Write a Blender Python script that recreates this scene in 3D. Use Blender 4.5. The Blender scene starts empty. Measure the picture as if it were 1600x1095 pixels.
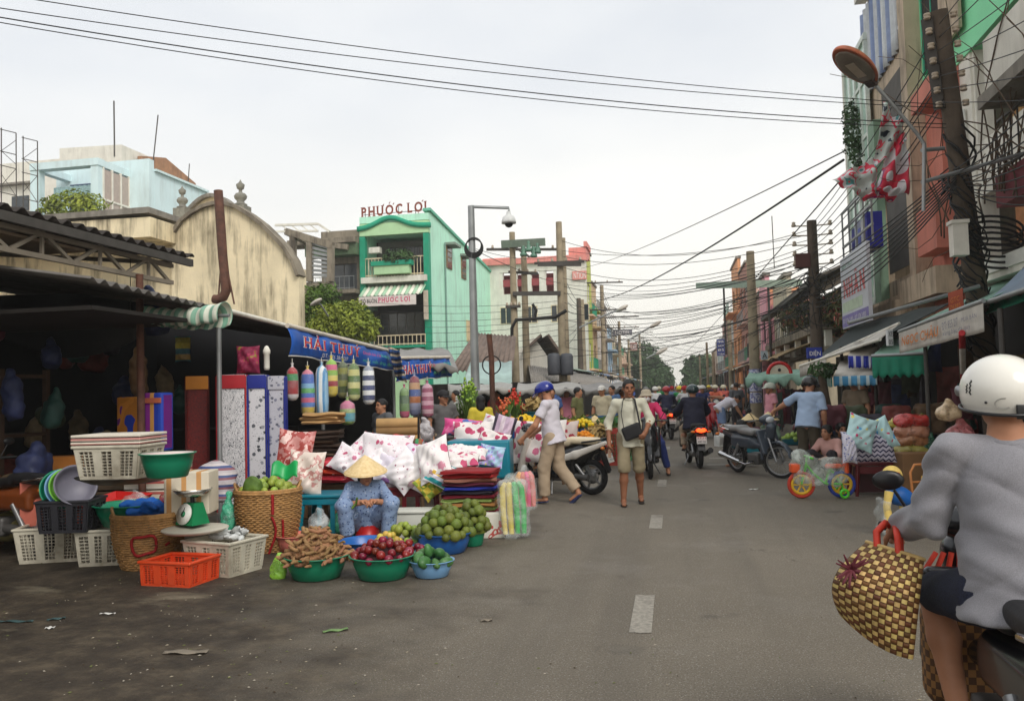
import bpy,bmesh,math,random
import numpy as np
from mathutils import Vector as V,Matrix,Euler,noise as mnoise
R=math.radians;PI=math.pi
random.seed(7);rng=np.random.default_rng(7)
SC=bpy.context.scene;COL=SC.collection
# ---------------------------------------------------------------- camera
F_PX,IW,IH=1300.0,1600.0,1095.0
CAM=V((0,0,1.6))
cam_d=bpy.data.cameras.new('camera');cam=bpy.data.objects.new('camera',cam_d);COL.objects.link(cam)
cam_d.sensor_width=36;cam_d.lens=F_PX/IW*36;cam_d.clip_end=2000;cam_d.clip_start=.05
CM=Matrix.Rotation(R(11.1),4,'Z')@ Matrix.Rotation(R(90+2.74),4,'X')@ Matrix.Rotation(R(-1.5),4,'Z')
cam.matrix_world=Matrix.Translation(CAM)@ CM
SC.camera=cam
# ---------------------------------------------------------------- world: overcast sky
w=bpy.data.worlds.new('World');SC.world=w;w.use_nodes=True
nt=w.node_tree;nt.nodes.clear()
def wn(t,**k):
    n=nt.nodes.new(t)
    for a,b in k.items(): setattr(n,a,b)
    return n
SUN_EL,SUN_AZ=42,140     # azimuth clockwise from +Y; behind the camera
sky=wn('ShaderNodeTexSky',sky_type='NISHITA',sun_disc=False,sun_elevation=R(SUN_EL),sun_rotation=R(SUN_AZ),dust_density=4.0)
sk=wn('ShaderNodeVectorMath',operation='SCALE');sk.inputs['Scale'].default_value=.10
nt.links.new(sky.outputs[0],sk.inputs[0])
tc=wn('ShaderNodeTexCoord');mp=wn('ShaderNodeMapping');mp.inputs['Scale'].default_value=(1.2,1.2,3.2)
nt.links.new(tc.outputs['Generated'],mp.inputs[0])
nz=wn('ShaderNodeTexNoise');nz.inputs['Scale'].default_value=1.1;nz.inputs['Detail'].default_value=5;nz.inputs['Roughness'].default_value=.5
nt.links.new(mp.outputs[0],nz.inputs['Vector'])
cr=wn('ShaderNodeValToRGB');el=cr.color_ramp.elements
el[0].position=.30;el[0].color=(.50,.53,.575,1);el[1].position=.66;el[1].color=(.71,.715,.71,1)
nt.links.new(nz.outputs[0],cr.inputs[0])
sep=wn('ShaderNodeSeparateXYZ');nt.links.new(tc.outputs['Generated'],sep.inputs[0])
hr=wn('ShaderNodeMapRange');hr.inputs[1].default_value=.0;hr.inputs[2].default_value=.34;hr.inputs[3].default_value=1;hr.inputs[4].default_value=0
nt.links.new(sep.outputs['Z'],hr.inputs[0])
hz=wn('ShaderNodeMix',data_type='RGBA');hz.inputs[7].default_value=(.88,.84,.745,1)
nt.links.new(hr.outputs[0],hz.inputs[0]);nt.links.new(cr.outputs[0],hz.inputs[6])
mx=wn('ShaderNodeMix',data_type='RGBA');mx.inputs[0].default_value=.93
nt.links.new(sk.outputs[0],mx.inputs[6]);nt.links.new(hz.outputs[2],mx.inputs[7])
bg=wn('ShaderNodeBackground');bg.inputs['Strength'].default_value=1.1
ow=wn('ShaderNodeOutputWorld');nt.links.new(mx.outputs[2],bg.inputs[0]);nt.links.new(bg.outputs[0],ow.inputs[0])
sl=bpy.data.lights.new('sun','SUN');sl.energy=1.5;sl.angle=R(30);sl.color=(1,.96,.9)
so=bpy.data.objects.new('sun',sl);COL.objects.link(so)
az,e_=R(SUN_AZ),R(SUN_EL)
so.rotation_euler=V((math.sin(az)*math.cos(e_),math.cos(az)*math.cos(e_),math.sin(e_))).to_track_quat('Z','Y').to_euler()
SC.view_settings.view_transform='Standard';SC.view_settings.look='None';SC.view_settings.exposure=0.48;SC.view_settings.gamma=1
SC.cycles.max_bounces=6;SC.cycles.transparent_max_bounces=12
# ---------------------------------------------------------------- placing by sight line
def ray(x,y): return (CM.to_3x3()@ V(((x -IW/2)/F_PX,-(y -IH/2)/F_PX,-1)))
def W(x,y,d): return CAM+ray(x,y)*d
def G(x,y,z=0): r=ray(x,y);return CAM+r*((z -CAM.z)/r.z)
def WX(x,y,X): r=ray(x,y);return CAM+r*((X -CAM.x)/r.x)
def WY(x,y,Y): r=ray(x,y);return CAM+r*((Y -CAM.y)/r.y)
CI=CM.to_3x3().transposed()
def PX(p): q=CI @(V(p)-CAM);return (IW/2+F_PX*q.x/-q.z,IH/2-F_PX*q.y/-q.z,-q.z)
# ---------------------------------------------------------------- mesh builder
def RM(rz=0,rx=0,ry=0): return Euler((rx,ry,rz)).to_matrix()
class MB:
    def __init__(s): s.v=[];s.f=[];s.m=[];s.sm=[];s.mi=0
    def add(s,vs,fs,smooth=False):
        o=len(s.v);s.v +=[tuple(p)for p in vs];s.f +=[tuple(i+o for i in f)for f in fs]
        s.m +=[s.mi]*len(fs);s.sm +=[smooth]*len(fs);return s
    def box(s,c,d,rot=None,b=0):
        c=V(c);x,y,z=d[0]/2,d[1]/2,d[2]/2
        M=rot if rot is not None else Matrix.Identity(3)
        if not isinstance(M,Matrix): M=RM(M)
        if b <= 0:
            vs=[c+M @ V((i*x,j*y,k*z))for i in (-1,1)for j in (-1,1)for k in (-1,1)]
            return s.add(vs,[(0,1,3,2),(4,6,7,5),(0,4,5,1),(2,3,7,6),(0,2,6,4),(1,5,7,3)])
        bm=bmesh.new();bmesh.ops.create_cube(bm,size=1)
        for v in bm.verts: v.co=V((v.co.x*2*x,v.co.y*2*y,v.co.z*2*z))
        bmesh.ops.bevel(bm,geom=list(bm.edges),offset=b,segments=2,affect='EDGES',profile=.7)
        bm.verts.index_update()
        s.add([c+M @ v.co for v in bm.verts],[[v.index for v in f.verts]for f in bm.faces],True);bm.free();return s
    def bb(s,a,b,**k):
        return s.box([(a[i]+b[i])/2 for i in range(3)],[abs(b[i]-a[i])for i in range(3)],**k)
    def tube(s,pts,r,n=8,cap=True,closed=False,smooth=True,sq=1.0):
        pts=[V(p)for p in pts];N=len(pts);rs=r if isinstance(r,(list,tuple))else [r]*N
        vs=[];prev=None
        for i,p in enumerate(pts):
            a=pts[(i -1)% N]if (closed or i >0)else p;b=pts[(i+1)% N]if (closed or i <N -1)else p
            t=(b -a);t=t.normalized()if t.length >1e-9 else V((0,0,1))
            if prev is None: u=t.orthogonal().normalized()
            else:
                u=prev -t*prev.dot(t)
                u=u.normalized()if u.length >1e-6 else t.orthogonal().normalized()
            prev=u;w_=t.cross(u)
            for k in range(n):
                an=2*PI*(k+.5)/n;vs.append(p+u*(rs[i]*math.cos(an))+w_*(rs[i]*sq*math.sin(an)))
        fs=[]
        for i in range(N if closed else N -1):
            for k in range(n):
                j=(i+1)% N;fs.append((i*n+k,i*n+(k+1)% n,j*n+(k+1)% n,j*n+k))
        s.add(vs,fs,smooth)
        if cap and not closed: s.add(vs[:n],[tuple(range(n))[::-1]]);s.add(vs[-n:],[tuple(range(n))])
        return s
    def bar(s,a,b,w_,h=None,up=(0,0,1)):
        a,b=V(a),V(b);t=(b -a);L=t.length;t.normalize();u=V(up)
        if abs(t.dot(u))>.98: u=V((1,0,0))
        sx=t.cross(u).normalized();uz=sx.cross(t)
        M=Matrix((sx,t,uz)).transposed()
        return s.box((a+b)/2,(w_,L,h or w_),M)
    def lathe(s,prof,n=24,c=(0,0,0),M=None,smooth=True,sx=1,sy=1):
        c=V(c);vs=[]
        for r,z in prof:
            for k in range(n):
                a=2*PI*k/n;p=V((r*math.cos(a)*sx,r*math.sin(a)*sy,z));vs.append(c+(M @ p if M else p))
        fs=[(i*n+k,i*n+(k+1)% n,(i+1)*n+(k+1)% n,(i+1)*n+k)for i in range(len(prof)-1)for k in range(n)]
        return s.add(vs,fs,smooth)
    def prism(s,poly,d,o=(0,0,0),M=None):
        """poly in local xz, extruded along local y by d"""
        o=V(o);n=len(poly);f=lambda p: o+(M @ V(p)if M else V(p))
        vs=[f((x,0,z))for x,z in poly]+[f((x,d,z))for x,z in poly]
        return s.add(vs,[tuple(range(n)),tuple(range(2*n -1,n -1,-1))]+[(i,i+n,(i+1)% n+n,(i+1)% n)for i in range(n)])
    def grid(s,fn,nu,nv,th=0,smooth=True):
        P=[[V(fn(i/nu,j/nv))for j in range(nv+1)]for i in range(nu+1)]
        vs=[p for r_ in P for p in r_];q=nv+1
        fs=[(i*q+j,(i+1)*q+j,(i+1)*q+j+1,i*q+j+1)for i in range(nu)for j in range(nv)]
        if th:
            N=[V((0,0,0))for _ in vs]
            for f in fs:
                n_=(vs[f[1]]-vs[f[0]]).cross(vs[f[3]]-vs[f[0]])
                for i in f: N[i]+= n_
            o=len(vs);vs=vs+[v -n_.normalized()*th if n_.length >0 else v.copy()for v,n_ in zip(vs,N)]
            fs2=[tuple(i+o for i in f[::-1])for f in fs]
            rim=[(i*q)for i in range(nu+1)]+[nu*q+j for j in range(1,nv+1)]+[i*q+nv for i in range(nu -1,-1,-1)]+[j for j in range(nv -1,0,-1)]
            fs3=[(rim[(k+1)% len(rim)],rim[k],rim[k]+o,rim[(k+1)% len(rim)]+o)for k in range(len(rim))]
            fs=fs+fs2+fs3
        return s.add(vs,fs,smooth)
    def ell(s,c,r,nu=12,nv=8,M=None):
        c=V(c);r=r if hasattr(r,'__len__')else (r,r,r);vs=[]
        for j in range(nv+1):
            t=PI*j/nv
            for k in range(nu):
                a=2*PI*k/nu;p=V((r[0]*math.sin(t)*math.cos(a),r[1]*math.sin(t)*math.sin(a),-r[2]*math.cos(t)))
                vs.append(c+(M @ p if M else p))
        return s.add(vs,[(j*nu+k,j*nu+(k+1)% nu,(j+1)*nu+(k+1)% nu,(j+1)*nu+k)for j in range(nv)for k in range(nu)],True)
    def torus(s,c,Rr,r,n=28,m=8,M=None,a0=0,a1=2*PI,sq=1.0):
        c=V(c);full=abs(a1 -a0 -2*PI)<1e-6
        pts=[]
        for i in range(n if full else n+1):
            a=a0+(a1 -a0)*i/n;p=V((Rr*math.cos(a),Rr*math.sin(a),0));pts.append(c+(M @ p if M else p))
        return s.tube(pts,r,m,closed=full,sq=sq)
    def mesh(s,name='m'):
        me=bpy.data.meshes.new(name);me.from_pydata(s.v,[],s.f)
        me.polygons.foreach_set('use_smooth',s.sm);me.polygons.foreach_set('material_index',s.m);me.update();return me
    def build(s,name,mat,parent=None,loc=None,rot=None):
        return obj(name,s.mesh(name),mat,parent,loc,rot)
def obj(name,me,mat,parent=None,loc=None,rot=None):
    o=bpy.data.objects.new(name,me);COL.objects.link(o)
    for m_ in (mat if isinstance(mat,(list,tuple))else [mat]):
        if m_ is not None: me.materials.append(m_)
    if parent: o.parent=parent
    if loc is not None: o.location=loc
    if rot is not None: o.rotation_euler=rot if hasattr(rot,'__len__')else (0,0,rot)
    return o
def T(name,label,cat,loc=(0,0,0),rz=0,group=None):
    o=bpy.data.objects.new(name,None);COL.objects.link(o);o.empty_display_size=.1
    o.location=loc;o.rotation_euler=rz if hasattr(rz,'__len__')else (0,0,rz);return tag(o,label,cat,group)
def tag(o,label=None,cat=None,group=None,kind=None):
    for k,v in (('label',label),('category',cat),('group',group),('kind',kind)):
        if v: o[k]=v
    return o
def struct(o): o['kind']='structure';return o
def dup(o,parent=None,loc=None,rz=None,label=None,group=None,swap=None):
    c=o.copy();COL.objects.link(c);c.parent=parent
    if loc is not None: c.location=loc
    if rz is not None: c.rotation_euler=rz if hasattr(rz,'__len__')else (0,0,rz)
    if label: c['label']=label
    if group: c['group']=group
    if swap and c.type == 'MESH':
        for sl_ in c.material_slots:
            if sl_.material and sl_.material.name in swap:
                m_=swap[sl_.material.name];sl_.link='OBJECT';sl_.material=m_
    for ch in list(o.children): dup(ch,c,swap=swap)
    return c
# ---------------------------------------------------------------- implicit surfaces (smooth union, surface nets)
def fold(P,s,a,seed=0):
    x,y,z=P;o=seed*1.7
    q=np.sin(x*9*s+2.1*np.sin(z*5*s+o)+o)+np.sin(y*8*s+1.7*np.sin(z*7*s+x*4*s+o*2))+.8*np.sin(z*13*s+2*np.sin(x*6*s+y*5*s+o))
    return a*q
class SD:
    def __init__(s,k=.02): s.p=[];s.k=k
    def cone(s,a,b,ra,rb,fl=(1,1,1),k=None,cut=False):
        s.p.append(('c',np.array(a,float),np.array(b,float),ra,rb,np.array(fl,float),s.k if k is None else k,cut));return s
    def chain(s,pts,rs,**k):
        for i in range(len(pts)-1): s.cone(pts[i],pts[i+1],rs[i],rs[i+1],**k)
        return s
    def ell(s,c,r,M=None,k=None,cut=False):
        r=r if hasattr(r,'__len__')else (r,r,r)
        s.p.append(('e',np.array(c,float),np.array(r,float),np.array(M if M is not None else Matrix.Identity(3)),s.k if k is None else k,cut));return s
    def box(s,c,h,rd=.01,M=None,k=None,cut=False):
        s.p.append(('b',np.array(c,float),np.array(h,float),rd,np.array(M if M is not None else Matrix.Identity(3)),s.k if k is None else k,cut));return s
    def mesh(s,res=.012,nf=None,name='sd'):
        bbs=[]
        for p in s.p:
            if p[0]== 'c':
                rr=max(p[3],p[4])*max(1,p[5].max());bbs.append((np.minimum(p[1],p[2])-rr,np.maximum(p[1],p[2])+rr))
            else:
                h=np.abs(p[3]if p[0]== 'e' else p[4])@(p[2]if p[0]== 'e' else p[2]);bbs.append((p[1]-h,p[1]+h))
        pos=[b for b,p in zip(bbs,s.p)if not p[-1]]
        lo=np.min([b[0]for b in pos],0)-3*res -.02;hi=np.max([b[1]for b in pos],0)+3*res+.02
        n=np.ceil((hi -lo)/res).astype(int)+1
        ax=[lo[i]+res*np.arange(n[i])for i in range(3)]
        Fv=np.full(n,.5,np.float32)
        for p,bb in zip(s.p,bbs):
            k=p[-2];mg=k+3*res+.01
            i0=np.maximum(np.floor((bb[0]-mg -lo)/res).astype(int),0);i1=np.minimum(np.ceil((bb[1]+mg -lo)/res).astype(int)+1,n)
            if (i1 <= i0).any(): continue
            X,Y,Z=ax[0][i0[0]:i1[0],None,None],ax[1][None,i0[1]:i1[1],None],ax[2][None,None,i0[2]:i1[2]]
            if p[0]== 'c':
                a,b,ra,rb,fl=p[1:6];ba=(b -a)/fl;dd=max(ba @ ba,1e-9)
                x,y,z=(X -a[0])/fl[0],(Y -a[1])/fl[1],(Z -a[2])/fl[2]
                t=np.clip((x*ba[0]+y*ba[1]+z*ba[2])/dd,0,1)
                D=np.sqrt((x -t*ba[0])** 2+(y -t*ba[1])** 2+(z -t*ba[2])** 2)-(ra+t*(rb -ra))
                D=D*fl.min()
            else:
                c=p[1];M=p[3]if p[0]== 'e' else p[4];x,y,z=X -c[0],Y -c[1],Z -c[2]
                q=[M[0,i]*x+M[1,i]*y+M[2,i]*z for i in range(3)]
                if p[0]== 'e':
                    r=p[2];k0=np.sqrt(sum((q[i]/r[i])** 2 for i in range(3)));k1=np.sqrt(sum((q[i]/r[i]** 2)** 2 for i in range(3)))+1e-9
                    D=k0*(k0 -1)/k1
                else:
                    h,rd=p[2],p[3];e=[np.abs(q[i])-h[i]+rd for i in range(3)]
                    D=np.sqrt(sum(np.maximum(v,0)** 2 for v in e))+np.minimum(np.maximum(np.maximum(e[0],e[1]),e[2]),0)-rd
            S_=Fv[i0[0]:i1[0],i0[1]:i1[1],i0[2]:i1[2]]
            if p[-1]: S_[...]=np.maximum(S_,-D)
            elif k >0:
                h_=np.maximum(k -np.abs(S_ -D),0)/k;S_[...]=np.minimum(S_,D)-h_*h_*k*.25
            else: S_[...]=np.minimum(S_,D)
        if nf is not None: Fv=Fv+nf((ax[0][:,None,None],ax[1][None,:,None],ax[2][None,None,:])).astype(np.float32)
        for d in range(3):
            ix=[slice(None)]*3;ix[d]=0;Fv[tuple(ix)]=np.maximum(Fv[tuple(ix)],.01);ix[d]=-1;Fv[tuple(ix)]=np.maximum(Fv[tuple(ix)],.01)
        ins=Fv <0;m=n -1
        cnt=sum(ins[i:m[0]+i,j:m[1]+j,l:m[2]+l].astype(np.int8)for i in (0,1)for j in (0,1)for l in (0,1))
        act=(cnt >0)&(cnt <8);I=np.argwhere(act)
        if len(I)== 0: return bpy.data.meshes.new(name)
        idx=np.full(m,-1,np.int64);idx[act]=np.arange(len(I))
        acc=np.zeros((len(I),3));ct=np.zeros(len(I))
        cs=[(i,j,l)for i in (0,1)for j in (0,1)for l in (0,1)]
        val={c: Fv[I[:,0]+c[0],I[:,1]+c[1],I[:,2]+c[2]]for c in cs}
        for c in cs:
            for d in range(3):
                if c[d]== 0:
                    c2=tuple(1 if q == d else c[q]for q in range(3));f0,f1=val[c],val[c2];sg=(f0 <0)!=(f1 <0)
                    t=np.where(sg,f0/np.where(sg,f0 -f1,1),0)
                    for q in range(3): acc[:,q]+= np.where(sg,(t if q == d else c[q]),0)
                    ct += sg
        vs=lo+res*(I+acc/ct[:,None]);fs=[]
        for d in range(3):
            u,v=(d+1)% 3,(d+2)% 3
            sl0=[slice(1,-1)]*3;sl0[d]=slice(0,-1);sl1=[slice(1,-1)]*3;sl1[d]=slice(1,None)
            A,B=ins[tuple(sl0)],ins[tuple(sl1)]
            for sgn in (0,1):
                E=np.argwhere((A & ~B)if sgn == 0 else (~A & B));off=np.ones(3,int);off[d]=0;E=E+off
                du=np.zeros(3,int);du[u]=1;dv=np.zeros(3,int);dv[v]=1
                q=[E -du -dv,E -dv,E,E -du]
                if sgn: q=q[::-1]
                fs.append(np.stack([idx[e[:,0],e[:,1],e[:,2]]for e in q],1))
        fs=np.concatenate(fs);fs=fs[(fs >= 0).all(1)]
        me=bpy.data.meshes.new(name);me.from_pydata(vs.tolist(),[],fs.tolist())
        me.polygons.foreach_set('use_smooth',[True]*len(me.polygons));me.update();return me
    def build(s,name,mat,parent=None,res=.012,nf=None,loc=None,rot=None): return obj(name,s.mesh(res,nf,name),mat,parent,loc,rot)
# ---------------------------------------------------------------- materials
def lin(c): return tuple(((v/255+.055)/1.055)** 2.4 if v >10 else v/255/12.92 for v in c)
def hx(h): return tuple(int(h[i:i+2],16)for i in (0,2,4))
class NT:
    def __init__(s,m): s.t=m.node_tree;s.t.nodes.clear()
    def n(s,t,ins=None,**k):
        o=s.t.nodes.new(t)
        for a,b in k.items(): setattr(o,a,b)
        for a,b in (ins or {}).items():
            if isinstance(b,bpy.types.NodeSocket): s.t.links.new(b,o.inputs[a])
            else: o.inputs[a].default_value=b
        return o
    def math(s,op,a,b=0.0,c=None):
        ins={0: a,1: b}
        if c is not None: ins[2]=c
        return s.n('ShaderNodeMath',ins,operation=op).outputs[0]
    def mix(s,f,a,b,bt='MIX'): return s.n('ShaderNodeMix',{0: f,6: a,7: b},data_type='RGBA',blend_type=bt).outputs[2]
    def noise(s,co,sc,det=4,ro=.55): return s.n('ShaderNodeTexNoise',{'Vector': co,'Scale': sc,'Detail': det,'Roughness': ro}).outputs[0]
    def ramp(s,f,stops,const=False):
        o=s.n('ShaderNodeValToRGB',{0: f});r=o.color_ramp;r.interpolation='CONSTANT' if const else 'LINEAR'
        while len(r.elements)<len(stops): r.elements.new(.5)
        for e,(p,c)in zip(r.elements,stops): e.position=p;e.color=(*c,1)if len(c)== 3 else c
        return o.outputs[0]
    def mr(s,f,a,b,c=0.0,d=1.0): return s.n('ShaderNodeMapRange',{0: f,1: a,2: b,3: c,4: d}).outputs[0]
MATS={}
def mat(name,col=(128,128,128),rough=.65,var=.16,vs=5.,bump=0.,bs=60.,metal=0.,spec=.4,coat=0.,rnd=0.,dirt=0.,dcol=(60,52,44),emit=None,trans=0.,pat=None,sheen=0.,streak=False,lin_=None):
    if name in MATS: return MATS[name]
    m=bpy.data.materials.new(name);m.use_nodes=True;N=NT(m);MATS[name]=m
    tc_=N.n('ShaderNodeTexCoord');co=tc_.outputs['Object']
    c=(*(lin(hx(col)if isinstance(col,str)else col)),1)
    base=pat(N,co)if pat else N.n('ShaderNodeRGB').outputs[0]
    if not pat: base.default_value=c
    if var:
        f=N.mr(N.noise(co,vs),.3,.7,1-var,1+var)
        base=N.mix(1.0,base,N.n('ShaderNodeCombineColor',{0: f,1: f,2: f}).outputs[0],'MULTIPLY')
    if rnd:
        oi=N.n('ShaderNodeObjectInfo').outputs['Random']
        base=N.n('ShaderNodeHueSaturation',{'Hue': N.mr(oi,0,1,.5-rnd*.08,.5+rnd*.08),'Saturation': 1.0,'Value': N.mr(N.math('FRACT',N.math('MULTIPLY',oi,7.3)),0,1,1-rnd,1+rnd),'Color': base}).outputs[0]
    if dirt:
        vco=N.n('ShaderNodeMapping',{'Vector': co,'Scale': (2.2,2.2,.25)if streak else (1,1,1)}).outputs[0]
        d1=N.noise(vco,1.6 if streak else 2.5,7,.65);d2=N.noise(co,.9,3)
        f=N.math('MULTIPLY',N.mr(N.math('ADD',d1,N.math('MULTIPLY',d2,.5)),.72,.98,0,1),dirt)
        base=N.mix(f,base,(*lin(dcol),1))
    P={'Base Color': base,'Roughness': rough,'Metallic': metal,'Specular IOR Level': spec,'Coat Weight': coat,'Coat Roughness': .08,'Sheen Weight': sheen,'Transmission Weight': trans}
    if emit: P['Emission Color']=(*lin(emit[0]),1);P['Emission Strength']=emit[1]
    if bump:
        P['Normal']=N.n('ShaderNodeBump',{'Strength': min(1,bump),'Distance': .02,'Height': N.noise(co,bs,5,.6)}).outputs[0]
    b=N.n('ShaderNodeBsdfPrincipled',P);N.n('ShaderNodeOutputMaterial',{0: b.outputs[0]})
    return m
def film(name,tint=(235,240,240),a=.35,rough=.15):
    if name in MATS: return MATS[name]
    m=bpy.data.materials.new(name);m.use_nodes=True;N=NT(m);MATS[name]=m
    co=N.n('ShaderNodeTexCoord').outputs['Object']
    nb=N.n('ShaderNodeBump',{'Strength': .9,'Distance': .02,'Height': N.noise(co,22,4,.6)}).outputs[0]
    b=N.n('ShaderNodeBsdfPrincipled',{'Base Color': (*lin(tint),1),'Roughness': rough,'Specular IOR Level': .8,'Normal': nb})
    t=N.n('ShaderNodeBsdfTransparent',{0: (.97,.98,.98,1)})
    f=N.math('MULTIPLY',N.mr(N.noise(co,9,4),.35,.65,.4,1.6),a)
    x=N.n('ShaderNodeMixShader',{0: f,1: t.outputs[0],2: b.outputs[0]});N.n('ShaderNodeOutputMaterial',{0: x.outputs[0]});return m
def xyz(N,co): return N.n('ShaderNodeSeparateXYZ',{0: co}).outputs
def p_stripe(cols,period,axis=0,off=0.):
    def f(N,co):
        fr=N.math('FRACT',N.math('ADD',N.math('DIVIDE',xyz(N,co)[axis],period),50.0+off))
        return N.ramp(fr,[(i/len(cols),lin(hx(c)))for i,c in enumerate(cols)],True)
    return f
def p_spots(bg_,cols,scale,size=.3,second=None):
    """scattered printed motifs"""
    def f(N,co):
        v=N.n('ShaderNodeTexVoronoi',{'Vector': co,'Scale': scale,'Randomness': 1.0})
        d=N.math('ADD',v.outputs['Distance'],N.math('MULTIPLY',N.noise(co,scale*5,2),.35))
        cc=N.ramp(N.n('ShaderNodeSeparateColor',{0: v.outputs['Color']}).outputs[0],[(i/len(cols),lin(hx(c)))for i,c in enumerate(cols)],True)
        b=(*lin(hx(bg_)),1)
        if second:
            v2=N.n('ShaderNodeTexVoronoi',{'Vector': co,'Scale': scale*2.7,'Randomness': 1.0})
            b=N.mix(N.math('LESS_THAN',v2.outputs['Distance'],.22),b,(*lin(hx(second)),1))
        return N.mix(N.math('LESS_THAN',d,size+.17),b,cc)
    return f
def p_check(a,b,sc):
    return lambda N,co: N.n('ShaderNodeTexChecker',{'Vector': co,'Scale': sc,'Color1': (*lin(hx(a)),1),'Color2': (*lin(hx(b)),1)}).outputs[0]
def p_blobs(stops,sc,det=2):
    return lambda N,co: N.ramp(N.noise(co,sc,det),[(p,lin(hx(c)))for p,c in stops],True)
# ---------------------------------------------------------------- lettering
GL={}
def glyph(c,off=0.0):
    key=(c,off)
    if key not in GL:
        cu=bpy.data.curves.new('t','FONT');cu.body=c;cu.size=1;cu.resolution_u=3;cu.offset=off
        ob=bpy.data.objects.new('t',cu);COL.objects.link(ob);dg=bpy.context.evaluated_depsgraph_get();me=bpy.data.meshes.new_from_object(ob.evaluated_get(dg));bpy.data.objects.remove(ob)
        a=np.empty(len(me.vertices)*3);me.vertices.foreach_get('co',a);GL[key]=(a.reshape(-1,3)[:,:2],[tuple(p.vertices)for p in me.polygons]);bpy.data.meshes.remove(me)
    return GL[key]
def lettering(s,o,u,v,mat_,parent,name='lettering',th=.006,bold=0.0,serif=False):
    """text fitted to the parallelogram o, o+u, o+v (parent space), standing th proud; accents drawn as strokes"""
    import unicodedata
    P,F,Q=[],[],[];x=0.0;gh=glyph('H',bold)[0];y0_,y1_=gh[:,1].min(),gh[:,1].max()
    def quad(a,b,w_):
        d=np.array(b)-np.array(a);n_=np.array((-d[1],d[0]))/(np.hypot(*d)+1e-9)*w_/2;k=len(P);Q.extend(range(k,k+4));P.extend([np.array(a)-n_,np.array(b)-n_,np.array(b)+n_,np.array(a)+n_]);F.append((k,k+1,k+2,k+3))
    for ch in s:
        if ch == ' ': x += .3;continue
        bar=ch in 'Đđ';dec=unicodedata.normalize('NFD',{'Đ': 'D','đ': 'd'}.get(ch,ch));co,fs=glyph(dec[0],bold)
        if len(co)== 0: x += .3;continue
        lo,hi=co.min(0),co.max(0);k=len(P);sh=np.array((x -lo[0],0));P.extend([p+sh for p in co])
        F.extend([tuple(q+k for q in f)for f in fs]);wd_=hi[0]-lo[0];m_,t_,top_=x+wd_/2,.075,hi[1]+.06
        if serif:
            for yl,sg_ in ((y0_,1),(y1_,-1)):
                xs_=sorted({round(float(p[0]),3)for p in co if abs(p[1]-yl)<.012})
                for i in range(0,len(xs_)-1,2):
                    if .03 <xs_[i+1]-xs_[i]<.3: quad((xs_[i]+sh[0]-.07,yl+sg_*.022),(xs_[i+1]+sh[0]+.07,yl+sg_*.022),.05)
        if bar: quad((x -.06,hi[1]/2),(x+wd_*.5,hi[1]/2),.07)
        for mk_ in dec[1:]:
            c=ord(mk_)
            if c == 0x31b: quad((x+wd_ -.06,hi[1]-.03),(x+wd_+.09,hi[1]+.09),t_)
            elif c == 0x323: quad((m_ -.05,-.14),(m_+.05,-.14),.1)
            elif c == 0x302: quad((m_ -.15,top_),(m_,top_+.12),t_);quad((m_,top_+.12),(m_+.15,top_),t_);top_ += .16
            elif c == 0x306: quad((m_ -.13,top_+.1),(m_,top_),t_);quad((m_,top_),(m_+.13,top_+.1),t_);top_ += .16
            elif c == 0x301: quad((m_ -.04,top_),(m_+.1,top_+.15),t_)
            elif c == 0x300: quad((m_+.04,top_),(m_ -.1,top_+.15),t_)
            elif c == 0x309: quad((m_ -.05,top_+.16),(m_+.06,top_+.13),t_);quad((m_+.06,top_+.13),(m_,top_),t_)
            elif c == 0x303: quad((m_ -.15,top_+.02),(m_ -.02,top_+.1),t_);quad((m_ -.02,top_+.06),(m_+.14,top_+.12),t_)
        x += wd_+(.2 if serif else .11)
    if not P: return None
    a=np.array(P);lo,hi=a.min(0),a.max(0);q=(a -lo)/np.maximum(hi -lo,1e-6);o,u,v=V(o),V(u),V(v);nn=u.cross(v).normalized()*th
    b=np.array(o+nn)+q[:,:1]*np.array(u)+q[:,1:2]*np.array(v);b[Q]+= np.array(nn.normalized()*.0015)if Q else 0;me=bpy.data.meshes.new(name);me.from_pydata(b.tolist(),[],F);me.update()
    return obj(name,me,mat_,parent)
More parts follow.
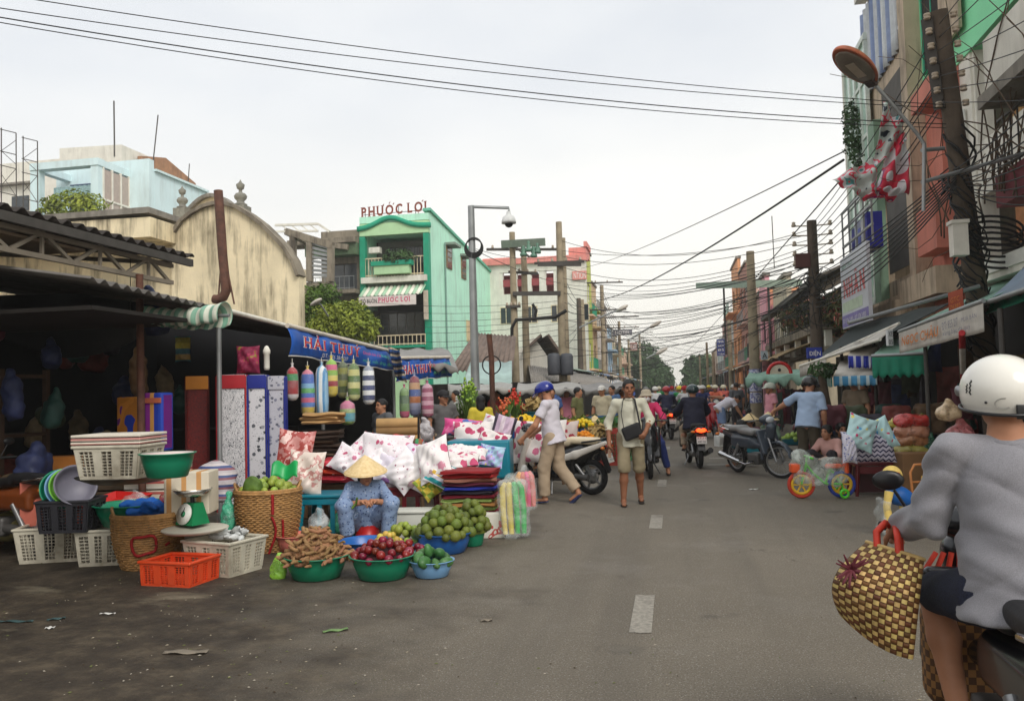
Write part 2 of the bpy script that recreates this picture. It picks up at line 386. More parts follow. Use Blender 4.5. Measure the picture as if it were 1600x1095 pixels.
# ---------------------------------------------------------------- ground
Z3=V((0,0,1))
def ground_mat():
    m=bpy.data.materials.new('asphalt');m.use_nodes=True;N=NT(m);MATS['asphalt']=m
    co=N.n('ShaderNodeTexCoord').outputs['Object'];x,y,z=xyz(N,co)
    big=N.noise(co,.35,5,.6);mid=N.noise(co,2.2,6,.6);fine=N.noise(co,90,4,.7);sp=N.n('ShaderNodeTexVoronoi',{'Vector': co,'Scale': 60.0}).outputs['Distance']
    b=N.ramp(big,[(.3,lin((110,102,89))),(.7,lin((136,127,112)))])
    b=N.mix(N.mr(mid,.35,.7),b,(*lin((118,109,95)),1))
    b=N.mix(N.mr(fine,.4,.62,0,.8),b,(*lin((74,68,60)),1))
    b=N.mix(N.math('MULTIPLY',N.math('LESS_THAN',sp,.2),N.math('GREATER_THAN',mid,.42)),b,(*lin((150,145,136)),1))
    # long tyre-worn lanes
    sco=N.n('ShaderNodeMapping',{'Vector': co,'Scale': (1.3,.06,1)}).outputs[0]
    b=N.mix(N.mr(N.noise(sco,1.5,4),.48,.72,0,.5),b,(*lin((84,78,70)),1))
    vc=N.n('ShaderNodeTexVoronoi',{'Vector': N.n('ShaderNodeVectorMath',{0: co,1: N.n('ShaderNodeVectorMath',{0: N.n('ShaderNodeTexNoise',{'Vector': co,'Scale': 2.5}).outputs[1],'Scale': .5},operation='SCALE').outputs[0]},operation='ADD').outputs[0],'Scale': .55},feature='DISTANCE_TO_EDGE').outputs[0]
    b=N.mix(N.math('MULTIPLY',N.math('LESS_THAN',vc,.0028),N.mr(big,.52,.66,0,.6)),b,(*lin((46,42,38)),1))
    oil=N.mr(N.noise(co,1.3,3,.5),.66,.72);b=N.mix(N.math('MULTIPLY',oil,.45),b,(*lin((60,56,51)),1))
    # earth tracked out of the market on the left
    wx_=N.math('ADD',N.math('ADD',x,N.math('MULTIPLY',N.math('SUBTRACT',big,.5),5.0)),N.math('MULTIPLY',y,.06))
    e=N.mr(N.math('ADD',wx_,N.math('MULTIPLY',N.math('SUBTRACT',mid,.5),2.2)),-1.2,-2.9)
    soil=N.ramp(N.noise(co,3.2,8,.72),[(.36,lin((40,32,25))),(.5,lin((60,51,40))),(.64,lin((86,75,60)))])
    b=N.mix(N.math('MULTIPLY',e,.95),b,soil)
    # wet dark patches and pale dusty ones within the soil
    wet=N.mr(N.noise(co,.9,5,.6),.54,.66);b=N.mix(N.math('MULTIPLY',N.math('MULTIPLY',wet,e),.9),b,(*lin((44,38,31)),1))
    pale=N.mr(N.noise(N.n('ShaderNodeMapping',{'Vector': co,'Location': (9,4,0),'Scale': (.5,1.2,1)}).outputs[0],1.1,6,.65),.60,.70)
    b=N.mix(N.math('MULTIPLY',N.math('MULTIPLY',pale,e),.8),b,(*lin((128,119,100)),1))
    h=N.math('ADD',N.math('ADD',N.math('MULTIPLY',fine,.35),N.math('MULTIPLY',sp,.5)),N.math('MULTIPLY',N.noise(co,14,6,.65),N.math('ADD',.6,N.math('MULTIPLY',e,2.5))))
    bu=N.n('ShaderNodeBump',{'Strength': .55,'Distance': .012,'Height': h}).outputs[0]
    ro=N.mr(wet,0,1,.82,.62)
    p=N.n('ShaderNodeBsdfPrincipled',{'Base Color': b,'Roughness': ro,'Specular IOR Level': .35,'Normal': bu});N.n('ShaderNodeOutputMaterial',{0: p.outputs[0]});return m
gm=MB();gm.grid(lambda u,v: (-400+800*u,-60+860*v,0),8,8,smooth=False)
struct(gm.build('ground',ground_mat()))
mpaint=mat('road_paint',(142,136,125),.7,.3,30,dirt=1.0,dcol=(104,97,88),bump=.3,bs=80)
def marking(y0,y1,x0,x1,name='road_marking'):
    m=MB();n=max(2,int((y1 -y0)*6))
    m.grid(lambda u,v: (x0+(x1 -x0)*u+.006*math.sin(v*37+u),y0+(y1 -y0)*v+.01*math.sin(u*9),.004),4,n,smooth=False)
    struct(m.build(name,mpaint))
for y in (5.55,9.6,13.6,21.6,25.6,29.6,33.6,37.6,41.6): marking(y,y+1.0,-.36,-.22)
a,b=G(1105,726),G(1150,726);marking(a.y -.15,a.y+.12,a.x,b.x)
a,b=G(1108,716),G(1148,715);marking(a.y -.15,a.y+.15,a.x,b.x)
mpave=mat('pavement_tiles',(120,112,104),.8,.25,3,bump=.3,bs=30,dirt=.5)
pv=MB();pv.bb((4.3,6,-.05),(5.6,200,.12));struct(pv.build('pavement',mpave))
kb=MB()
for i in range(60): kb.bb((4.14,6+i*1.2,-.05),(4.3,7.19+i*1.2,.115))
struct(kb.build('kerb',mat('kerb_concrete',(132,128,120),.85,.25,4,dirt=.4)))
pv=MB();pv.bb((-9.5,20,-.05),(-7.2,200,.12));struct(pv.build('pavement',mpave))
# ---------------------------------------------------------------- facade toolkit
class FC:
    """a facade plane: o = lower left corner seen from outside, u = unit vector to the right, n = outward"""
    def __init__(s,root,o,u,name='wall'):
        s.r=root;s.o=V(o)-V(root.location);s.u=V(u).normalized();s.n=s.u.cross(Z3)
        s.M=Matrix((s.u,-s.n,Z3)).transposed()
    def p(s,x,z,d=0): return s.o+s.u*x+Z3*z+s.n*d
    def box(s,mb,x0,x1,z0,z1,d0,d1): return mb.box(s.p((x0+x1)/2,(z0+z1)/2,(d0+d1)/2),(abs(x1 -x0),abs(d1 -d0),abs(z1 -z0)),s.M)
    def bx(s,name,m,x0,x1,z0,z1,d0,d1,parent=None): return s.box(MB(),x0,x1,z0,z1,d0,d1).build(name,m,parent or s.r)
    def wall(s,w_,h,holes,m,th=.25,d=0,name='wall'):
        xs=sorted({0,w_,*[q for o in holes for q in (o[0],o[1])]});zs=sorted({0,h,*[q for o in holes for q in (o[2],o[3])]})
        mb=MB()
        for i in range(len(xs)-1):
            j=0
            while j <len(zs)-1:
                solid=lambda j_: not any(o[0]<=(xs[i]+xs[i+1])/2 <= o[1]and o[2]<=(zs[j_]+zs[j_+1])/2 <= o[3]for o in holes)
                if not solid(j): j += 1;continue
                k=j
                while k <len(zs)-1 and solid(k): k += 1
                s.box(mb,xs[i],xs[i+1],zs[j],zs[k],d -th,d);j=k
        return mb.build(name,m,s.r)
    def window(s,x0,x1,z0,z1,mf,mg,nx=2,nz=1,d=-.1,bars=0,mb_=None):
        fr=MB();t=.06
        s.box(fr,x0,x0+t,z0,z1,d -.05,d);s.box(fr,x1 -t,x1,z0,z1,d -.05,d);s.box(fr,x0+t,x1 -t,z0,z0+t,d -.05,d);s.box(fr,x0+t,x1 -t,z1 -t,z1,d -.05,d)
        for i in range(1,nx): x=x0+(x1 -x0)*i/nx;s.box(fr,x -.025,x+.025,z0+t,z1 -t,d -.045,d -.005)
        for i in range(1,nz): z=z0+(z1 -z0)*i/nz;s.box(fr,x0+t,x1 -t,z -.02,z+.02,d -.043,d -.007)
        w_=fr.build('window',mf,s.r)
        for i in range(nx):
            q0,q1=x0+(x1 -x0)*i/nx,x0+(x1 -x0)*(i+1)/nx
            s.bx('pane',mg,q0+.02,q1 -.02,z0+.03,z1 -.03,d -.032,d -.022,w_)
        if bars:
            g=MB()
            for i in range(1,bars): x=x0+(x1 -x0)*i/bars;s.box(g,x -.012,x+.012,z0,z1,d+.03,d+.05)
            for z in (z0+(z1 -z0)*.33,z0+(z1 -z0)*.66): s.box(g,x0,x1,z -.012,z+.012,d+.05,d+.065)
            g.build('window_grille',mb_ or mf,w_)
        return w_
    def rail(s,x0,x1,z0,z1,d,m,n=12,ends=None,name='railing',r=.018):
        g=MB()
        for i in range(n+1): x=x0+(x1 -x0)*i/n;s.box(g,x -r*.6,x+r*.6,z0,z1,d -r*.6,d+r*.6)
        for z in (z0+.08,z1): s.box(g,x0 -.02,x1+.02,z -r,z+r,d -r,d+r)
        if ends:
            for x in (x0,x1):
                for i in range(1,4): dd=d -ends*i/4;s.box(g,x -r*.6,x+r*.6,z0,z1,dd -r*.6,dd+r*.6)
                s.box(g,x -r,x+r,z1 -r,z1+r,d -ends,d)
        return g.build(name,m,s.r)
def corr(mb,o,u,v,n,amp=.018,per=.12,th=.004):
    """corrugated sheet: waves across u, length along v"""
    o,u,v=V(o),V(u),V(v);L=u.length;k=max(4,int(L/per*6));nn=V(n).normalized()
    return mb.grid(lambda a,b: o+u*a+v*b+nn*(amp*math.sin(2*PI*a*L/per)),k,1,th=th)
mglass=mat('dark_glass',(38,46,52),.12,.25,2,spec=.7)
mdark=mat('interior_shade',(34,30,27),.9,.3,2)  # near-black base colour standing for the shade inside rooms and stalls
mconc=mat('concrete',(140,134,124),.85,.2,3,bump=.25,bs=20,dirt=.6,streak=True)
mwht=mat('white_plaster',(226,222,210),.8,.08,2,bump=.15,bs=30,dirt=.35,dcol=(150,142,126),streak=True)
mrust=mat('rusty_steel',(96,62,48),.75,.35,6,bump=.4,bs=30,dirt=.5,dcol=(40,28,24))
mgalv=mat('galvanised_steel',(150,152,152),.5,.15,3,metal=.6)
mblack=mat('black_rubber',(26,26,27),.6,.2,8)
mblkpl=mat('black_plastic',(24,24,26),.35,.2,8,spec=.5)
miron=mat('painted_iron',(70,66,62),.6,.2,6)
# ---------------------------------------------------------------- buildings, left side
def zY(px,py,Y): return WY(px,py,Y).z
def zX(px,py,X): return WX(px,py,X).z
mstain=mat('stained_cream_plaster',(238,222,186),.85,.12,1.2,bump=.3,bs=14,dirt=.95,dcol=(92,80,62),streak=True)
mstain2=mat('grey_weathered_plaster',(138,128,112),.88,.2,1.5,bump=.3,bs=14,dirt=.9,dcol=(62,54,46),streak=True)
# mint shophouse at the corner
Y0=44.5;a=WY(566,600,Y0);b=WY(675,600,Y0);wd=b.x -a.x
t=T('mint_shophouse','narrow mint green shophouse with red rooftop lettering and long blank side wall','building',(a.x,Y0,0))
mmint=mat('mint_plaster',(188,240,214),.75,.05,1,bump=.1,bs=30,dirt=.5,dcol=(150,180,160),streak=True)
mmint2=mat('pale_green_plaster',(180,216,168),.75,.06,1,dirt=.25,dcol=(120,150,110),streak=True)
mteal=mat('teal_paint',(26,150,116),.6,.1,3)
mcream=mat('cream_paint',(222,205,172),.75,.1,2,dirt=.4,streak=True)
f=FC(t,(a.x,Y0,0),(1,0,0));zt=zY(675,332,Y0);zz=lambda py: zY(620,py,Y0)
f.bx('left_wall',mmint,0,.2,0,zt -.1,-16,-.31);f.bx('roof_slab',mmint,.21,wd -.26,zt -.9,zt -.7,-14,-.32)
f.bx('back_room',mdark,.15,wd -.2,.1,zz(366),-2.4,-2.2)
f.bx('storey_slab',mwht,.12,wd -.12,zz(441),zz(432),-2.2,.25)
f.bx('parapet',mmint,0,wd,zz(346),zt,-.3,0)
wv=MB();g=lambda u,v: f.p(-.12+(wd+.24)*u,zz(352)+.55*math.exp(-((u -.45)/.24)** 2)-.25+.28*v,.12)
wv.grid(g,24,1,th=.2);wv.build('wavy_cornice',mteal,t)
f.bx('top_panel',mmint2,.0,wd,zz(366),zz(347),-.28,.03)
for x0 in (0,wd -.32): f.bx('pilaster',mteal,x0,x0+.32,0,zz(367),-.3,.06)
f.bx('upper_back_wall',mat('grey_room',(104,100,96),.8),.32,wd -.32,zz(432),zz(367),-2.15,-2.1)
f.window(.9,wd -.5,zz(428),zz(376),miron,mglass,4,2,d=-2.0,bars=16)
f.rail(.32,wd -.32,zz(431),zz(402),.0,mcream,18,r=.03)
f.bx('planter',mmint2,1.0,3.05,zz(429),zz(416),.02,.5);f.bx('planter_rim',mteal,.85,3.2,zz(416),zz(409),.0,.58)
f.bx('air_conditioner',mwht,.45,1.1,zz(392),zz(383),-.6,-.2)
aw=MB();corr(aw,f.p(.25,zz(464),1.0),f.u*(wd -.45),f.p(0,zz(446))-f.p(0,zz(464),1.0),(0,-1,1),.03,.22)
aw.build('striped_awning',mat('green_white_stripe',pat=p_stripe(['e8e4d4','9fc3a4'],.44,0),var=.1),t)
sg=f.bx('sign_board',mat('sign_white',(222,212,206),.6,.06),.3,wd -.5,zz(480),zz(465),1.0,1.06)
mpink=mat('pink_lettering',(206,60,110),.5,0);mdk=mat('dark_lettering',(40,34,34),.5,0);mred=mat('red_lettering',(176,40,34),.5,0);mwl=mat('white_lettering',(235,232,226),.5,0)
q=f.p(.4,zz(475),1.06);lettering('CÓ BUÔN',q,f.u*.95,Z3*.3,mdk,sg,bold=.015);q=f.p(1.42,zz(476.5),1.06);lettering('PHƯỚC LỢI',q,f.u*1.85,Z3*.42,mpink,sg,bold=.025,serif=True)
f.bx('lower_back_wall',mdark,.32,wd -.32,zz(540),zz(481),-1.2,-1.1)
f.window(.8,wd -.7,zz(522),zz(486),miron,mglass,5,1,d=-.9)
f.rail(.3,wd -.3,zz(540),zz(524),.1,mcream,14,r=.03);f.bx('lower_ledge',mteal,.3,wd -.3,zz(544),zz(540),-.2,.3)
f.bx('lower_wall',mmint2,.32,wd -.32,0,zz(545),-.3,-.05)
f.bx('vertical_sign',mat('faded_sign',(200,188,170),.6,.2),wd -.28,wd -.02,zz(502),zz(457),.3,.36)
mltr=mat('brown_red_lettering',(128,56,36),.5,0)
q=f.p(.05,zt -.12,-.1);lettering('PHƯỚC LỢI',q,f.u*(wd -.15)+Z3*.12,Z3*.88,mltr,t,'rooftop_lettering',bold=.035,serif=True)
frm=MB();[frm.bar(f.p(x,zt -.1,-.16),f.p(x,zt+.5,-.16),.03)for x in (.3,1.3,2.3,3.3)];frm.bar(f.p(.1,zt+.15,-.16),f.p(wd -.2,zt+.2,-.16),.03);frm.build('lettering_frame',miron,t)
fs=FC(t,(b.x+.005,Y0,0),(0,1,0));Ls=16.5;zb=zX(774,432,b.x)
sw=MB();sw.prism([(.31,0),(Ls,0),(Ls,zb),(.31,zt+.15)],.25,fs.o -fs.n*.25,Matrix((fs.u,fs.n,Z3)).transposed());sw.build('side_wall',mmint,t)
cp=MB();cp.bar(fs.p(0,zt+.2,-.1),fs.p(Ls,zb+.05,-.1),.45,.16);cp.build('coping',mat('coping_green',(98,178,150),.7,.1),t)
bk=MB();bk.bb((0,Ls -.3,0),(wd -.2,Ls -.05,zb -.3));bk.build('rear_wall',mmint,t)
zs_=lambda px,py: zX(px,py,b.x)
def yx(px,X): return WX(px,500,X).y
for px0,px1,py0,py1 in ((699,707,385,419),(722,729,402,435)):
    x0,x1=yx(px0,b.x)-Y0,yx(px1,b.x)-Y0;z1,z0=zs_(px0,py0),zs_(px0,py1)
    f2=MB();fs.box(f2,x0,x1,z0,z1,.01,.06);wdo=f2.build('window',mat('brown_frame',(140,110,80),.7),t)
    for i in range(4): fs.bx('pane',mglass,x0+.12,x1 -.12,z0+(z1 -z0)*(i+.12)/4,z0+(z1 -z0)*(i+.88)/4,.06,.075,wdo)
    fs.bx('window_hood',mat('hood_grey',(130,140,130),.8),x0 -.15,x1+.25,z1+.02,z1+.16,0,.6,wdo)
x0=yx(728,b.x)-Y0;fs.bx('door_panel',mat('beige_panel',(214,190,150),.7,.1),x0,x0+1.6,zs_(728,533),zs_(728,500),.01,.08)
pp=MB();pp.tube([fs.p(3.0,0,.08),fs.p(3.0,zt -1.2,.08)],.05);pp.build('drain_pipe',mat('pipe_grey_green',(120,150,140),.6),t)
# old grey house beside it
a2=WY(505,600,45);t=T('old_grey_house','weathered grey concrete house with green soffit beside the mint shophouse','building',(a2.x,45,0))
f=FC(t,(a2.x,45,0),(1,0,0));w2=a.x -a2.x -.05;zz=lambda py: zY(540,py,45)
f.wall(w2,zz(360),[(.5,w2 -.35,zz(455),zz(412)),(.4,w2 -.3,zz(530),zz(470))],mstain2)
f.bx('soffit',mat('green_soffit',(84,104,76),.8,.2),-.6,w2,zz(402),zz(384),-.1,.9);f.bx('roof_ledge',mstain2,-1.6,w2,zz(384),zz(376),-.3,1.1)
f.window(.5,w2 -.35,zz(455),zz(412),miron,mglass,2,1,d=-.12);f.window(.4,w2 -.3,zz(530),zz(470),miron,mdark,3,1,d=-.12)
f.bx('balcony_slab',mstain2,-2.4,w2,zz(462),zz(456),0,1.2);f.rail(-2.2,w2 -.1,zz(456),zz(436),1.1,mgalv,16)
f.bx('side_block',mstain2,-2.6,-.02,0,zz(436),-4,-.4)
# roof terrace frame (concrete posts with slatted screen)
t=T('terrace_frame','open concrete roof terrace frame with slatted screen behind the stained wall','terrace',(a2.x -6,41,0))
def tp(px,py,Y=41): return WY(px,py,Y)-V(t.location)
fr=MB()
for px in (458,484,517): fr.bar(tp(px,440),tp(px,366+(px -458)*.3),.3)
fr.bar(tp(448,362),tp(520,384),.35);fr.bar(tp(436,362)+V((0,3,0)),tp(510,372)+V((0,3,0)),.3);fr.bar(tp(448,362),tp(440,362)+V((0,3,0)),.3)
fr.bb(tp(440,445),tp(520,600)+V((0,.4,0)));fr.build('concrete_frame',mstain2,t)
for i in range(8):
    m_=MB();m_.bar(tp(488,380+i*7),tp(515,388+i*6),.06,.14);m_.build('slat',mgalv,t)
rf=MB();rf.bar(tp(430,352),tp(497,350),.12);rf.bar(tp(497,350),tp(515,362),.12)
for px in (440,455,470,485): rf.bar(tp(px,352),tp(px+12,361),.06)
rf.bar(tp(430,362),tp(497,361),.1);rf.build('roof_truss',mwht,t)
# stained cream hall with an arched parapet
Yc=21.5;ta=T('cream_hall','stained cream hall with curved arched parapet behind the market stalls','building',(WY(268,500,Yc).x,Yc,0))
lo_=V(ta.location);cw=lambda px,py,Y=Yc: WY(px,py,Y)-lo_
top=[(268,372),(285,347),(300,335),(318,325),(335,320),(352,320),(370,325),(390,337),(410,352),(428,370),(445,388),(458,408),(467,432)]
poly=[(cw(x,y).x,cw(x,y).z)for x,y in top];poly +=[(poly[-1][0],0),(0,0)]
m=MB();m.prism([(p_[0],p_[1])for p_ in poly],.35);m.build('arched_wall',mstain,ta)
cp=MB();P_=[V((p_[0],.12,p_[1]+.03))for p_ in poly[:13]]
for i in range(12): cp.bar(P_[i],P_[i+1]+(P_[i+1]-P_[i])*.02,.5,.1)
cp.build('parapet_coping',mstain2,ta)
m=MB();m.bb((cw(100,400).x -8,.4,0),(-.02,9,cw(200,352).z -.15));m.build('side_wall',mstain,ta)
m=MB();q0,q1=cw(60,345),cw(276,372);m.prism([(q0.x -3,cw(200,386).z),(q1.x -.02,cw(200,386).z),(q1.x -.02,cw(270,352).z),(q0.x -3,cw(200,352).z)],1.4,(0,-1.2,0));m.build('entrance_canopy',mstain,ta)
m=MB();m.bb((q0.x -3.1,-1.3,cw(200,352).z+.0),(q1.x -.0,.3,cw(200,346).z+.05));m.build('canopy_slab',mconc,ta)
# second arched parapet with urn finials behind
t=T('arched_gable','pale arched rear gable peeking above the stained hall','gable',(WY(300,400,31).x,31,0));lo2=V(t.location)
arc=[]
for i in range(15): u=i/14;px=288+90*u;arc.append((px,345-39*math.sin(PI*u)** .8))
m=MB();pl=[((WY(x,y,31)-lo2).x,(WY(x,y,31)-lo2).z)for x,y in arc];m.prism(pl+[(pl[-1][0],0),(pl[0][0],0)],.4);m.build('gable_wall',mcream,t)
m=MB();[m.bar(V((pl[i][0],.1,pl[i][1])),V((pl[i+1][0],.1,pl[i+1][1])),.6,.14)for i in range(14)];m.build('gable_coping',mconc,t)
murn=mat('grey_urn',(128,126,116),.8,.2,8,dirt=.4)
for px,py,sc_,lb in ((285,326,1,'left of the arch'),(376,322,1.15,'right of the rusty pipe')):
    p_=WY(px,py,30.4);m=MB()
    m.lathe([(.0,0),(.30,0),(.30,.08),(.2,.12),(.16,.22),(.27,.34),(.3,.46),(.22,.58),(.09,.62),(.07,.75),(.15,.8),(.17,.86),(.2,1.0),(.08,1.1),(.03,1.2),(0,1.25)],14);
    m.bb((-.35,-.35,-1.6),(.35,.35,-.02));o=m.build('finial',murn,None,p_);o.scale=(sc_*.75,)*3;tag(o,'grey urn finial on the roof parapet '+lb,'finial')
# light blue house
Yb=36;t=T('light_blue_house','light blue house with glazed roof loggia and long plain side wall','building',(WY(47,400,Yb).x,Yb,0));lo2=V(t.location)
mblue=mat('light_blue_plaster',(212,233,236),.75,.05,1,dirt=.4,dcol=(170,180,176),streak=True)
bw=lambda px,py,Y=Yb: WY(px,py,Y)-lo2
x0,x1,xc=0,bw(150,300).x,bw(186,300).x;zl=bw(150,258).z;zf=bw(100,342).z
m=MB();m.bb((-.5,2.4,0),(xc,2.8,bw(186,243).z+.5));m.build('front_wall',mblue,t)
m=MB();m.bb((x0,0,0),(xc -.1,2.4,zf -1));m.build('lower_block',mblue,t)
lg=MB();lg.bb((x0,0,zf -1),(x0+.5,.4,zl));lg.bb((x1 -.3,0,zf -1),(x1+.1,.4,zl));lg.bb((x0,-.05,zl),(x1+.15,.45,zl+.35));lg.bb((x0,.45,zl),(x0+.4,2.4,zl+.34));lg.bb((x1 -.2,.45,zl),(x1+.1,2.4,zl+.34));lg.build('loggia_frame',mblue,t)
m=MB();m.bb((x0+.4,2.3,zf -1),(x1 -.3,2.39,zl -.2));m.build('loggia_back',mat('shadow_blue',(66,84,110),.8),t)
m=MB();m.grid(lambda u,v: (x0+.6+(x1 -x0 -1.2)*u,.9+.05*math.sin(u*60),zl -.7-(.55+.12*math.sin(u*25))*v),40,2,th=.01);m.build('fringed_curtain',mat('pale_blue_cloth',(176,206,206),.8,.2,12),t)
fs=FC(t,(lo2.x+x1+.12,Yb+.4,0),(0,1,0));xe=2.0
for i in range(3): fs.bx('pane',mat('tan_screen',(176,160,150),.4,.1),.06+i*xe/3,(i+1)*xe/3-.06,zf -.8,zl -.1,-.06,-.02)
gr=MB()
for i in range(4): fs.box(gr,i*xe/3-.05,i*xe/3+.05,zf -1,zl,-.1,.02)
fs.box(gr,0,xe,(zf+zl)/2-.4,(zf+zl)/2-.3,-.1,.03);gr.build('screen_frame',mwht,t)
fs=FC(t,(lo2.x+xc+.01,Yb+2.8,0),(0,1,0));Lb=yx(325,lo2.x+xc)-Yb -2.8
m=MB();zA=zX(186,245,lo2.x+xc);zB=zX(320,300,lo2.x+xc);m.prism([(0,0),(Lb,0),(Lb,zB),(0,zA)],.3,fs.o -fs.n*.3,Matrix((fs.u,fs.n,Z3)).transposed());m.build('side_wall',mblue,t)
m=MB();m.bar(fs.p(0,zA+.05,-.1),fs.p(Lb,zB+.05,-.1),.5,.12);m.build('coping',mat('pale_coping',(206,226,228),.7),t)
# foliage helper
def leaves(c,r,n,size,seed=1,flat=1.0,shell=.35,droop=0):
    """leaf-sized quads spread through an uneven crown; c, r may be lists of lobes"""
    rg=random.Random(seed);m=MB();lobes=c if isinstance(c,list)else [(c,r)]
    wt=[q[1][0]*q[1][1]*q[1][2]if hasattr(q[1],'__len__')else q[1]** 3 for q in lobes]
    for i in range(n):
        cc,rr=rg.choices(lobes,wt)[0];rr=rr if hasattr(rr,'__len__')else (rr,rr,rr)
        d=V((rg.gauss(0,1),rg.gauss(0,1),rg.gauss(0,1))).normalized();k=(shell+(1-shell)*rg.random())** .6*(1+.16*mnoise.noise(d*2.3+V((seed,0,0)))*2)
        p=V(cc)+V((d.x*rr[0],d.y*rr[1],d.z*rr[2]))*k
        nrm=(d+V((rg.gauss(0,.6),rg.gauss(0,.6),rg.gauss(.3,.6)))).normalized();u=nrm.orthogonal().normalized();u=Matrix.Rotation(rg.random()*6.3,3,nrm)@ u;v=nrm.cross(u)
        s_=size*(.6+.8*rg.random());b_=nrm*s_*.25
        m.add([p -u*s_,p -v*s_*.45+b_,p+u*s_,p+v*s_*.45+b_],[(0,1,2),(0,2,3)])
    return m
def leafmat(name,c,c2=None,var=.4):
    c2=c2 or tuple(min(255,int(v*1.5))for v in c)
    return mat(name,rough=.6,var=.25,vs=3,spec=.25,pat=lambda N,co: N.ramp(N.noise(co,1.7,6,.7),[(.35,lin(c)),(.65,lin(c2))]))
mleaf=leafmat('leaf_mid',(58,84,34),(104,132,52));mleafd=leafmat('leaf_dark',(38,62,36),(72,100,54));mleafy=leafmat('leaf_yellow',(94,112,40),(150,160,62))
mbark=mat('bark',(82,68,54),.9,.3,8,bump=.6,bs=25)
o=leaves((0,0,0),(1.9,.7,.95),1500,.13,3).build('balcony_shrub',mleafy,None,WY(112,328,Yb -.6));tag(o,'leafy yellow-green shrub on the light blue loggia','shrub')
o=leaves((0,0,0),(.95,.45,.5),700,.11,4).build('balcony_shrub',mleafd,None,WY(622,402,Y0 -.3));tag(o,'dark shrub in the mint shophouse balcony planter','shrub')
# white block and brick wall behind, white house, scaffold
t=T('white_rear_house','off-white house with brown brick parapet above the light blue house','building',(WY(93,300,47).x,47,0));lo2=V(t.location);q=lambda px,py: WY(px,py,47)-lo2
m=MB();m.prism([(0,0),(q(190,300).x,0),(q(190,300).x,q(190,226).z),(0,q(93,232).z)],3);m.build('white_wall',mwht,t)
mbrick=mat('brown_brick',(168,124,92),.85,.2,2,bump=.3,bs=20,dirt=.5,streak=True)
X_=lo2.x+q(192,300).x;fs=FC(t,(X_,48.5,0),(0,1,0));L_=yx(302,X_)-48.5;m=MB();m.prism([(0,0),(L_,0),(L_,zX(302,288,X_)),(L_*.42,zX(250,246,X_)),(0,zX(195,236,X_))],.3,fs.o,Matrix((fs.u,fs.n,Z3)).transposed());m.build('brick_parapet',mbrick,t)
t=T('far_white_house','plain white flat-roofed house behind the scaffold','building',(WY(-60,300,50).x,50,0));lo2=V(t.location);q=lambda px,py: WY(px,py,50)-lo2
m=MB();m.bb((0,0,0),(q(96,300).x,6,q(50,252).z));m.build('wall',mwht,t);m=MB();m.bb((-.2,-.4,q(50,288).z),(q(60,300).x,-.01,q(50,285).z));m.build('ledge',mconc,t)
m=MB();m.bb((q(20,300).x,-.1,q(30,330).z),(q(46,300).x,-.02,q(30,307).z));m.build('window',mglass,t)
t=T('scaffold_tower','thin steel scaffold frame rising at the left edge','scaffold',(WY(0,300,30).x,30,0));lo2=V(t.location);q=lambda px,py,d=0: WY(px,py,30)-lo2+V((0,d,0))
m=MB()
for d in (0,1.2):
    m.tube([q(2,200,d),q(2,420,d)],.025,5);m.tube([q(25,208,d),q(26,420,d)],.025,5)
    for py in (202,236,258,300): m.tube([q(0,py,d),q(25,py+6,d)],.02,5)
    m.tube([q(2,236,d),q(24,220,d)],.015,4);m.tube([q(2,236,d),q(24,256,d)],.015,4);m.tube([q(2,290,d),q(24,265,d)],.015,4);m.tube([q(2,272,d),q(24,305,d)],.015,4)
m.build('scaffold_frame',miron,t)
def pole(name,label,cat,a,b,r,m_,n=6,r2=None,group=None):
    a,b=V(a),V(b);m=MB();m.tube([(0,0,0),b -a],[r,r2 or r],n);o=m.build(name,m_,None,a);return tag(o,label,cat,group)
pole('antenna_mast','tall thin antenna mast on the white rear house roof','antenna',WY(179,245,47),WY(178,158,47),.05,miron)
pole('antenna_mast','leaning thin antenna pole above the brown brick parapet','antenna',WY(238,265,47),WY(247,180,47),.04,miron)
pole('antenna_mast','short antenna stick at the end of the brown parapet','antenna',WY(294,285,47),WY(296,256,47),.03,miron)
# rusty chimney pipe bolted to the cream hall
t=T('rusty_pipe','thick rusty exhaust pipe against the stained cream wall','pipe',WY(350,470,20.6));q=lambda px,py,Y=20.6: WY(px,py,Y)-V(t.location)
m=MB();m.tube([q(341,298),q(344,340),q(348,400),q(352,440),q(353,455),q(349,464),q(340,468),q(334,467)],[.12,.125,.125,.125,.13,.13,.13,.12],14);m.build('pipe',mrust,t)
m=MB();m.tube([q(345,415),q(341,468)],.025,5);m.tube([q(354,415),q(366,475)],.025,5);m.build('pipe_brace',mrust,t)
# white and pink corner house beyond
Yw=60;t=T('white_pink_house','white house with pink roof edge and dark red balcony band','building',(WY(757,500,Yw).x,Yw,0));lo2=V(t.location);q=lambda px,py: WY(px,py,Yw)-lo2
w3=q(918,500).x;f=FC(t,lo2,(1,0,0));zz=lambda py: zY(830,py,Yw)
mpk=mat('pink_plaster',(226,142,132),.75,.1,1,dirt=.3,streak=True)
xb0,xb1=q(782,500).x,q(872,500).x
f.wall(w3,zz(408),[(xb0,xb1,zz(458),zz(424))],mwht,.4);f.bx('roof_edge',mpk,-.3,w3+.1,zz(412),zz(403),-.6,.3)
f.bx('roof_block',mpk,-.2,q(795,400).x,zz(405),zz(398),-4,-.7);f.bx('balcony_back',mat('dark_red_wall',(110,44,48),.8),xb0,xb1,zz(458),zz(424),-1.6,-1.5);f.bx('balcony_parapet',mat('maroon_panel',(150,66,70),.7),xb0+.05,xb1 -.05,zz(446),zz(435),-.3,-.1)
for k in range(5):
    x=xb0+(xb1 -xb0)*k/4;f.bx('column',mwht,x -.25,x+.25,zz(457.8),zz(424.2),-.45,-.05)
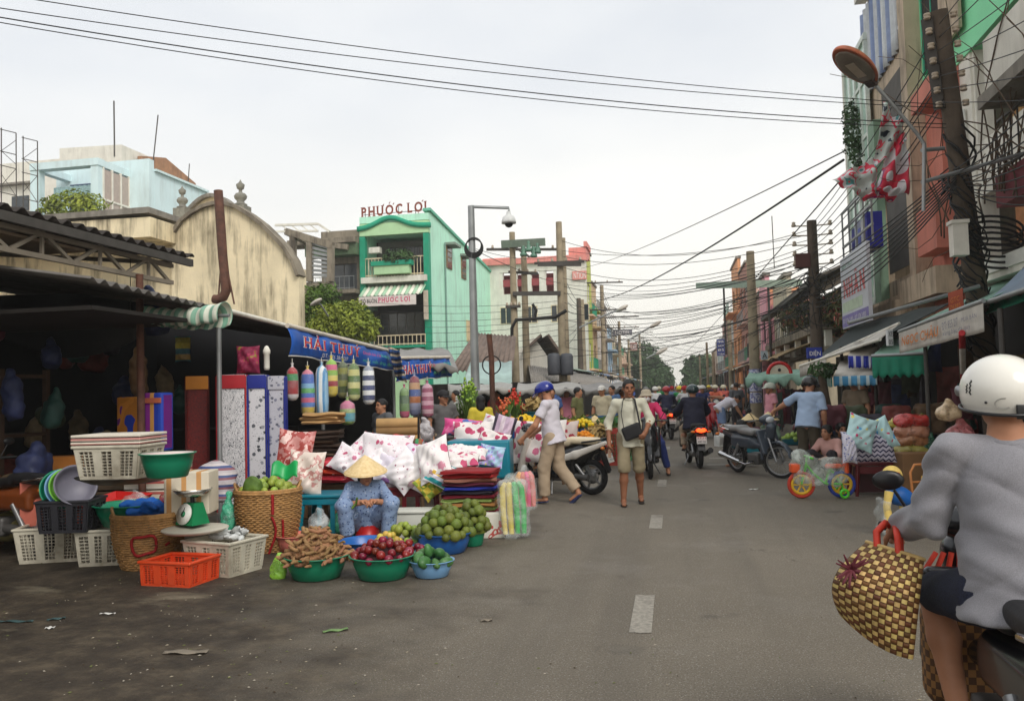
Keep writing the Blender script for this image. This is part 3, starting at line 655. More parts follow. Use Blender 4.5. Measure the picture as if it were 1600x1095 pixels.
f.bx('tower',mpk,q(888,400).x,w3,zz(403),zz(390),-3,-.2);f.bx('tower_cap',mpk,q(912,400).x,w3+.1,zz(389.8),zz(388)+.3,-3,-.1)
for k in range(4): x0=1.2+k*1.9;f.window(x0,x0+.9,zz(505),zz(478),mcream,mglass,2,1,d=.04)
sb=f.bx('sign_band',mpk,q(895,440).x,w3+.05,zz(441),zz(428),.05,.15);lettering('NTION',f.p(q(897,440).x,zz(439.5),.15),f.u*.9,Z3*.46,mwl,sb)
# rows of shophouses lining the street
def shophouse(side,y0,y1,h,col,seed,label,x=None,storeys=3):
    rg=random.Random(seed);X=(x if x is not None else (-7.3 if side <0 else 5.6));u=V((0,1,0))if side <0 else V((0,-1,0));o=V((X,y0 if side <0 else y1,0));L=y1 -y0 -.04
    t=T('shophouse',label,'building',o,0,'shophouses along the street');f=FC(t,o,u)
    mw=mat('paint_%02x%02x%02x' % col,col,.8,.08,1,bump=.15,bs=20,dirt=.45,dcol=tuple(int(c*.5)for c in col),streak=True)
    hs=(h -3.2)/max(1,storeys -1);holes=[(.35,L -.35,.0,2.7)];ws=[]
    for s_ in range(storeys -1):
        z0=3.2+s_*hs+.75;z1=z0+min(1.6,hs -1.3);nw=2 if L >5 else 1
        for k in range(nw):
            xa=L*(k+.5)/nw -min(1.0,L/nw*.34);xb=L*(k+.5)/nw+min(1.0,L/nw*.34);holes.append((xa,xb,z0,z1));ws.append((xa,xb,z0,z1))
    f.wall(L,h,holes,mw,.25)
    for w_ in ws: f.window(*w_,mwht if seed % 2 else miron,mglass,3,2,d=-.12,bars=8 if seed % 3 == 0 else 0)
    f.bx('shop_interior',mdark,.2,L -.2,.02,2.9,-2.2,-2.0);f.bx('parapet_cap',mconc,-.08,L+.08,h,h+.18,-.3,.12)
    e=MB();a0=f.p(0,0,-9);e.box(f.p(.1,h*.39,-2.6),(.2,4.6,h*.78),f.M);e.box(f.p(L -.1,h*.39,-2.6),(.2,4.6,h*.78),f.M);e.box(f.p(L/2,h*.76,-2.6),(L -.45,4.6,.15),f.M);e.build('party_walls',mw,t)
    if seed % 4 != 1:
        for s_ in range(storeys -1):
            z0=3.2+s_*hs;f.bx('balcony_slab',mw,.1,L -.1,z0 -.15,z0,0,.9);f.rail(.15,L -.15,z0,z0+.85,.85,[mgalv,miron,mteal][seed % 3],14,.8)
    return t,f,L,h
for i,(y0,y1,h,c,d)in enumerate([(64,67,11.4,(214,140,142),'pink'),(67,71,12.0,(222,196,160),'beige'),(71,75.5,13.6,(188,196,96),'lime green topped'),(75.5,80,11.2,(206,178,140),'tan'),(80,86,9.4,(214,206,196),'off-white'),(86,92,10.2,(198,186,172),'grey beige'),(92,99,8.4,(170,196,214),'pale blue'),(99,107,8.0,(206,190,160),'sand coloured'),(107,116,7.2,(150,178,170),'grey green'),(116,128,6.8,(206,176,150),'peach')]):
    shophouse(-1,y0,y1,h,c,i+1,d+' painted narrow shophouse on the left side of the street',storeys=3)
for i,(y0,y1,h,c,d,xx)in enumerate([(43.6,49.5,7.0,(196,184,160),'cream',5.6),(49.5,53,7.8,(226,160,172),'pink',5.2),(53,59,7.4,(180,140,130),'dusty rose',5.5),(59,65,8.6,(214,176,160),'salmon',5.5),(65,72,10.8,(176,124,108),'brick red',5.5),(72,80,12.2,(226,160,112),'orange',5.4),(80,90,8,(206,206,200),'white',5.6),(90,102,8.4,(190,150,140),'brown pink',5.6),(102,116,7,(196,206,200),'pale grey',5.6),(116,132,6.5,(200,180,160),'tan',5.6)]):
    shophouse(1,y0,y1,h,c,i+21,d+' painted narrow shophouse on the right side of the street',xx,2 if h <8 else 3)
# ---------------------------------------------------------------- buildings, right side (facades face -x)
XR=5.5
def fx(px,X=XR): return WX(px,400,X).y
def facR(t,X,y_far): return FC(t,(X,y_far,0),(0,-1,0))
mgreen=mat('green_frame_paint',(118,146,122),.6,.12,3,dirt=.3);mpaleg=mat('pale_green_glass',(176,206,190),.15,.1,1,spec=.7);mbeige=mat('beige_render',(190,170,146),.8,.15,1.5,bump=.2,bs=20,dirt=.7,streak=True)
mterra=mat('terracotta_plaster',(200,122,104),.8,.1,1.5,bump=.2,bs=20,dirt=.35,dcol=(120,74,62),streak=True)
mupg=mat('bright_green_wall',(138,226,172),.75,.06,1)
# glass fronted building
yf,yn=fx(1341),fx(1432);t=T('glass_front_building','tall green framed building with glass bays and blue striped curtains','building',(XR,yf,0));f=facR(t,XR,yf);L=yf -yn
zz=lambda py,px=1350: zX(px,py,XR)
H=12.8;sx=lambda px: yf -fx(px)
za=zz(478);zb=zz(300);zc=zz(175)
xq=sx(1374);f.wall(L,H,[(0,xq,za+7.4,H),(.1,sx(1372),za -.1,zb+2.4),(sx(1378),L -.4,za+.3,za+2.6),(.6,L -.35,zb+2.9,H -1.0)],mbeige,.3)
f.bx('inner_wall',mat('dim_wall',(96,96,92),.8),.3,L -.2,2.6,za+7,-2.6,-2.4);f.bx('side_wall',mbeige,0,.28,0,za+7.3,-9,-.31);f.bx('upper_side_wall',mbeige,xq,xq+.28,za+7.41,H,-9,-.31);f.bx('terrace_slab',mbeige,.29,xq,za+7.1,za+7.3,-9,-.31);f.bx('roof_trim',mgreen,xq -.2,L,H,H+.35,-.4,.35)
f.bx('roof_fascia',mwht,xq -.18,L,H -.8,H -.02,.0,.3)
# glass bay on the far corner
xb=sx(1376);gb=MB()
cols=[0,.28,.52,.76,1.0];rows=[za,za+1.5,za+3.0,za+4.5,za+6.0,za+7.2]
for u in cols: x=.02+xb*u;f.box(gb,x -.05,x+.05,za,rows[-1],.10,.20)
for z in rows: f.box(gb,0,xb+.06,z -.05,z+.05,.11,.19)
for z in (rows[0],rows[-1]): f.box(gb,-.05,xb+.1,z -.16,z -.051,0,.22)
gb.build('bay_frame',mat('bay_frame_white',(206,214,204),.5),t)
for i in range(4):
    for j in range(5): f.bx('pane',mpaleg if (i+j*2)% 5 else mat('green_glass',(108,140,116),.12,.1,spec=.7),.04+xb*cols[i]+.04,.02+xb*cols[i+1]-.05,rows[j]+.06,rows[j+1]-.06,.14,.155)
f.bx('corner_post',mwht,-.1,.02,0,rows[-1],.08,.22)
f.bx('painted_recess',mat('shaded_render',(88,84,80),.85,.15,2,dirt=.3),sx(1391),L -.02,za+.5,zc -.2,.0,.03);f.bx('green_pier',mgreen,xb+.12,xb+.75,za -.4,zc -.8,.0,.2)  # flush panel, shade of the recessed balcony painted as dark grey
f.bx('balcony_floor',mbeige,-.05,L -.3,za -.9,za -.18,0,.25);f.bx('lower_band',mbeige,-.05,L,zz(522),zz(497),0,.5)
# striped curtain panels above
mcurt=mat('blue_striped_curtain',pat=p_stripe(['c9cdd0','7f8fb4','8d9bbb','c4c8cc'],.9,1),var=.12,rough=.8)
xc0,xc1=sx(1366),L -.35
for k in range(3):
    m=MB();x0=xc0+(xc1 -xc0)*k/3;x1=xc0+(xc1 -xc0)*(k+1)/3-.06
    m.grid(lambda u,v: f.p(x0+(x1 -x0)*u,zc+.2+(H -1.2-zc)*v,.06+.05*math.sin(u*20+k)),24,6,th=.01);m.build('curtain',mcurt,t)
# railed balcony with boxes and the big sign
zs0,zs1=zz(513,1385),zz(412,1385);xs0,xs1=sx(1384),sx(1436)
g=MB()
for x in np.linspace(xs0 -.1,xs1+.25,5): f.box(g,x -.02,x+.02,zs1+.1,zs1+1.4,1.0,1.04)
for z in (zs1+.5,zs1+.95,zs1+1.4): f.box(g,xs0 -.15,xs1+.3,z -.025,z+.025,.995,1.045)
g.build('balcony_rail',mgalv,t)
sg=T('clinic_sign','tilted white sign board with red lettering on the glass building','sign',f.p(0,0)+V(t.location));fsn=FC(sg,(XR,yf,0),(0,-1,0))
bd=fsn.bx('board',mat('sign_grey_white',(206,208,214),.5,.06),xs0,xs1+.1,zs0,zs1+.15,1.06,1.14);wS=xs1+.1-xs0;hS=zs1+.15-zs0
fsn.bx('purple_band',mat('purple_band',(128,116,176),.5),xs0+.03,xs1+.07,zs0+.03,zs0+.3*hS*.6,1.141,1.15)
fsn.bx('green_wash',mat('pale_green_band',(196,212,186),.5),xs0+.1,xs0+wS*.8,zs0+.22*hS,zs0+.36*hS,1.141,1.146)
msal=mat('salmon_lettering',(206,84,84),.5,0)
lettering('NHÂN',fsn.p(xs0+wS*.1,zs0+hS*.42,1.14),fsn.u*wS*.82,Z3*hS*.34,msal,bd,bold=.03,serif=True);lettering('SIÊN TẠO',fsn.p(xs0+wS*.06,zs0+hS*.82,1.14),fsn.u*wS*.42,Z3*hS*.1,mat('green_lettering',(90,150,120),.5,0),bd)
for k in range(2): lettering('ĐT: 076 3 855',fsn.p(xs0+wS*(.06+.46*k),zs0+.07*hS,1.15),fsn.u*wS*.4,Z3*hS*.06,mwl,bd)
for k,c in enumerate([(206,206,214),(44,48,140),(196,200,214),(92,104,180),(206,206,210),(36,40,150)]):
    o=f.bx('storage_box',mat('box_%d' % k,c,.6,.1),xs0+.05+k*.36,xs0+.36+k*.36,zs1+.15,zs1+.75+.12*(k % 3),.55,.9);o.parent=None;o.location=V(t.location);tag(o,['pale box farthest along the railed balcony','small navy box on the railed balcony beside pale box','white box in the middle of the railed balcony','mid blue box on the railed balcony','off-white box near the navy end box on the railed balcony','deep blue box at the near end of the railed balcony'][k],'box')
# dangling torn banner
t2=T('torn_banner','crumpled red and white advertising banner hanging from the cables','banner',W(1385,250,14.5));q=lambda px,py,d=14.5: W(px,py,d)-V(t2.location)
def ban(P4,nm,pat,seed):
    A,B,C_,D=[q(*p_)for p_ in P4];m=MB()
    m.grid(lambda u,v: (A*(1-u)+B*u)*(1-v)+(D*(1-u)+C_*u)*v+V((0,-1,.2))*(.10*math.sin(u*9+v*5+seed)+.06*math.sin(v*13-u*4)),26,26,th=.006);m.build(nm,pat,t2)
mb1=mat('banner_print',var=.05,rough=.45,pat=lambda N,co: N.ramp(N.noise(co,3.1,2,.5),[(0,lin((40,48,60))),(.36,lin((190,196,190))),(.50,lin((216,60,84))),(.555,lin((206,204,206))),(.62,lin((84,150,150))),(.68,lin((206,44,50)))],True))
mb2=mat('banner_red',var=.08,rough=.45,pat=lambda N,co: N.ramp(N.noise(co,2.0,1,.4),[(0,lin((226,222,226))),(.50,lin((214,50,76))),(.62,lin((150,40,110))),(.66,lin((226,222,226)))],True))
ban([(1380,160),(1412,190),(1414,225),(1365,262)],'upper_fold',mb1,0);ban([(1392,222),(1418,205),(1420,305),(1368,300)],'banner_panel',mb2,2);ban([(1302,278),(1362,248),(1376,305),(1345,312)],'lower_fold',mb1,4);ban([(1345,310),(1372,298),(1418,288),(1395,314)],'torn_edge',mb2,5)
# terracotta and green building
XT=5.7;yT1=yn -.03;yT0=fx(1512,XT);t=T('terracotta_building','terracotta walled building with bright green upper storey and teal window','building',(XT,yT1,0));f=facR(t,XT,yT1);L=yT1 -yT0
zg=zX(1470,132,XT);f.wall(L,zg,[(L*.55,L -.2,zg -3.2,zg -.5)],mterra,.3);f.bx('upper_wall',mupg,0,L+6,zg,zg+6.5,-.3,.02)
f.bx('recess_back',mat('peach_wall',(214,176,130),.8),L*.5,L,zg -3.4,zg -.3,-1.5,-1.4);f.bx('beige_pier',mbeige,-.05,.45,0,zg+6,0,.35)
w_=f.window(L*.3,L*.8,zg+.5,zg+2.6,mteal,mdark,2,1,d=.1);f.bx('shutter',mbeige,L*.82,L*1.25,zg+.5,zg+2.5,.1,.16,w_)
f.bx('projecting_slab',mterra,L*.45,L,zg -.5,zg -.1,0,.5);f.bx('window_box',mterra,L*.45,L -.15,zX(1485,395,XT),zX(1485,320,XT),.02,.5);f.bx('lower_wall',mbeige,-.05,L,zX(1470,470,XT),zX(1470,430,XT),.02,.6)
# white balcony building nearest on the right
XB=5.75;t=T('white_balcony_building','white building with deep balconies and dead creepers at the right edge','building',(XB,yT0 -.03,0));f=facR(t,XB,yT0 -.03);L=yT0 -6
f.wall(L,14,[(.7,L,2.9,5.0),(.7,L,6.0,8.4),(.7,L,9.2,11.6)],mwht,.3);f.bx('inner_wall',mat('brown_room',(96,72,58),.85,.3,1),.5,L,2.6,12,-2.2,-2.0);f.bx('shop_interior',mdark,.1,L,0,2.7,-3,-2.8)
zl0,zl1=zX(1560,425,4.6),zX(1560,392,4.6)
f.bx('balcony_band',mwht,2.6,L,zl0,zl1,0,.9);f.bx('tile_band',mat('white_tile',(214,212,204),.4,.08),2.58,L,zl0+.1,zl1+.0,.9,.93)
z2=zX(1560,300,4.9);f.bx('maroon_parapet',mat('maroon_paint',(110,36,44),.7,.15),3.4,L,z2 -.15,z2+.35,0,.7);f.rail(3.45,L,z2+.35,z2+1.2,.66,miron,30)
z3=zX(1575,95,4.7);f.bx('upper_parapet',mwht,3.9,L,z3 -.1,z3+.75,0,.95);f.bx('upper_slab',mconc,3.85,L,z3 -.3,z3 -.11,0,1.05);f.bx('top_parapet',mwht,4.2,L,z3+1.6,z3+2.6,0,.8)
f.bx('front_pier',mwht,.0,.6,zl1,z3+2,.0,.04);pp=MB();pp.tube([f.p(.3,zl1,.1),f.p(.3,z3+.8,.1)],.045);pp.build('drain_pipe',mat('white_pvc',(214,214,208),.4),t)
for k in range(4): f.window(1.0+k*2.2,2.6+k*2.2,z2+.4,z2+2.2,mat('brown_shutter',(100,66,50),.7),mdark,2,3,d=-1.7,bars=8)
cr_=MB();rg=random.Random(5)
for k in range(46):
    p0=f.p(.6+rg.random()*6,z2 -.2+rg.random()*.6,.75);pts=[p0];d=V((0,rg.gauss(0,.1),.3))
    for j in range(9): d=d+V((rg.gauss(0,.05),rg.gauss(0,.12),rg.gauss(-.01,.09)));pts.append(pts[-1]+d)
    cr_.tube(pts,[.012*(1-j/11)+.003 for j in range(10)],4)
o=cr_.build('dead_creeper',mat('dry_twig',(92,76,62),.9,.3),None,V(t.location));tag(o,'leafless tangled creeper on the white building balcony','creeper')
# old two storey house with bougainvillea
yo1,yo0=fx(1225),yf+.05;t=T('old_balcony_house','old cream two-storey house with tiled roof and flowering balcony','building',(XR,yo1,0));f=facR(t,XR,yo1);L=yo1 -yo0;zz=lambda py,px=1300: zX(px,py,XR)
sx=lambda px: yo1 -fx(px);zr=zz(455)
f.wall(L,zr,[(sx(1288),sx(1312),zz(492),zr -.35),(sx(1240),sx(1268),zz(492),zr -.3),(.4,L -.4,0,2.6)],mstain2)
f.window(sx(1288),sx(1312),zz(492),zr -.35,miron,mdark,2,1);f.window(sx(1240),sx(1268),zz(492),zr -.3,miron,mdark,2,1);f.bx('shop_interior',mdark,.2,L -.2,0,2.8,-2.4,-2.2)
rf=MB();corr(rf,f.p(-.2,zr+.0,1.2),f.u*(L+.3),V((3.4,0,1.5)),(-1,0,2.2),.04,.3,.03);rf.build('tiled_roof',mat('grey_tiles',(128,118,104),.85,.25,3,dirt=.6),t)
f.bx('upper_block',mcream,sx(1285),L,zr+.6,zz(372,1320),-4.5,-1.2)
for k in range(3): f.bx('louvre',mat('brown_louvre',(104,84,68),.7),sx(1295),L -.3,zz(418,1320)+k*.42,zz(418,1320)+.26+k*.42,-1.2,-1.1)
f.bx('eave_beam',miron,0,L,zr -.1,zr+.08,.9,1.25);f.bx('balcony_slab',mstain2,.1,L -.1,zz(515)-.25,zz(515),0,1.1);f.rail(.2,L -.2,zz(515),zz(515)+.8,1.05,miron,26)
for k in range(6): x=.3+(L -.6)*k/5;f.bx('column',mwht,x -.12,x+.12,2.7,zz(515)-.26,.8,1.0)
f.bx('lower_band',mstain2,.1,L -.1,2.62,2.95,.3,.79)
mbou=mat('bougainvillea',rough=.6,var=.2,pat=lambda N,co: N.ramp(N.noise(co,2.6,5,.7),[(.0,lin((72,80,44))),(.50,lin((110,104,64))),(.57,lin((176,92,84))),(.66,lin((196,110,110)))],True))
for k,(px0,n_)in enumerate(((1318,900),(1262,1100),(1240,900))):
    o=leaves([((0,0,0),(.5,1.3,.6)),((-.1,.9,.3),(.45,.8,.5)),((0,-1,-.3),(.4,.8,.4))],None,n_,.085,11+k).build('bougainvillea',mbou,None,WX(px0,488+5*k,4.7));tag(o,['dry red flowering bougainvillea spilling over the near balcony end','olive and pink bougainvillea on the middle of the old balcony','reddish creeper at the far end of the old balcony'][k],'creeper')
# ---------------------------------------------------------------- poles, lamps and cables
mpole=mat('pole_concrete',(158,144,120),.9,.18,4,bump=.35,bs=25,dirt=.45,dcol=(84,74,62));mpold=mat('dark_old_pole',(92,80,68),.9,.25,5,bump=.4,bs=20,dirt=.7,dcol=(44,36,30));mporc=mat('porcelain',(176,160,140),.4,.1);mcable=mat('black_cable',(28,27,27),.6,.1)
def upole(px,ytop,d,lab,r=.15,base=None,mm=None,arms=(),lean=None,name='utility_pole',ins=True):
    top_=W(px,ytop,d);bot=V((top_.x+(lean or 0),top_.y,0));t=T(name,lab,'utility pole',bot,0,'utility poles');tp_=top_ -bot
    m=MB();m.tube([(0,0,0),tp_*.5,tp_],[r,r*.85,r*.68],12);m.build('pole',mm or mpole,t)
    for zf_,w_,dirn in arms:
        c=tp_*zf_;dv=V(dirn).normalized();a=MB();a.bar(c -dv*w_/2-V((0,r,0)),c+dv*w_/2-V((0,r,0)),.09,.1);am=a.build('crossarm',miron,t)
        for k in range(4):
            i_=MB();pc=c -dv*w_/2+dv*w_*(k+.3)/3.6-V((0,r,0));i_.lathe([(0,.05),(.05,.05),(.06,.09),(.035,.11),(.055,.14),(.03,.17),(.0,.19)],8,pc);i_.build('insulator',mporc,am)
    return t,top_
upole(800,363,33.5,'concrete pole of the transformer frame, left one',.17,arms=[(.62,.6,(1,0,0))])
upole(818,388,34.3,'second concrete pole of the transformer frame, slightly shorter',.17,arms=[(.99,3.0,(1,.35,0)),(.86,1.4,(1,.9,0))])
upole(873,347,33.5,'tallest concrete pole in the middle of the street left side',.18,arms=[(.80,2.0,(1,.1,0))])
upole(879,372,34.4,'concrete pole close behind the tallest one',.17)
upole(904,466,58,'dark weathered pole in front of the pink shophouse',.22,mm=mpold);upole(909,468,59,'weathered pole standing right behind the dark pole',.22)
upole(940,446,62,'pole carrying wide wire brackets beside the pink houses',.2,arms=[(1.02,3.2,(1,.2,0)),(.8,3.6,(1,.2,0))])
upole(967,502,84,'far left-hand pole with a grey box sign',.2,arms=[(1.05,4,(1,.1,0)),(.92,4,(1,.1,0))]);upole(982,530,105,'farther left-hand pole with brackets before the trees',.2,arms=[(1.0,4,(1,0,0)),(.85,4,(1,0,0))]);upole(999,520,125,'farthest left-hand pole against the sky',.2,arms=[(1.0,4,(1,0,0)),(.88,4,(1,0,0))])
upole(1172,393,29,'pale concrete pole with purple posters on its foot',.2,arms=[])
upole(1139,500,50,'slim concrete pole before the orange house',.16);upole(1114,552,66,'distant concrete pole on the right side',.17);upole(1104,535,80,'far right-hand pole with square bracket',.15);upole(1093,555,95,'farthest right-hand pole beside the trees',.14)
t,_=upole(1268,345,24,'old dark pole crowded with wires before the old balcony house',.2,mm=mpold)
rg=random.Random(3);tz=_.z
for k in range(10):
    m=MB();z=tz -.15-.28*(k // 2);sgn=-1 if k % 2 else 1;m.tube([(0,0,z),(sgn*.5,0,z+.02)],.02,5);m.lathe([(0,0),(.06,0),(.07,.05),(.04,.08),(.06,.12),(0,.15)],8,(sgn*.5,0,z));m.build('insulator',mporc,t)
for k in range(26):
    m=MB();z=tz -1.6-rg.random()*1.3;an=rg.random()*6.28;m.torus((.2*math.cos(an),.2*math.sin(an),z),.18+.25*rg.random(),.012,14,4,RM(an,PI/2+rg.gauss(0,.4),0));m.build('cable_loop',mcable,t)
m=MB();m.bb((-.5,-.15,tz -1.35),(-.1,.2,tz -.95));m.build('junction_box',mat('red_brown_box',(84,44,40),.6),t)
pst=MB();b_=W(1180,600,28.8)
# posters pasted round the foot of the pale pole
pp_=W(1172,393,29);rp=T('pasted_poster','purple and white notices pasted round the pale pole foot','poster',(pp_.x,pp_.y,0));
for k in range(3):
    m=MB();m.lathe([(.204,0),(.2,.36)],14,(0,0,.95+k*.4));m.build('notice',mat('purple_notice',var=.1,pat=p_blobs([(0,'c9cadb'),(.48,'6f73ac'),(.6,'d9d6dc')],9)),rp)
CR0=V((math.cos(R(11.1)),math.sin(R(11.1)),0))
# near pole on the right with the leaning lamp
dP=12.2;pt=W(1466,18,dP);pb=W(1525,450,dP+.3);dirp=(pb -pt);bot=pt+dirp*(pt.z/(pt.z -pb.z));t=T('near_utility_pole','big dark leaning pole wrapped in cables on the right','utility pole',bot,0,'utility poles');q=lambda s_: (pt -bot)*s_
m=MB();m.tube([q(0),q(.5),q(1)],[.17,.155,.13],12);m.build('pole',mpold,t)
bk=MB();bk.bar(q(1)+V((-.17,-.03,-.1)),q(.80)+V((-.17,-.03,0)),.16,.04);bk.build('insulator_rack',miron,t)
for k in range(14):
    c=q(.985-.03*(k // 2))+V((-.2 if k % 2 else .16,-.12,0));m=MB();m.lathe([(0,-.04),(.045,-.04),(.05,-.015),(.028,0),(.05,.015),(.045,.04),(0,.04)],10,c);m.build('insulator',mporc,t)
rg=random.Random(8)
for k in range(40):
    s0=.35+.42*rg.random();c=q(s0);an=rg.random()*6.28;rr=.14+.12*rg.random();m=MB()
    m.tube([c+V((rr*math.cos(an+j*.5),rr*math.sin(an+j*.5),-.09*j+.03*math.sin(j*2+k)))for j in range(9)],.011+.008*rg.random(),5);m.build('cable_wrap',mcable,t)
for k in range(6):
    c=q(.56-.012*k)+V((.32,-.1,-.1));m=MB();m.torus(c,.3+.03*rg.random(),.02,22,5,RM(.2*rg.random(),PI/2,.1)@ Matrix.Diagonal((1.35,.55,1)));m.build('cable_coil',mcable,t)
m=MB();c=W(1498,375,11.9)-bot;m.box(c,(.2,.2,.46));m.box(c+V((0,0,.25)),(.24,.24,.05));m.build('meter_box',mat('white_meter_box',(206,200,188),.5,.1,dirt=.3),t)
for k,(p0,p1)in enumerate((((1325,505),(1530,447)),((1440,285),(1600,240)),((1440,235),(1475,232)))):
    m=MB();m.tube([W(*p0,dP -.2)-bot,W(*p1,dP -.1)-bot],.03,8);m.build('bracket_tube',mgalv,t)
lt=T('leaning_street_lamp','orange-brown street lamp on a slanting grey arm at upper right','street lamp',W(1442,250,dP -.3));q2=lambda px,py,d=dP -.3: W(px,py,d)-V(lt.location)
m=MB();m.tube([q2(1445,250),q2(1444,225),q2(1432,208),q2(1358,122)],.026,8);m.tube([q2(1443,330),q2(1444,225)],.026,8);m.build('lamp_arm',mgalv,lt)
# lamp head: flattened shell along the arm
A_,B_=q2(1362,128),q2(1310,78,dP -.9);ax_=(A_ -B_).normalized();up_=ray(1336,103).normalized()*.75+Z3*.55+CR0*.45;up_=(up_ -ax_*up_.dot(ax_)).normalized();sd_=ax_.cross(up_);MM=Matrix((ax_,sd_,up_)).transposed();Lh=(A_ -B_).length
h=SD(.03);c=(A_+B_)/2;h.ell(c,(Lh*.54,.21,.15),MM);h.box(c -up_*.11,(Lh*.7,.35,.09),.005,MM,cut=True);h.build('lamp_shell',mat('orange_shell',(170,92,62),.45,.25,6,dirt=.5,dcol=(70,52,46)),lt,.01)
m=MB();m.ell(c -up_*.025,(Lh*.48,.185,.04),16,8,MM);m.build('lamp_glass',mat('lamp_glass',(120,108,96),.25,.2),lt)
m=MB();m.box(c -up_*.05+ax_*Lh*.02,(Lh*.4,.12,.03),MM);m.build('lamp_bulb_tray',mat('tray',(176,160,140),.3),lt);m=MB();m.box(A_ -ax_*.03,(.16,.13,.12),MM);m.build('lamp_neck',mat('neck_brown',(70,54,50),.5),lt)
# surveillance camera post
ct=W(736,322,21.5);cb=V((ct.x,ct.y,0));t=T('camera_post','grey steel post with a dome surveillance camera on its arm','camera post',cb);q3=lambda px,py,d=21.5: W(px,py,d)-cb
m=MB();m.tube([(0,0,0),(0,0,ct.z*.5),(0,0,ct.z)],[.13,.105,.085],12);m.build('post',mgalv,t);m=MB();m.tube([q3(736,323),q3(795,325),q3(795,331)],.04,8);m.build('arm',mgalv,t)
c=q3(795,345);m=MB();m.lathe([(0,.24),(.05,.24),(.07,.15),(.15,.1),(.19,-.02),(.19,-.07),(.0,-.075)],18,c);m.build('camera_housing',mat('camera_white',(206,206,204),.4),t);m=MB();m.ell(c -V((0,0,.08)),(.11,.11,.1));m.build('camera_dome',mblkpl,t)
for k in range(5):
    m=MB();m.torus(q3(741,385)-V((-.02,.14,.02*k)),.2+.01*k,.018,26,5,RM(0,PI/2));m.build('cable_coil',mcable,t)
for zp in (.95,1.35): m=MB();m.lathe([(.146,0),(.143,.3)],14,(0,0,zp));m.build('notice',mat('purple_notice'),t)
def lamp(px,py,d,px0,py0,lab):
    b0=W(px0,py0,d);t=T('street_lamp',lab,'street lamp',b0,0,'street lamps over the road');e=W(px,py,d -.3)-b0
    m=MB();m.tube([(0,0,0),e*.6+V((0,0,.06)),e],.05*d/50,6);m.build('lamp_arm',mgalv,t);m=MB();m.ell(e,(.42*d/50,.24*d/50,.13*d/50),12,8,RM(0,0,-.5));m.build('lamp_head',mat('pale_lamp_head',(190,182,170),.5),t)
lamp(972,482,55,905,512,'street lamp with pale head reaching out by the pink house');lamp(1024,507,84,985,530,'second smaller street lamp farther along the left side');lamp(1034,548,120,1010,560,'tiny farthest street lamp on the left');lamp(494,472,18,513,494,'white lamp head poking above the green tree')
# steel sign posts near the tarps
t=T('ring_post','rusty post with a black cable ring beside the flower stalls','post',G(770,720));q4=lambda px,py,d=18: W(px,py,d)-V(t.location)
m=MB();m.tube([q4(772,720),q4(768,560),q4(764,522)],.06,8);m.build('post',mrust,t);m=MB();m.torus(q4(768,570),.2,.016,26,6,RM(0,PI/2));m.build('cable_ring',mcable,t)
# transformer frame
t=T('transformer_frame','steel cross beams with transformer cans between the concrete poles','transformer',W(840,460,33.2));q5=lambda px,py,d=33.2: W(px,py,d)-V(t.location)
m=MB();m.bar(q5(801,459),q5(876,458),.14,.16);m.build('beam',miron,t);m=MB();m.bar(q5(840,413),q5(908,413),.12,.14);m.build('beam',miron,t);m=MB();m.bar(q5(783,382),q5(852,378),.1,.3);m.build('beam',mat('green_grey_beam',(96,110,96),.7),t);m=MB();m.bar(q5(800,383),q5(828,402),.08);m.build('brace',miron,t)
for k,(px,py)in enumerate(((818,392),(826,385),(834,394),(840,388))):
    m=MB();m.lathe([(0,0),(.14,0),(.14,.1),(.08,.14),(.12,.22),(.07,.28),(.1,.36),(.03,.5),(0,.5)],10,q5(px,py+8));m.build('insulator',mat('green_porcelain',(90,130,110),.4),t)
for px in (866,886): m=MB();m.lathe([(0,0),(.24,0),(.26,.1),(.26,.75),(.2,.85),(0,.88)],16,W(px,586,33)-V(t.location));m.build('transformer_can',mat('dark_grey_can',(76,78,84),.5),t)
m=MB();m.tube([q5(800,545),q5(800,512),q5(806,500),q5(835,498),q5(868,495),q5(885,485)],.07,8);m.tube([q5(835,498),q5(838,485),q5(832,475)],.06,8);m.build('bent_cable',mcable,t)
# ---- wires
def wire(pa,pb,lab,sag=.25,r=.012,n=14,name='cable',group='overhead cables',jit=0):
    pa,pb=V(pa),V(pb);pts=[(pb -pa)*(i/n)-V((0,0,sag*4*(i/n)*(1-i/n)))for i in range(n+1)]
    m=MB();m.tube(pts,r*.72,5);return tag(m.build(name,mcable,None,pa),lab,'cable',group)
for k,(y0,y1,sg_)in enumerate(((-12,152,.05),(10,157,.06),(24,182,.1),(32,188,.12))): wire(W(-20,y0,8.5+k*.1),W(1478,y1+12,dP),['topmost','second','third','lowest'][k]+' of the four wires crossing the sky',sg_+.1,.008+.002*(k == 2),24,group='wires crossing the sky')
for k in range(7): wire(W(1466+8*(k % 2),45+k*22,dP),W(1268,352+k*9,24),'street wire between the near right pole and the old dark pole',.15+.03*k,.013,group='wires along the right side')
for k in range(7): wire(W(1466,40+k*20,dP),W(1800+40*k,-420+90*k,5.5),'street wire running from the near right pole overhead',.05,.009,group='wires overhead at right')
for k in range(9): wire(W(1492+4*k,265+5*k,dP),W(1800+9*k,-20+26*k,6),'black cable of the thick bundle at the right edge',.1+.03*k,.013,group='cable bundle at right')
for k in range(9): wire(W(1494,262+4*k,dP),W(1272,425+7*k,24),'black cable of the sagging bundle to the old dark pole',   .12+.03*k,.017,group='sagging cable bundle')
wire(W(1318,250,15),W(930,470,62),'thick black cable slanting down across the street to the left houses',.5,.035,20)
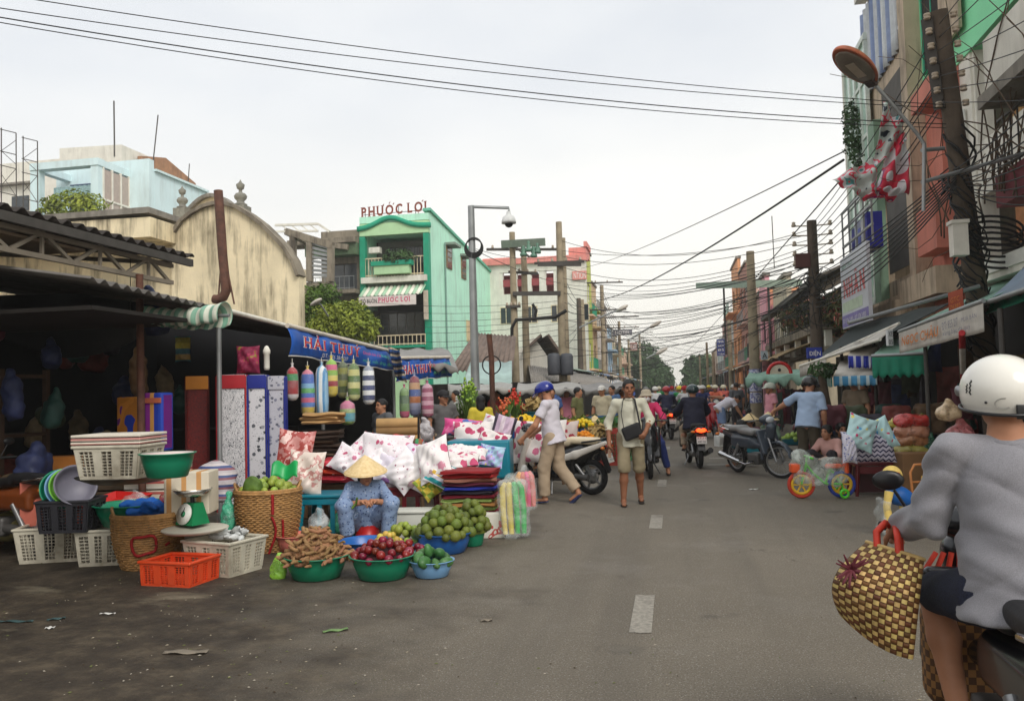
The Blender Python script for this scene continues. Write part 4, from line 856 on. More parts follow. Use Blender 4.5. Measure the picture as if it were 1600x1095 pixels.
wire(W(1322,235,15),W(905,420,62),'thin wire slanting high across the street to the left houses',.3,.018,20);wire(W(1330,262,15),W(1060,560,110),'thin wire running from the glass bay toward the distant trees',.3,.02,20);
rg=random.Random(12)
for k in range(16): wire(W(1268,358+k*8,24),W(876,372+k*14+rg.random()*8,33.5),'wire crossing the street from the old dark pole to the transformer frame',.3+rg.random()*.6,.014,18,group='wires crossing to the transformer frame')
for k in range(12): wire(W(1270,400+k*8,24.2),W(935,448+k*7+rg.random()*8,62),'wire crossing the street toward the left row of houses',.3+rg.random(),.02,18,group='wires crossing to the left houses')
for k in range(10): wire(W(560,470+k*12,36),W(873,470+k*9,33.5),'low wire in front of the mint side wall',.2+.1*rg.random(),.012,14,group='wires before the mint wall')
for k in range(6): wire(W(1172,440+k*22,29),W(1268,395+k*12,24),'wire between the pale pole and the old dark pole',.12,.014,10,group='wires from the pale pole');wire(W(1172,440+k*20,29),W(1139,505+k*9,50),'wire along the far right side poles',.2,.016,10,group='wires along the far right')
for k in range(8): wire(W(876,420+k*18,33.5),W(904,472+k*6,58),'wire between left side poles',.2,.018,10,group='wires along the left side');wire(W(940,450+k*7,62),W(967,505+k*5,84),'wire between far left poles',.3,.022,8,group='wires along the far left')
for k in range(5): wire(W(967,500+k*10,84),W(1104,545+k*6,80),'faint wire over the far road',.5,.022,12,group='wires over the far road')
wire(W(740,390,21.5),W(940,445,45),'wire drooping from the camera post to the left poles',.4,.013,14);wire(W(740,388,21.5),W(873,400,33.5),'upper wire from the camera post',.2,.01,12)
tag(pole('antenna_mast','thin roof antenna mast above the right-hand houses','antenna',WX(1210,420,8),WX(1206,338,8),.04,miron),None)
# roof edge slab on the right beyond the pale pole
t=T('roof_canopy','pale green flat roof canopy above the right-hand houses','canopy',W(1120,440,40));m=MB();a,b=W(1121,446,42)-V(t.location),W(1212,443,34)-V(t.location);m.bar(a,b,2.2,.3);m.build('canopy_slab',mat('pale_green_metal',(150,166,150),.6,.15),t)
m=MB();m.tube([a+V((.3,0,0)),a+V((.3,0,-3.5))],.05);m.tube([b -V((.3,0,0)),b -V((.3,0,3))],.05);m.build('canopy_post',miron,t)
# ---------------------------------------------------------------- market shed and stalls, left
mzinc=mat('dark_zinc',(58,52,48),.75,.3,3,dirt=.6,dcol=(34,28,26));mbeam=mat('pale_steel',(132,122,108),.7,.2,5,dirt=.4);mtarp=mat('shade_black_tarp',(20,19,22),.8,.4,2)  # tarp colour taken near black to carry the shade under the roofs
XE,ze=-6.0,zX(300,401,-6.0);ye=WX(300,401,XE).y
t=T('market_shed','dark open market shed with corrugated roof and steel lattice eave','shed',(XE,ye,0));lo2=V(t.location)
m=MB();corr(m,(0,.05,ze),(0,-16,0),(-7,0,.75),(0,0,1),.03,.2,.012);m.build('corrugated_roof',mzinc,t)  # roof carried on out of view to keep the shed dark inside
m=MB();m.bb((-.03,-15,ze -.13),(.02,0,ze -.04));m.build('eave_purlin',miron,t)
tr=MB();z0,z1=ze -.36,ze -.12
tr.bar((-.12,-8,z0 -.02),(-.12,-.25,z0),.05);tr.bar((-.12,-8,z1 -.02),(-.12,-.25,z1 -.03),.05)
for k in range(9): y=-.3-k*.85;tr.bar((-.12,y,z0),(-.12,y -.42,z1),.035);tr.bar((-.12,y -.84,z0),(-.12,y -.42,z1),.035);tr.bar((-.121,y -.42,z0),(-.121,y -.42,z1),.03)
for k in range(4): tr.bar((-.1,-.3-k*2.2,z1),(-6.5,-.3-k*2.2,z1+.65),.05)
tr.build('lattice_girder',mbeam,t)
m=MB();m.bb((-.9,-6,ze -.2),(-.2,-1.7,ze -.17));m.build('ceiling_board',mat('pale_board',(150,132,112),.8,.2),t)
pz=WX(222,500,XE).y -ye;m=MB();m.tube([(0,pz,0),(-.02,pz,1.5),(-.03,pz,z0)],.042,10);m.build('front_post',mrust,t)
for k,(yy,xx)in enumerate(((-4.5,-.2),(-.6,-6.4),(-5,-6.4))): m=MB();m.tube([(xx,yy,0),(xx,yy,z1)],.05,8);m.build('post',mrust,t)
m=MB();m.bb((-6.9,-15,0),(-6.8,6.5,3.6));m.build('dark_backing',mtarp,t)  # backing sheet added to close the shed so it stays dark
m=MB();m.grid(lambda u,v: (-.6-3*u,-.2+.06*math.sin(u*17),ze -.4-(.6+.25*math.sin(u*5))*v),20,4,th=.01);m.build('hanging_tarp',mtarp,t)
# linen stall behind and beyond
XS=-5.3;ys0,ys1=WX(352,490,XS).y,WX(622,560,XS).y;zs0,zs1=zX(352,480,XS),zX(622,552,XS);t=T('linen_stall','linen stall with corrugated roof and deep dark interior','stall',(XS,ys0,0));Ls=ys1 -ys0
m=MB();corr(m,(-.05,-2.3,zs0+.06),(.0,2.3+Ls,zs1 -zs0),(-5.5,0,.9),(0,0,1),.025,.17,.012);m.build('corrugated_roof',mat('grey_zinc',(98,94,90),.7,.3,3,dirt=.7,dcol=(48,42,38)),t)
m=MB();m.bb((-5.6,-2.5,0),(-5.5,Ls+.4,zs1+.8));m.build('dark_backing',mtarp,t);m=MB();m.prism([(-5.5,0),(-.3,0),(-.3,zs1+.06),(-5.5,zs1+1.0)],.08,(0,Ls+.4,0));m.build('end_backing',mtarp,t)  # rear and end sheets added so the stall interior reads dark
for y in (.02,3.0,Ls): m=MB();m.tube([(-.1,y,0),(-.1,y,zs0+(zs1 -zs0)*y/Ls)],.03,8);m.build('post',mgalv,t)
m=MB();m.bb((-5.4,Ls -1,0),(-2.2,Ls+.2,1.0));m.build('counter',mdark,t)
m=MB();m.tube([(0,-.3,zs0 -.02),(0,Ls,zs1 -.02)],.03,8);m.build('front_rail',mwht,t)
ba=MB();ba.bb((-3,-2.2,zs0 -.22),(-.1,-.2,zs0 -.18));ba.build('shelf',mdark,t)
# rolled striped awning
aw=T('rolled_awning','rolled green and white striped awning sagging under the stall roof','awning',W(290,500,9.6));a,b=W(228,494,9.7)-V(aw.location),W(352,493,9.5)-V(aw.location);ud=(b -a)
m=MB();m.grid(lambda u,v: a+ud*u+V((0,-1,0))*((.13+.04*u)*math.cos(v*4.6-.6)+.012*math.sin(u*40+v*6))+Z3*((.12+.03*u)*math.sin(v*4.6-.6)-.05*math.sin(u*PI)+.01*math.sin(u*33)),60,16,th=.006)
m.build('awning_cloth',mat('awning_stripe',pat=p_stripe(['d8dccb','7fae97'],.11,0),var=.15,rough=.7,dirt=.5,dcol=(90,84,70)),aw);m=MB();m.tube([a -ud*.02,b+ud*.05],.02,6);m.build('roller',mgalv,aw)
# blue banners
mbb=mat('banner_blue',(28,88,176),.5,.12,3);mbr=mat('banner_red_text',(206,48,44),.5,0);mbg=mat('banner_green_text',(96,200,150),.5,0);mbp=mat('banner_pink_text',(226,76,120),.5,0)
def banner(P0,P1,hL,hR,lab,texts,sc=14):
    A,B=V(P0),V(P1);t=T('stall_banner',lab,'banner',A);U=B -A;n=U.cross(Z3).normalized()
    bul=lambda u,v: n*(.05*math.sin(v*2.6)+.015*math.sin(u*23+v*4)+.01*math.sin(u*51))
    pt_=lambda u,v: U*u -Z3*((hL+(hR -hL)*u)*v*(1-.05*abs(math.sin(u*sc))))+bul(u,v)
    m=MB();m.grid(lambda u,v: pt_(u,1-v),70,8,th=.004);bd=m.build('banner_cloth',mbb,t)
    m=MB();m.tube([n*.0+Z3*.03,U+Z3*.03],.035,8);m.build('awning_tube',mat('awning_tube_white',(206,196,180),.5,.15),t)
    e=MB();e.tube([pt_(k/70,1.0)for k in range(71)],.009,5);e.build('hem',mwht,t)
    for s_,u0,u1,v0,v1,mm,bo in texts:
        o_,uu=pt_(u0,v1),pt_(u1,v1)-pt_(u0,v1);vv=pt_(u0,v0)-o_;lettering(s_,o_+n*.07,uu,vv,mm,bd,th=.003+(.004 if mm is mbr else 0),bold=bo*.6,serif=s_.startswith('HẢI'))
    return t
pA,pB=WX(449,512,XS+.12),WX(614,552,XS+.12);hA=pA.z -WX(449,556,XS+.12).z;hB=pB.z -WX(612,580,XS+.12).z
banner(pA,pB,hA,hB,'long blue stall banner reading HẢI THUÝ in red letters',[('HẢI THUÝ',.06,.545,.1,.68,mwl,.06),('HẢI THUÝ',.065,.54,.12,.66,mbr,.012),('ĐT: 076 3841 217',.2,.42,.76,.92,mwl,0),('Chuyên bán sỉ lẻ',.58,.76,.28,.52,mbp,.01),('các loại gối nệm',.77,.95,.2,.5,mbg,.01),('mùng, mền, drap, chiếu',.59,.93,.62,.88,mbg,.01)])
pA,pB=WX(617,567,XS+.3),WX(702,560,XS+.3);pA=W(617,562,15.6);pB=W(702,560,17.8);
banner(pA,pB,.42,.40,'shorter second blue banner beyond the first with partly hidden lettering',[('HẢI THUÝ',.02,.55,.12,.7,mwl,.06),('HẢI THUÝ',.03,.54,.14,.68,mbr,.012),('Chuyên bán gối',.58,.76,.2,.45,mbp,.01),('nệm drap',.78,.97,.15,.42,mbg,.01),('mùng, mền, chiếu',.6,.95,.55,.85,mbg,.01)],9)
o=MB();A_,B_=W(612,540,15.2),W(635,596,15.2)
o.grid(lambda u,v: (W(606+18*u+12*v,540+8*u+50*v,15.2-.2*math.sin(u*6+v*4))-A_),14,20,th=.005);tag(o.build('folded_awning',mat('awning_fold_stripe',pat=p_stripe(['24508c','b8a890','2a2e44'],.12,2),var=.2),None,A_),'gathered striped cloth hanging between the two blue banners','awning')
# goods hanging and stacked inside the shed, its dimness put into their colours
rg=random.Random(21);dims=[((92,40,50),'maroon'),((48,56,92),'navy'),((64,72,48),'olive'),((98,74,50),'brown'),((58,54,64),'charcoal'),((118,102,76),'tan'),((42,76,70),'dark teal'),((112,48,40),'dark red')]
k=0
for (x0,x1,z0,z1,n_,nm,lab)in ((-9.4,-6.7,1.5,2.8,30,'hanging_bag','bag hanging in the dark shed'),(-9.6,-6.9,.3,1.0,22,'goods_sack','sack stacked on the dark shed floor'),(-9.4,-7.0,1.0,1.6,14,'goods_sack','bundle on the upper shelf in the dark shed')):
    for i in range(n_):
        c_,cn=dims[rg.randrange(8)];r_=.11+.1*rg.random();s_=SD(.03);hh=.12+.2*rg.random();s_.box((0,0,0),(r_,r_*.7,hh),.1);s_.ell((0,0,hh*.9),(r_*.5,r_*.4,.15))
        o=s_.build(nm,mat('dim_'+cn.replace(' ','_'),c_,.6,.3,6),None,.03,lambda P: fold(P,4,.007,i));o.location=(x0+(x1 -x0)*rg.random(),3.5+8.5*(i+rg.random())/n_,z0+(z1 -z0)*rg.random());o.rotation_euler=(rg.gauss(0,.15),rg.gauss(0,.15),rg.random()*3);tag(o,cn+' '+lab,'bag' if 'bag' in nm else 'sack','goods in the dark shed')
t=T('goods_rack','dark wooden rack inside the shed behind the crates','rack',(-9.2,8.6,0));m=MB()
for z in (.5,1.2,1.9): m.bb((-1.6,-.35,z),(1.6,.35,z+.04))
m.build('shelf',mat('dark_wood',(70,52,40),.8),t);[MB().bb((x,y,0),(x+.06,y+.06,2.0)).build('upright',mat('dark_wood'),t)for x in (-1.6,1.55)for y in (-.38,.33)]
# lit lamp under the shade
t=T('hanging_lamp','lit lamp with pale shade hanging in the shed','lamp',W(204,500,10.2));m=MB();m.lathe([(.02,.1),(.06,.09),(.17,.0),(.165,-.01),(.05,.07)],18);m.build('lamp_shade',mat('pale_green_shade',(176,190,160),.4),t);m=MB();m.ell((0,0,-.0),(.13,.13,.025));m.build('bulb',mat('lit_bulb',(255,250,225),emit=((255,248,220),5.0)),t);m=MB();m.tube([(0,0,.1),(0,0,.9)],.006,4);m.build('cord',mcable,t)
o=MB();o.lathe([(0,0),(.03,0),(.035,.03),(.035,.2),(.045,.21),(.045,.25),(.02,.3),(0,.31)],12);tag(o.build('lamp_bulb',mwht,None,W(417,578,10.5)),'unlit white tube bulb hanging at the stall front','bulb')
# ---- centre-left tarps and low roofs
def tarp(corners,lab,m_,sag=.25,posts=True,nm='tarp_canopy',edge=.12):
    P4=[V(p_)for p_ in corners];c0=sum(P4,V((0,0,0)))/4;c0.z=0;t=T(nm,lab,'canopy',c0);A,B,C_,D=[p_ -c0 for p_ in P4];m=MB()
    m.grid(lambda u,v: (A*(1-u)+B*u)*(1-v)+(D*(1-u)+C_*u)*v -Z3*(sag*math.sin(PI*u)*math.sin(PI*v)+.03*math.sin(u*14+v*6)),24,14,th=.01);m.build('tarp',m_,t)
    e=MB();e.grid(lambda u,v: A*(1-u)+B*u -Z3*(edge*v*(1+.4*math.sin(u*31))+.03*math.sin(u*14)),30,2,th=.006);e.build('tarp_edge',m_,t)
    if posts:
        for p_ in (A,B,C_,D): q_=MB();q_.tube([(p_.x,p_.y,0),p_],.03,6);q_.build('post',miron,t)
    return t
mgt=mat('grey_tarp',(168,164,158),.6,.15,2,dirt=.3);mgt2=mat('dark_grey_tarp',(136,132,128),.6,.15,2,dirt=.3)
tarp([W(806,608,21),W(910,608,21),W(905,598,26),W(810,598,26)],'grey tarp canopy on posts over the flower stalls',mgt,.1)
tarp([W(912,610,23),W(985,606,26),W(985,597,33),W(905,600,29)],'grey tarp beyond the first one toward the road',mgt2,.15)
tarp([W(700,610,19),W(800,606,19),W(800,598,24),W(700,600,24)],'low grey tarp behind the camera post',mgt,.12)
tarp([W(624,555,16.5),W(716,575,17.2),W(700,545,22),W(625,545,21)],'sagging grey tarp above the second blue banner',mgt2,.1,False)
mbrz=mat('brown_zinc',(120,104,94),.8,.2,2,dirt=.5)
def lowroof(P0,P1,P2,P3,lab,m_,wallm,ribs=.3):
    A,B,C_,D=[V(p_)for p_ in (P0,P1,P2,P3)];t=T('low_shed',lab,'shed',(A.x,A.y,0));o_=V(t.location);m=MB();N_=(B -A).cross(D -A);N_=N_ if N_.z >0 else -N_
    L_=(B -A).length;k_=int(L_/ribs*6);m.grid(lambda u,v: (A*(1-u)+B*u)*(1-v)+(D*(1-u)+C_*u)*v -o_+N_.normalized()*.03*math.sin(u*k_),k_+2,1,th=.015);m.build('roof',m_,t)
    w_=MB();s_=(A -o_)*.97+(D -o_)*.03;e_=(B -o_);w_.box(((A+B)/2-o_).to_2d().to_3d()+(D -A).to_2d().to_3d()*.5+Z3*(min(A.z,B.z)/2-.1),((B -A).to_2d().length*.96,max(.5,(D -A).to_2d().length*.8),min(A.z,B.z)-.25),RM(math.atan2((B -A).y,(B -A).x)));w_.build('wall',wallm,t);return t
lowroof(W(702,578,30),W(800,585,27),W(806,525,31),W(742,520,36),'brown metal roofed shed before the mint side wall',mbrz,mdark)
lowroof(W(722,600,24),W(800,600,24),W(800,565,26.5),W(735,565,26.5),'pale green sheet metal lean-to roof behind the ring post',mat('pale_green_sheet',(164,186,180),.6,.15,2),mdark,.4)
lowroof(W(830,598,30),W(960,603,44),W(945,590,46),W(825,570,34),'long grey awning roof on the left beyond the poles',mat('grey_sheet',(134,128,120),.7,.2),mdark)
lowroof(W(900,590,50),W(985,603,66),W(960,590,68),W(890,575,56),'striped awning roof farther on the left',mat('striped_sheet',pat=p_stripe(['c8c0b0','6a7c94'],.5,1),var=.1),mdark)
# small white gabled shed
t=T('white_gable_shed','small stained white gabled shed behind the poles','shed',W(806,600,38));q=lambda px,py,d=38: W(px,py,d)-V(t.location);pl=[q(806,600),q(806,552),q(834,526),q(855,556),q(862,600)];m=MB();n_=V((0,.2,0));m.add(pl+[p_+V((0,5,0))for p_ in pl],[(0,1,2,3,4),(9,8,7,6,5),(0,5,6,1),(3,8,9,4)]);m.build('gable_wall',mwht,t)
m=MB();[m.bar(pl[i]+V((0,2.3,.06)),pl[i+1]+V((0,2.3,.06)),5.4,.1,(0,0,1))for i in (1,2)];m.build('gable_roof',mbrz,t)
# striped awnings along the left shops, far
for k in range(9):
    y=46+k*8.0;cn=['grey green','faded blue','cream','dull red','pale grey','olive','light blue','tan','white'][k];c_=[(130,146,130),(120,140,170),(210,196,170),(150,96,88),(180,180,176),(130,130,96),(150,176,190),(176,156,130),(200,200,196)][k]
    tarp([V((-4.6,y,2.5)),V((-4.6,y+5.5,2.5)),V((-7.3,y+5.5,3.1)),V((-7.3,y,3.1))],cn+' shop awning along the left pavement',mat('awn_'+cn.replace(' ','_'),c_,.7,.15),.05,True,'shop_awning')
# trees by the old house
def tree(loc,h,lobes,n,size,lab,lm,seed,name='tree'):
    t=T(name,lab,'tree',loc);m=MB();m.tube([(0,0,0),(.1*h/5,0,h*.3),(0,.1,h*.62)],[h*.028,h*.022,h*.012],10)
    rg_=random.Random(seed)
    for c,r in lobes: c=V(c);m.tube([(0,.05,h*.35+.1*rg_.random()*h),c*.6+V((0,0,.12*h)),c],[h*.014,h*.009,h*.004],6)
    m.build('trunk',mbark,t);leaves(lobes,None,n,size,seed).build('crown',lm,t);return t
p_=W(545,512,30);b0=V((p_.x,p_.y,0));q=lambda px,py,d=30: W(px,py,d)-b0
tree(b0,4.4,[(q(540,505),(1.0,.9,.8)),(q(520,500,30.5),(.8,.8,.6)),(q(560,515,29.5),(.8,.8,.6)),(q(550,488),(.6,.6,.5)),(q(505,520),(.7,.6,.5)),(q(575,505),(.5,.5,.4))],5200,.085,'bushy yellow-green tree behind the linen stall',mleafy,31)
p_=W(495,478,33);b0=V((p_.x,p_.y,0));q=lambda px,py,d=33: W(px,py,d)-b0
tree(b0,5,[(q(495,470),(.8,.8,.7)),(q(480,490),(.8,.7,.6)),(q(510,462),(.6,.6,.5)),(q(476,512),(.6,.6,.7))],3200,.085,'smaller green tree against the stained wall edge',mleaf,32)
# avenue trees at the far end
for k,(pp,nm_)in enumerate((([(1005,562,5),(1022,592,5.5),(1000,595,5),(1036,602,3.6),(985,580,4),(1016,577,4),(1032,586,3)],'left'),([(1088,576,4),(1094,595,5),(1080,602,3),(1098,575,3.6),(1084,590,3)],'right'))):
    d=140+8*k;p_=W(pp[1][0],590,d);b0=V((p_.x,p_.y,0));tree(b0,9,[(W(x,y,d+random.uniform(-3,3))-b0,(r_*.62,r_*.62,r_*.58))for x,y,r_ in pp],9000,.34,'dense green avenue tree at the road end on the '+nm_,mleafd,40+k)
for k in range(7):
    d=170+k*14;p_=W((962+11*k)if k <4 else (1098+8*(k -4)),600,d);b0=V((p_.x,p_.y,0));tree(b0,10,[((random.uniform(-2,2),random.uniform(-2,2),6+random.uniform(-2,2)),(3,3,2.6))for _ in range(5)],2500,.5,['pale','tall','round','thin','low','wide','far'][k]+' hazy tree in the distance behind the avenue trees',mleaf,50+k)
# ---------------------------------------------------------------- goods makers
def yawto(p): return math.atan2(-p[0],p[1])      # rotation so that local -y looks at the camera
def crate_mesh(w_,d,h,tp=.85,bars=.028,lip=.03):
    """slatted plastic crate, tapered, open top; local origin at base centre"""
    m=MB();W0,D0=w_*tp,d*tp
    def wall(P0,P1,Q0,Q1,nrm):   # P lower, Q upper
        P0,P1,Q0,Q1=map(V,(P0,P1,Q0,Q1));L_=(P1 -P0).length
        pt=lambda u,v: (P0*(1-u)+P1*u)*(1-v)+(Q0*(1-u)+Q1*u)*v
        def quad(u0,u1,v0,v1,th=.008):
            a=[pt(u0,v0),pt(u1,v0),pt(u1,v1),pt(u0,v1)];n_=V(nrm)*th
            m.add([p -n_ for p in a]+[p+n_ for p in a],[(3,2,1,0),(4,5,6,7),(0,1,5,4),(1,2,6,5),(2,3,7,6),(3,0,4,7)])
        quad(0,1,0,.1);quad(0,1,.86,1,.012)
        segs=[(0,.07),(.28,.42),(.58,.72),(.93,1)]
        for a,b in segs: quad(a,b,.1,.86,.011)
        gaps=[(.07,.28),(.42,.58),(.72,.93)]
        for a,b in gaps:
            n_=max(2,int((b -a)*L_/bars))
            for i in range(1,n_): u=a+(b -a)*i/n_;quad(u -.0035/L_,u+.0035/L_,.1,.86,.005)
            for j in range(1,8): v=.1+.76*j/8;quad(a,b,v -.012,v+.012,.004)
    x,y,X,Y=W0/2,D0/2,w_/2,d/2
    wall((-x,-y,0),(x,-y,0),(-X,-Y,h),(X,-Y,h),(0,-1,0));wall((x,y,0),(-x,y,0),(X,Y,h),(-X,Y,h),(0,1,0));wall((x,-y,0),(x,y,0),(X,-Y,h),(X,Y,h),(1,0,0));wall((-x,y,0),(-x,-y,0),(-X,Y,h),(-X,-Y,h),(-1,0,0))
    m.box((0,0,.01),(W0,D0,.02))
    return m
def rim_mb(w_,d,h,t_=.04):
    m=MB();m.box((0,-d/2,h),(w_+t_,t_,.025),b=.008);m.box((0,d/2,h),(w_+t_,t_,.025),b=.008);m.box((-w_/2,0,h),(t_,d -t_,.024),b=.008);m.box((w_/2,0,h),(t_,d -t_,.024),b=.008);return m
mcw=mat('dirty_white_plastic',(196,190,172),.5,.15,6,dirt=.7,dcol=(104,92,74));mco=mat('orange_plastic',(214,74,36),.4,.1,6,dirt=.2)
def crate(px,py,w_,d,h,yaw,lab,m_=mcw,name='plastic_crate',z=0,tp=.86):
    t=T(name,lab,'crate',G(px,py,z),yaw,'plastic crates');crate_mesh(w_,d,h,tp).build('slatted_sides',m_,t);rim_mb(w_,d,h).build('rim',m_,t);return t
def basin_prof(r,h): return [(0,.004),(r*.68,.004),(r*.74,.012),(r*.9,h*.6),(r*.97,h*.93),(r*1.05,h*.965),(r*1.06,h),(r*1.0,h*1.005),(r*.94,h*.93),(r*.87,h*.6),(r*.7,.022),(0,.02)]
def basin(loc,r,h,m_,lab,tilt=None,name='basin'):
    m=MB();m.lathe(basin_prof(r,h),40);o=m.build(name,m_,None,loc);
    if tilt: o.rotation_euler=tilt
    return tag(o,lab,'basin','plastic basins')
mbg_=mat('green_plastic',(14,126,92),.3,.08,5,spec=.5,dirt=.15);mbb_=mat('blue_plastic',(36,96,168),.3,.08,5,spec=.5);mlb_=mat('light_blue_plastic',(116,160,200),.35,.08,5);mpk_=mat('pink_plastic',(226,130,116),.35,.08,5);mrd_=mat('red_plastic',(190,36,34),.35,.1,5);mtl_=mat('teal_plastic',(18,120,140),.35,.08,5);mmr_=mat('maroon_plastic',(104,22,30),.35,.1,5);mgy_=mat('grey_plastic',(110,108,120),.45,.1)
mwick=mat('wicker',(168,126,76),.7,.3,22,bump=.4,bs=80,dirt=.35,dcol=(86,58,34))
def wicker_basket(loc,r0,r1,h,lab,yaw,mark):
    t=T('wicker_basket',lab,'basket',loc,yaw);wv=MB();nr=int(h/.021);ns=64;nst=32
    rad=lambda f: r0+(r1 -r0)*f+.03*math.sin(PI*f)
    for i in range(nr):
        f=(i+.5)/nr;R_=rad(f);pts=[V(((R_+.008*math.cos(k*PI*nst/ns*2/2+i*PI))*math.cos(2*PI*k/ns),(R_+.008*math.cos(k*PI+i*PI))*math.sin(2*PI*k/ns),f*h+.003*math.sin(k*1.3+i)))for k in range(ns)]
        wv.tube(pts,.0115,5,closed=True)
    wv.build('weave',mwick,t);st=MB()
    for k in range(nst): a=2*PI*(k+.5)/nst;st.tube([(rad(f)*math.cos(a),rad(f)*math.sin(a),f*h)for f in (0,.25,.5,.75,1)],.007,4)
    st.build('stakes',mwick,t);rm=MB()
    for k in range(2): rm.torus((0,0,h+.012-.02*k),rad(1)+.006*k,.018,48,6)
    rm.build('rim',mwick,t)
    bt=MB();bt.lathe([(0,.01),(r0,.01)],32);bt.build('bottom',mwick,t)
    for s_ in (-1,1):
        hd=MB();hd.tube([V((s_*rad(1)*math.cos(.15*(a -4)),rad(1)*math.sin(.15*(a -4)),h -.02+.1*math.sin(PI*a/8)))for a in range(9)],.014,6);hd.build('handle',mwick,t)
    mk=MB();mrp=mat('red_paint_mark',(150,22,26),.7,.2,30)
    if mark == 'ring':
        def sp(a_,z): R_=rad(z/h)+.021;return V((R_*math.sin(a_),-R_*math.cos(a_),z))
        mk.tube([sp(-.08+.33*math.cos(k*.35),h*.5+.10*math.sin(k*.35)+.02*math.sin(k))for k in range(19)],.014,6);mk.tube([sp(.5+.04*k,h*.46+.008*k)for k in range(4)],.011,6)
    else:
        def sp(a_,z): R_=rad(z/h)+.021;return V((R_*math.sin(a_),-R_*math.cos(a_),z))
        mk.tube([sp(.15,h*.98-.1*k)for k in range(3)],.016,6);mk.tube([sp(.12+.13*math.sin(k*.5),h*.62-.05*k)for k in range(9)],.013,6);mk.tube([sp(.45+.02*k,h*.55-.06*k)for k in range(6)],.013,6)
    mk.build('red_mark',mrp,t);return t
def heap(c,Rh,H,r,seed,tries=4000,mx=90,zmin=0,gap=1.75):
    rg_=random.Random(seed);out=[]
    for _ in range(tries):
        a=rg_.random()*6.283;q=Rh*math.sqrt(rg_.random());z=H*(1-(q/Rh)** 1.7)-rg_.random()*r*.5+zmin;p=V((q*math.cos(a),q*math.sin(a),z))
        if all((p -o).length >r*gap for o in out):
            out.append(p)
            if len(out)>= mx: break
    return [V(c)+p for p in out]
def fruit_mesh(kind):
    m=MB()
    if kind == 'apple': m.lathe([(0,-.78),(.22,-.86),(.55,-.7),(.88,-.25),(.98,.12),(.86,.55),(.55,.82),(.25,.86),(.08,.74),(0,.68)],14);m.tube([(0,0,.66),(.06,.02,1.0)],.05,4)
    elif kind == 'round': m.ell((0,0,0),(1,1,.93),14,9);m.lathe([(0,.95),(.1,.96),(.16,.9)],7)
    elif kind == 'mango': 
        m.lathe([(0,-1.45),(.3,-1.38),(.66,-1.05),(.9,-.4),(.94,.1),(.8,.7),(.5,1.15),(.2,1.36),(0,1.4)],14,M=RM(0,PI/2),sy=.86)
    elif kind == 'pod':
        pts=[(math.sin(k*.62)*.9*(1 if k % 2 else .9),k*.55-2.2,.25*math.sin(k*1.1))for k in range(9)];m.tube(pts,[.18,.42,.36,.46,.38,.47,.37,.42,.15],7)
    return m.mesh(kind)
FM={k: fruit_mesh(k)for k in ('apple','round','mango','pod')}
def fruits(pts,kind,r,m_,nm,lab,grp,seed=1,flat=False):
    rg_=random.Random(seed);me=FM[kind].copy();me.materials.append(m_)
    for p in pts:
        o=bpy.data.objects.new(nm,me);COL.objects.link(o);o.location=p;s_=r*rg_.uniform(.78,1.16);o.scale=(s_,s_,s_);o.rotation_euler=(rg_.gauss(0,.35)if flat else rg_.random()*6,rg_.gauss(0,.35)if flat else rg_.random()*6,rg_.random()*6.3);tag(o,lab,'fruit',grp)
mapp=mat('dark_red_apple',(120,24,34),.3,.25,3,spec=.5,rnd=.3);mora=mat('green_orange',(96,108,40),.5,.25,3,rnd=.3,bump=.2,bs=30);mlime=mat('lime_green',(140,156,62),.45,.2,3,rnd=.25);mmango=mat('green_mango',(62,106,56),.4,.2,2,rnd=.2);mtam=mat('tamarind_brown',(150,112,76),.75,.25,5,rnd=.22,bump=.3,bs=12);myel=mat('yellow_fruit',(206,176,80),.45,.15,3,rnd=.2)
# ---- pile of crates and basins at the left
crate(92,872,.66,.5,.34,.35,'long grey-white crate at the far left under the dark basket');crate(166,878,.42,.42,.34,.3,'small white crate between the long crate and wicker basket')
crate(352,892,.56,.46,.30,-.25,'white crate with bottles at the right of the pile',tp=.88);crate(282,908,.5,.4,.2,-.1,'low orange-red crate lying in front of the wicker basket',mco,tp=.97)
wicker_basket(G(233,884),.235,.325,.50,'round wicker basket with red ring mark and blue cloth',.55,'ring')
p=G(233,880)+V((0,0,.5));s_=SD(.03);
for k in range(9): a=k*.75;s_.ell((.17*math.cos(a),.14*math.sin(a),.03+.05*(k % 2)),(.13,.06,.045),RM(a*1.7,.3*math.sin(k)))
s_.ell((0,0,.03),(.22,.18,.06));o=s_.build('blue_cloth',mat('blue_cloth',(24,92,176),.75,.15,8),None,.012,lambda P: fold(P,5,.006),p);tag(o,'crumpled bright blue cloth on top of the wicker basket','cloth')
# row behind
z1=.34
basin(G(205,820,.36),.34,.22,mbg_,'wide green basin on the small crate behind the blue cloth');s_=SD(.02)
tr=MB();tr.lathe([(0,0),(.3,0),(.36,.07),(.35,.08),(.29,.012),(0,.012)],4,sx=1.1,sy=.8,smooth=False);o=tr.build('red_tray',mrd_,None,G(177,790,.5),(.18,-.1,.5));tag(o,'red square tray tilted in the green basin','tray')
# dark basket with stacked basins
t=crate(112,828,.48,.4,.3,.25,'black woven-plastic basket holding stacked basins',mat('black_basket',(40,40,46),.5,.2),'plastic_basket',.34,.9)
for k,(dx,m_,r_,lb)in enumerate(((-16,mbg_,.19,'green basin leaning in the black basket'),(-9,mlb_,.185,'light blue basin nested behind the green one'),(-4,mat('lime_plastic',(120,190,70),.35),.18,'lime rimmed basin in the leaning stack'),(5,mgy_,.19,'grey basin at the front of the leaning stack'))): basin(W(108+dx,768-2*k,8.35-.06*k),r_,.12,m_,lb,(1.25,.0,.9+.02*k),'stacked_basin')
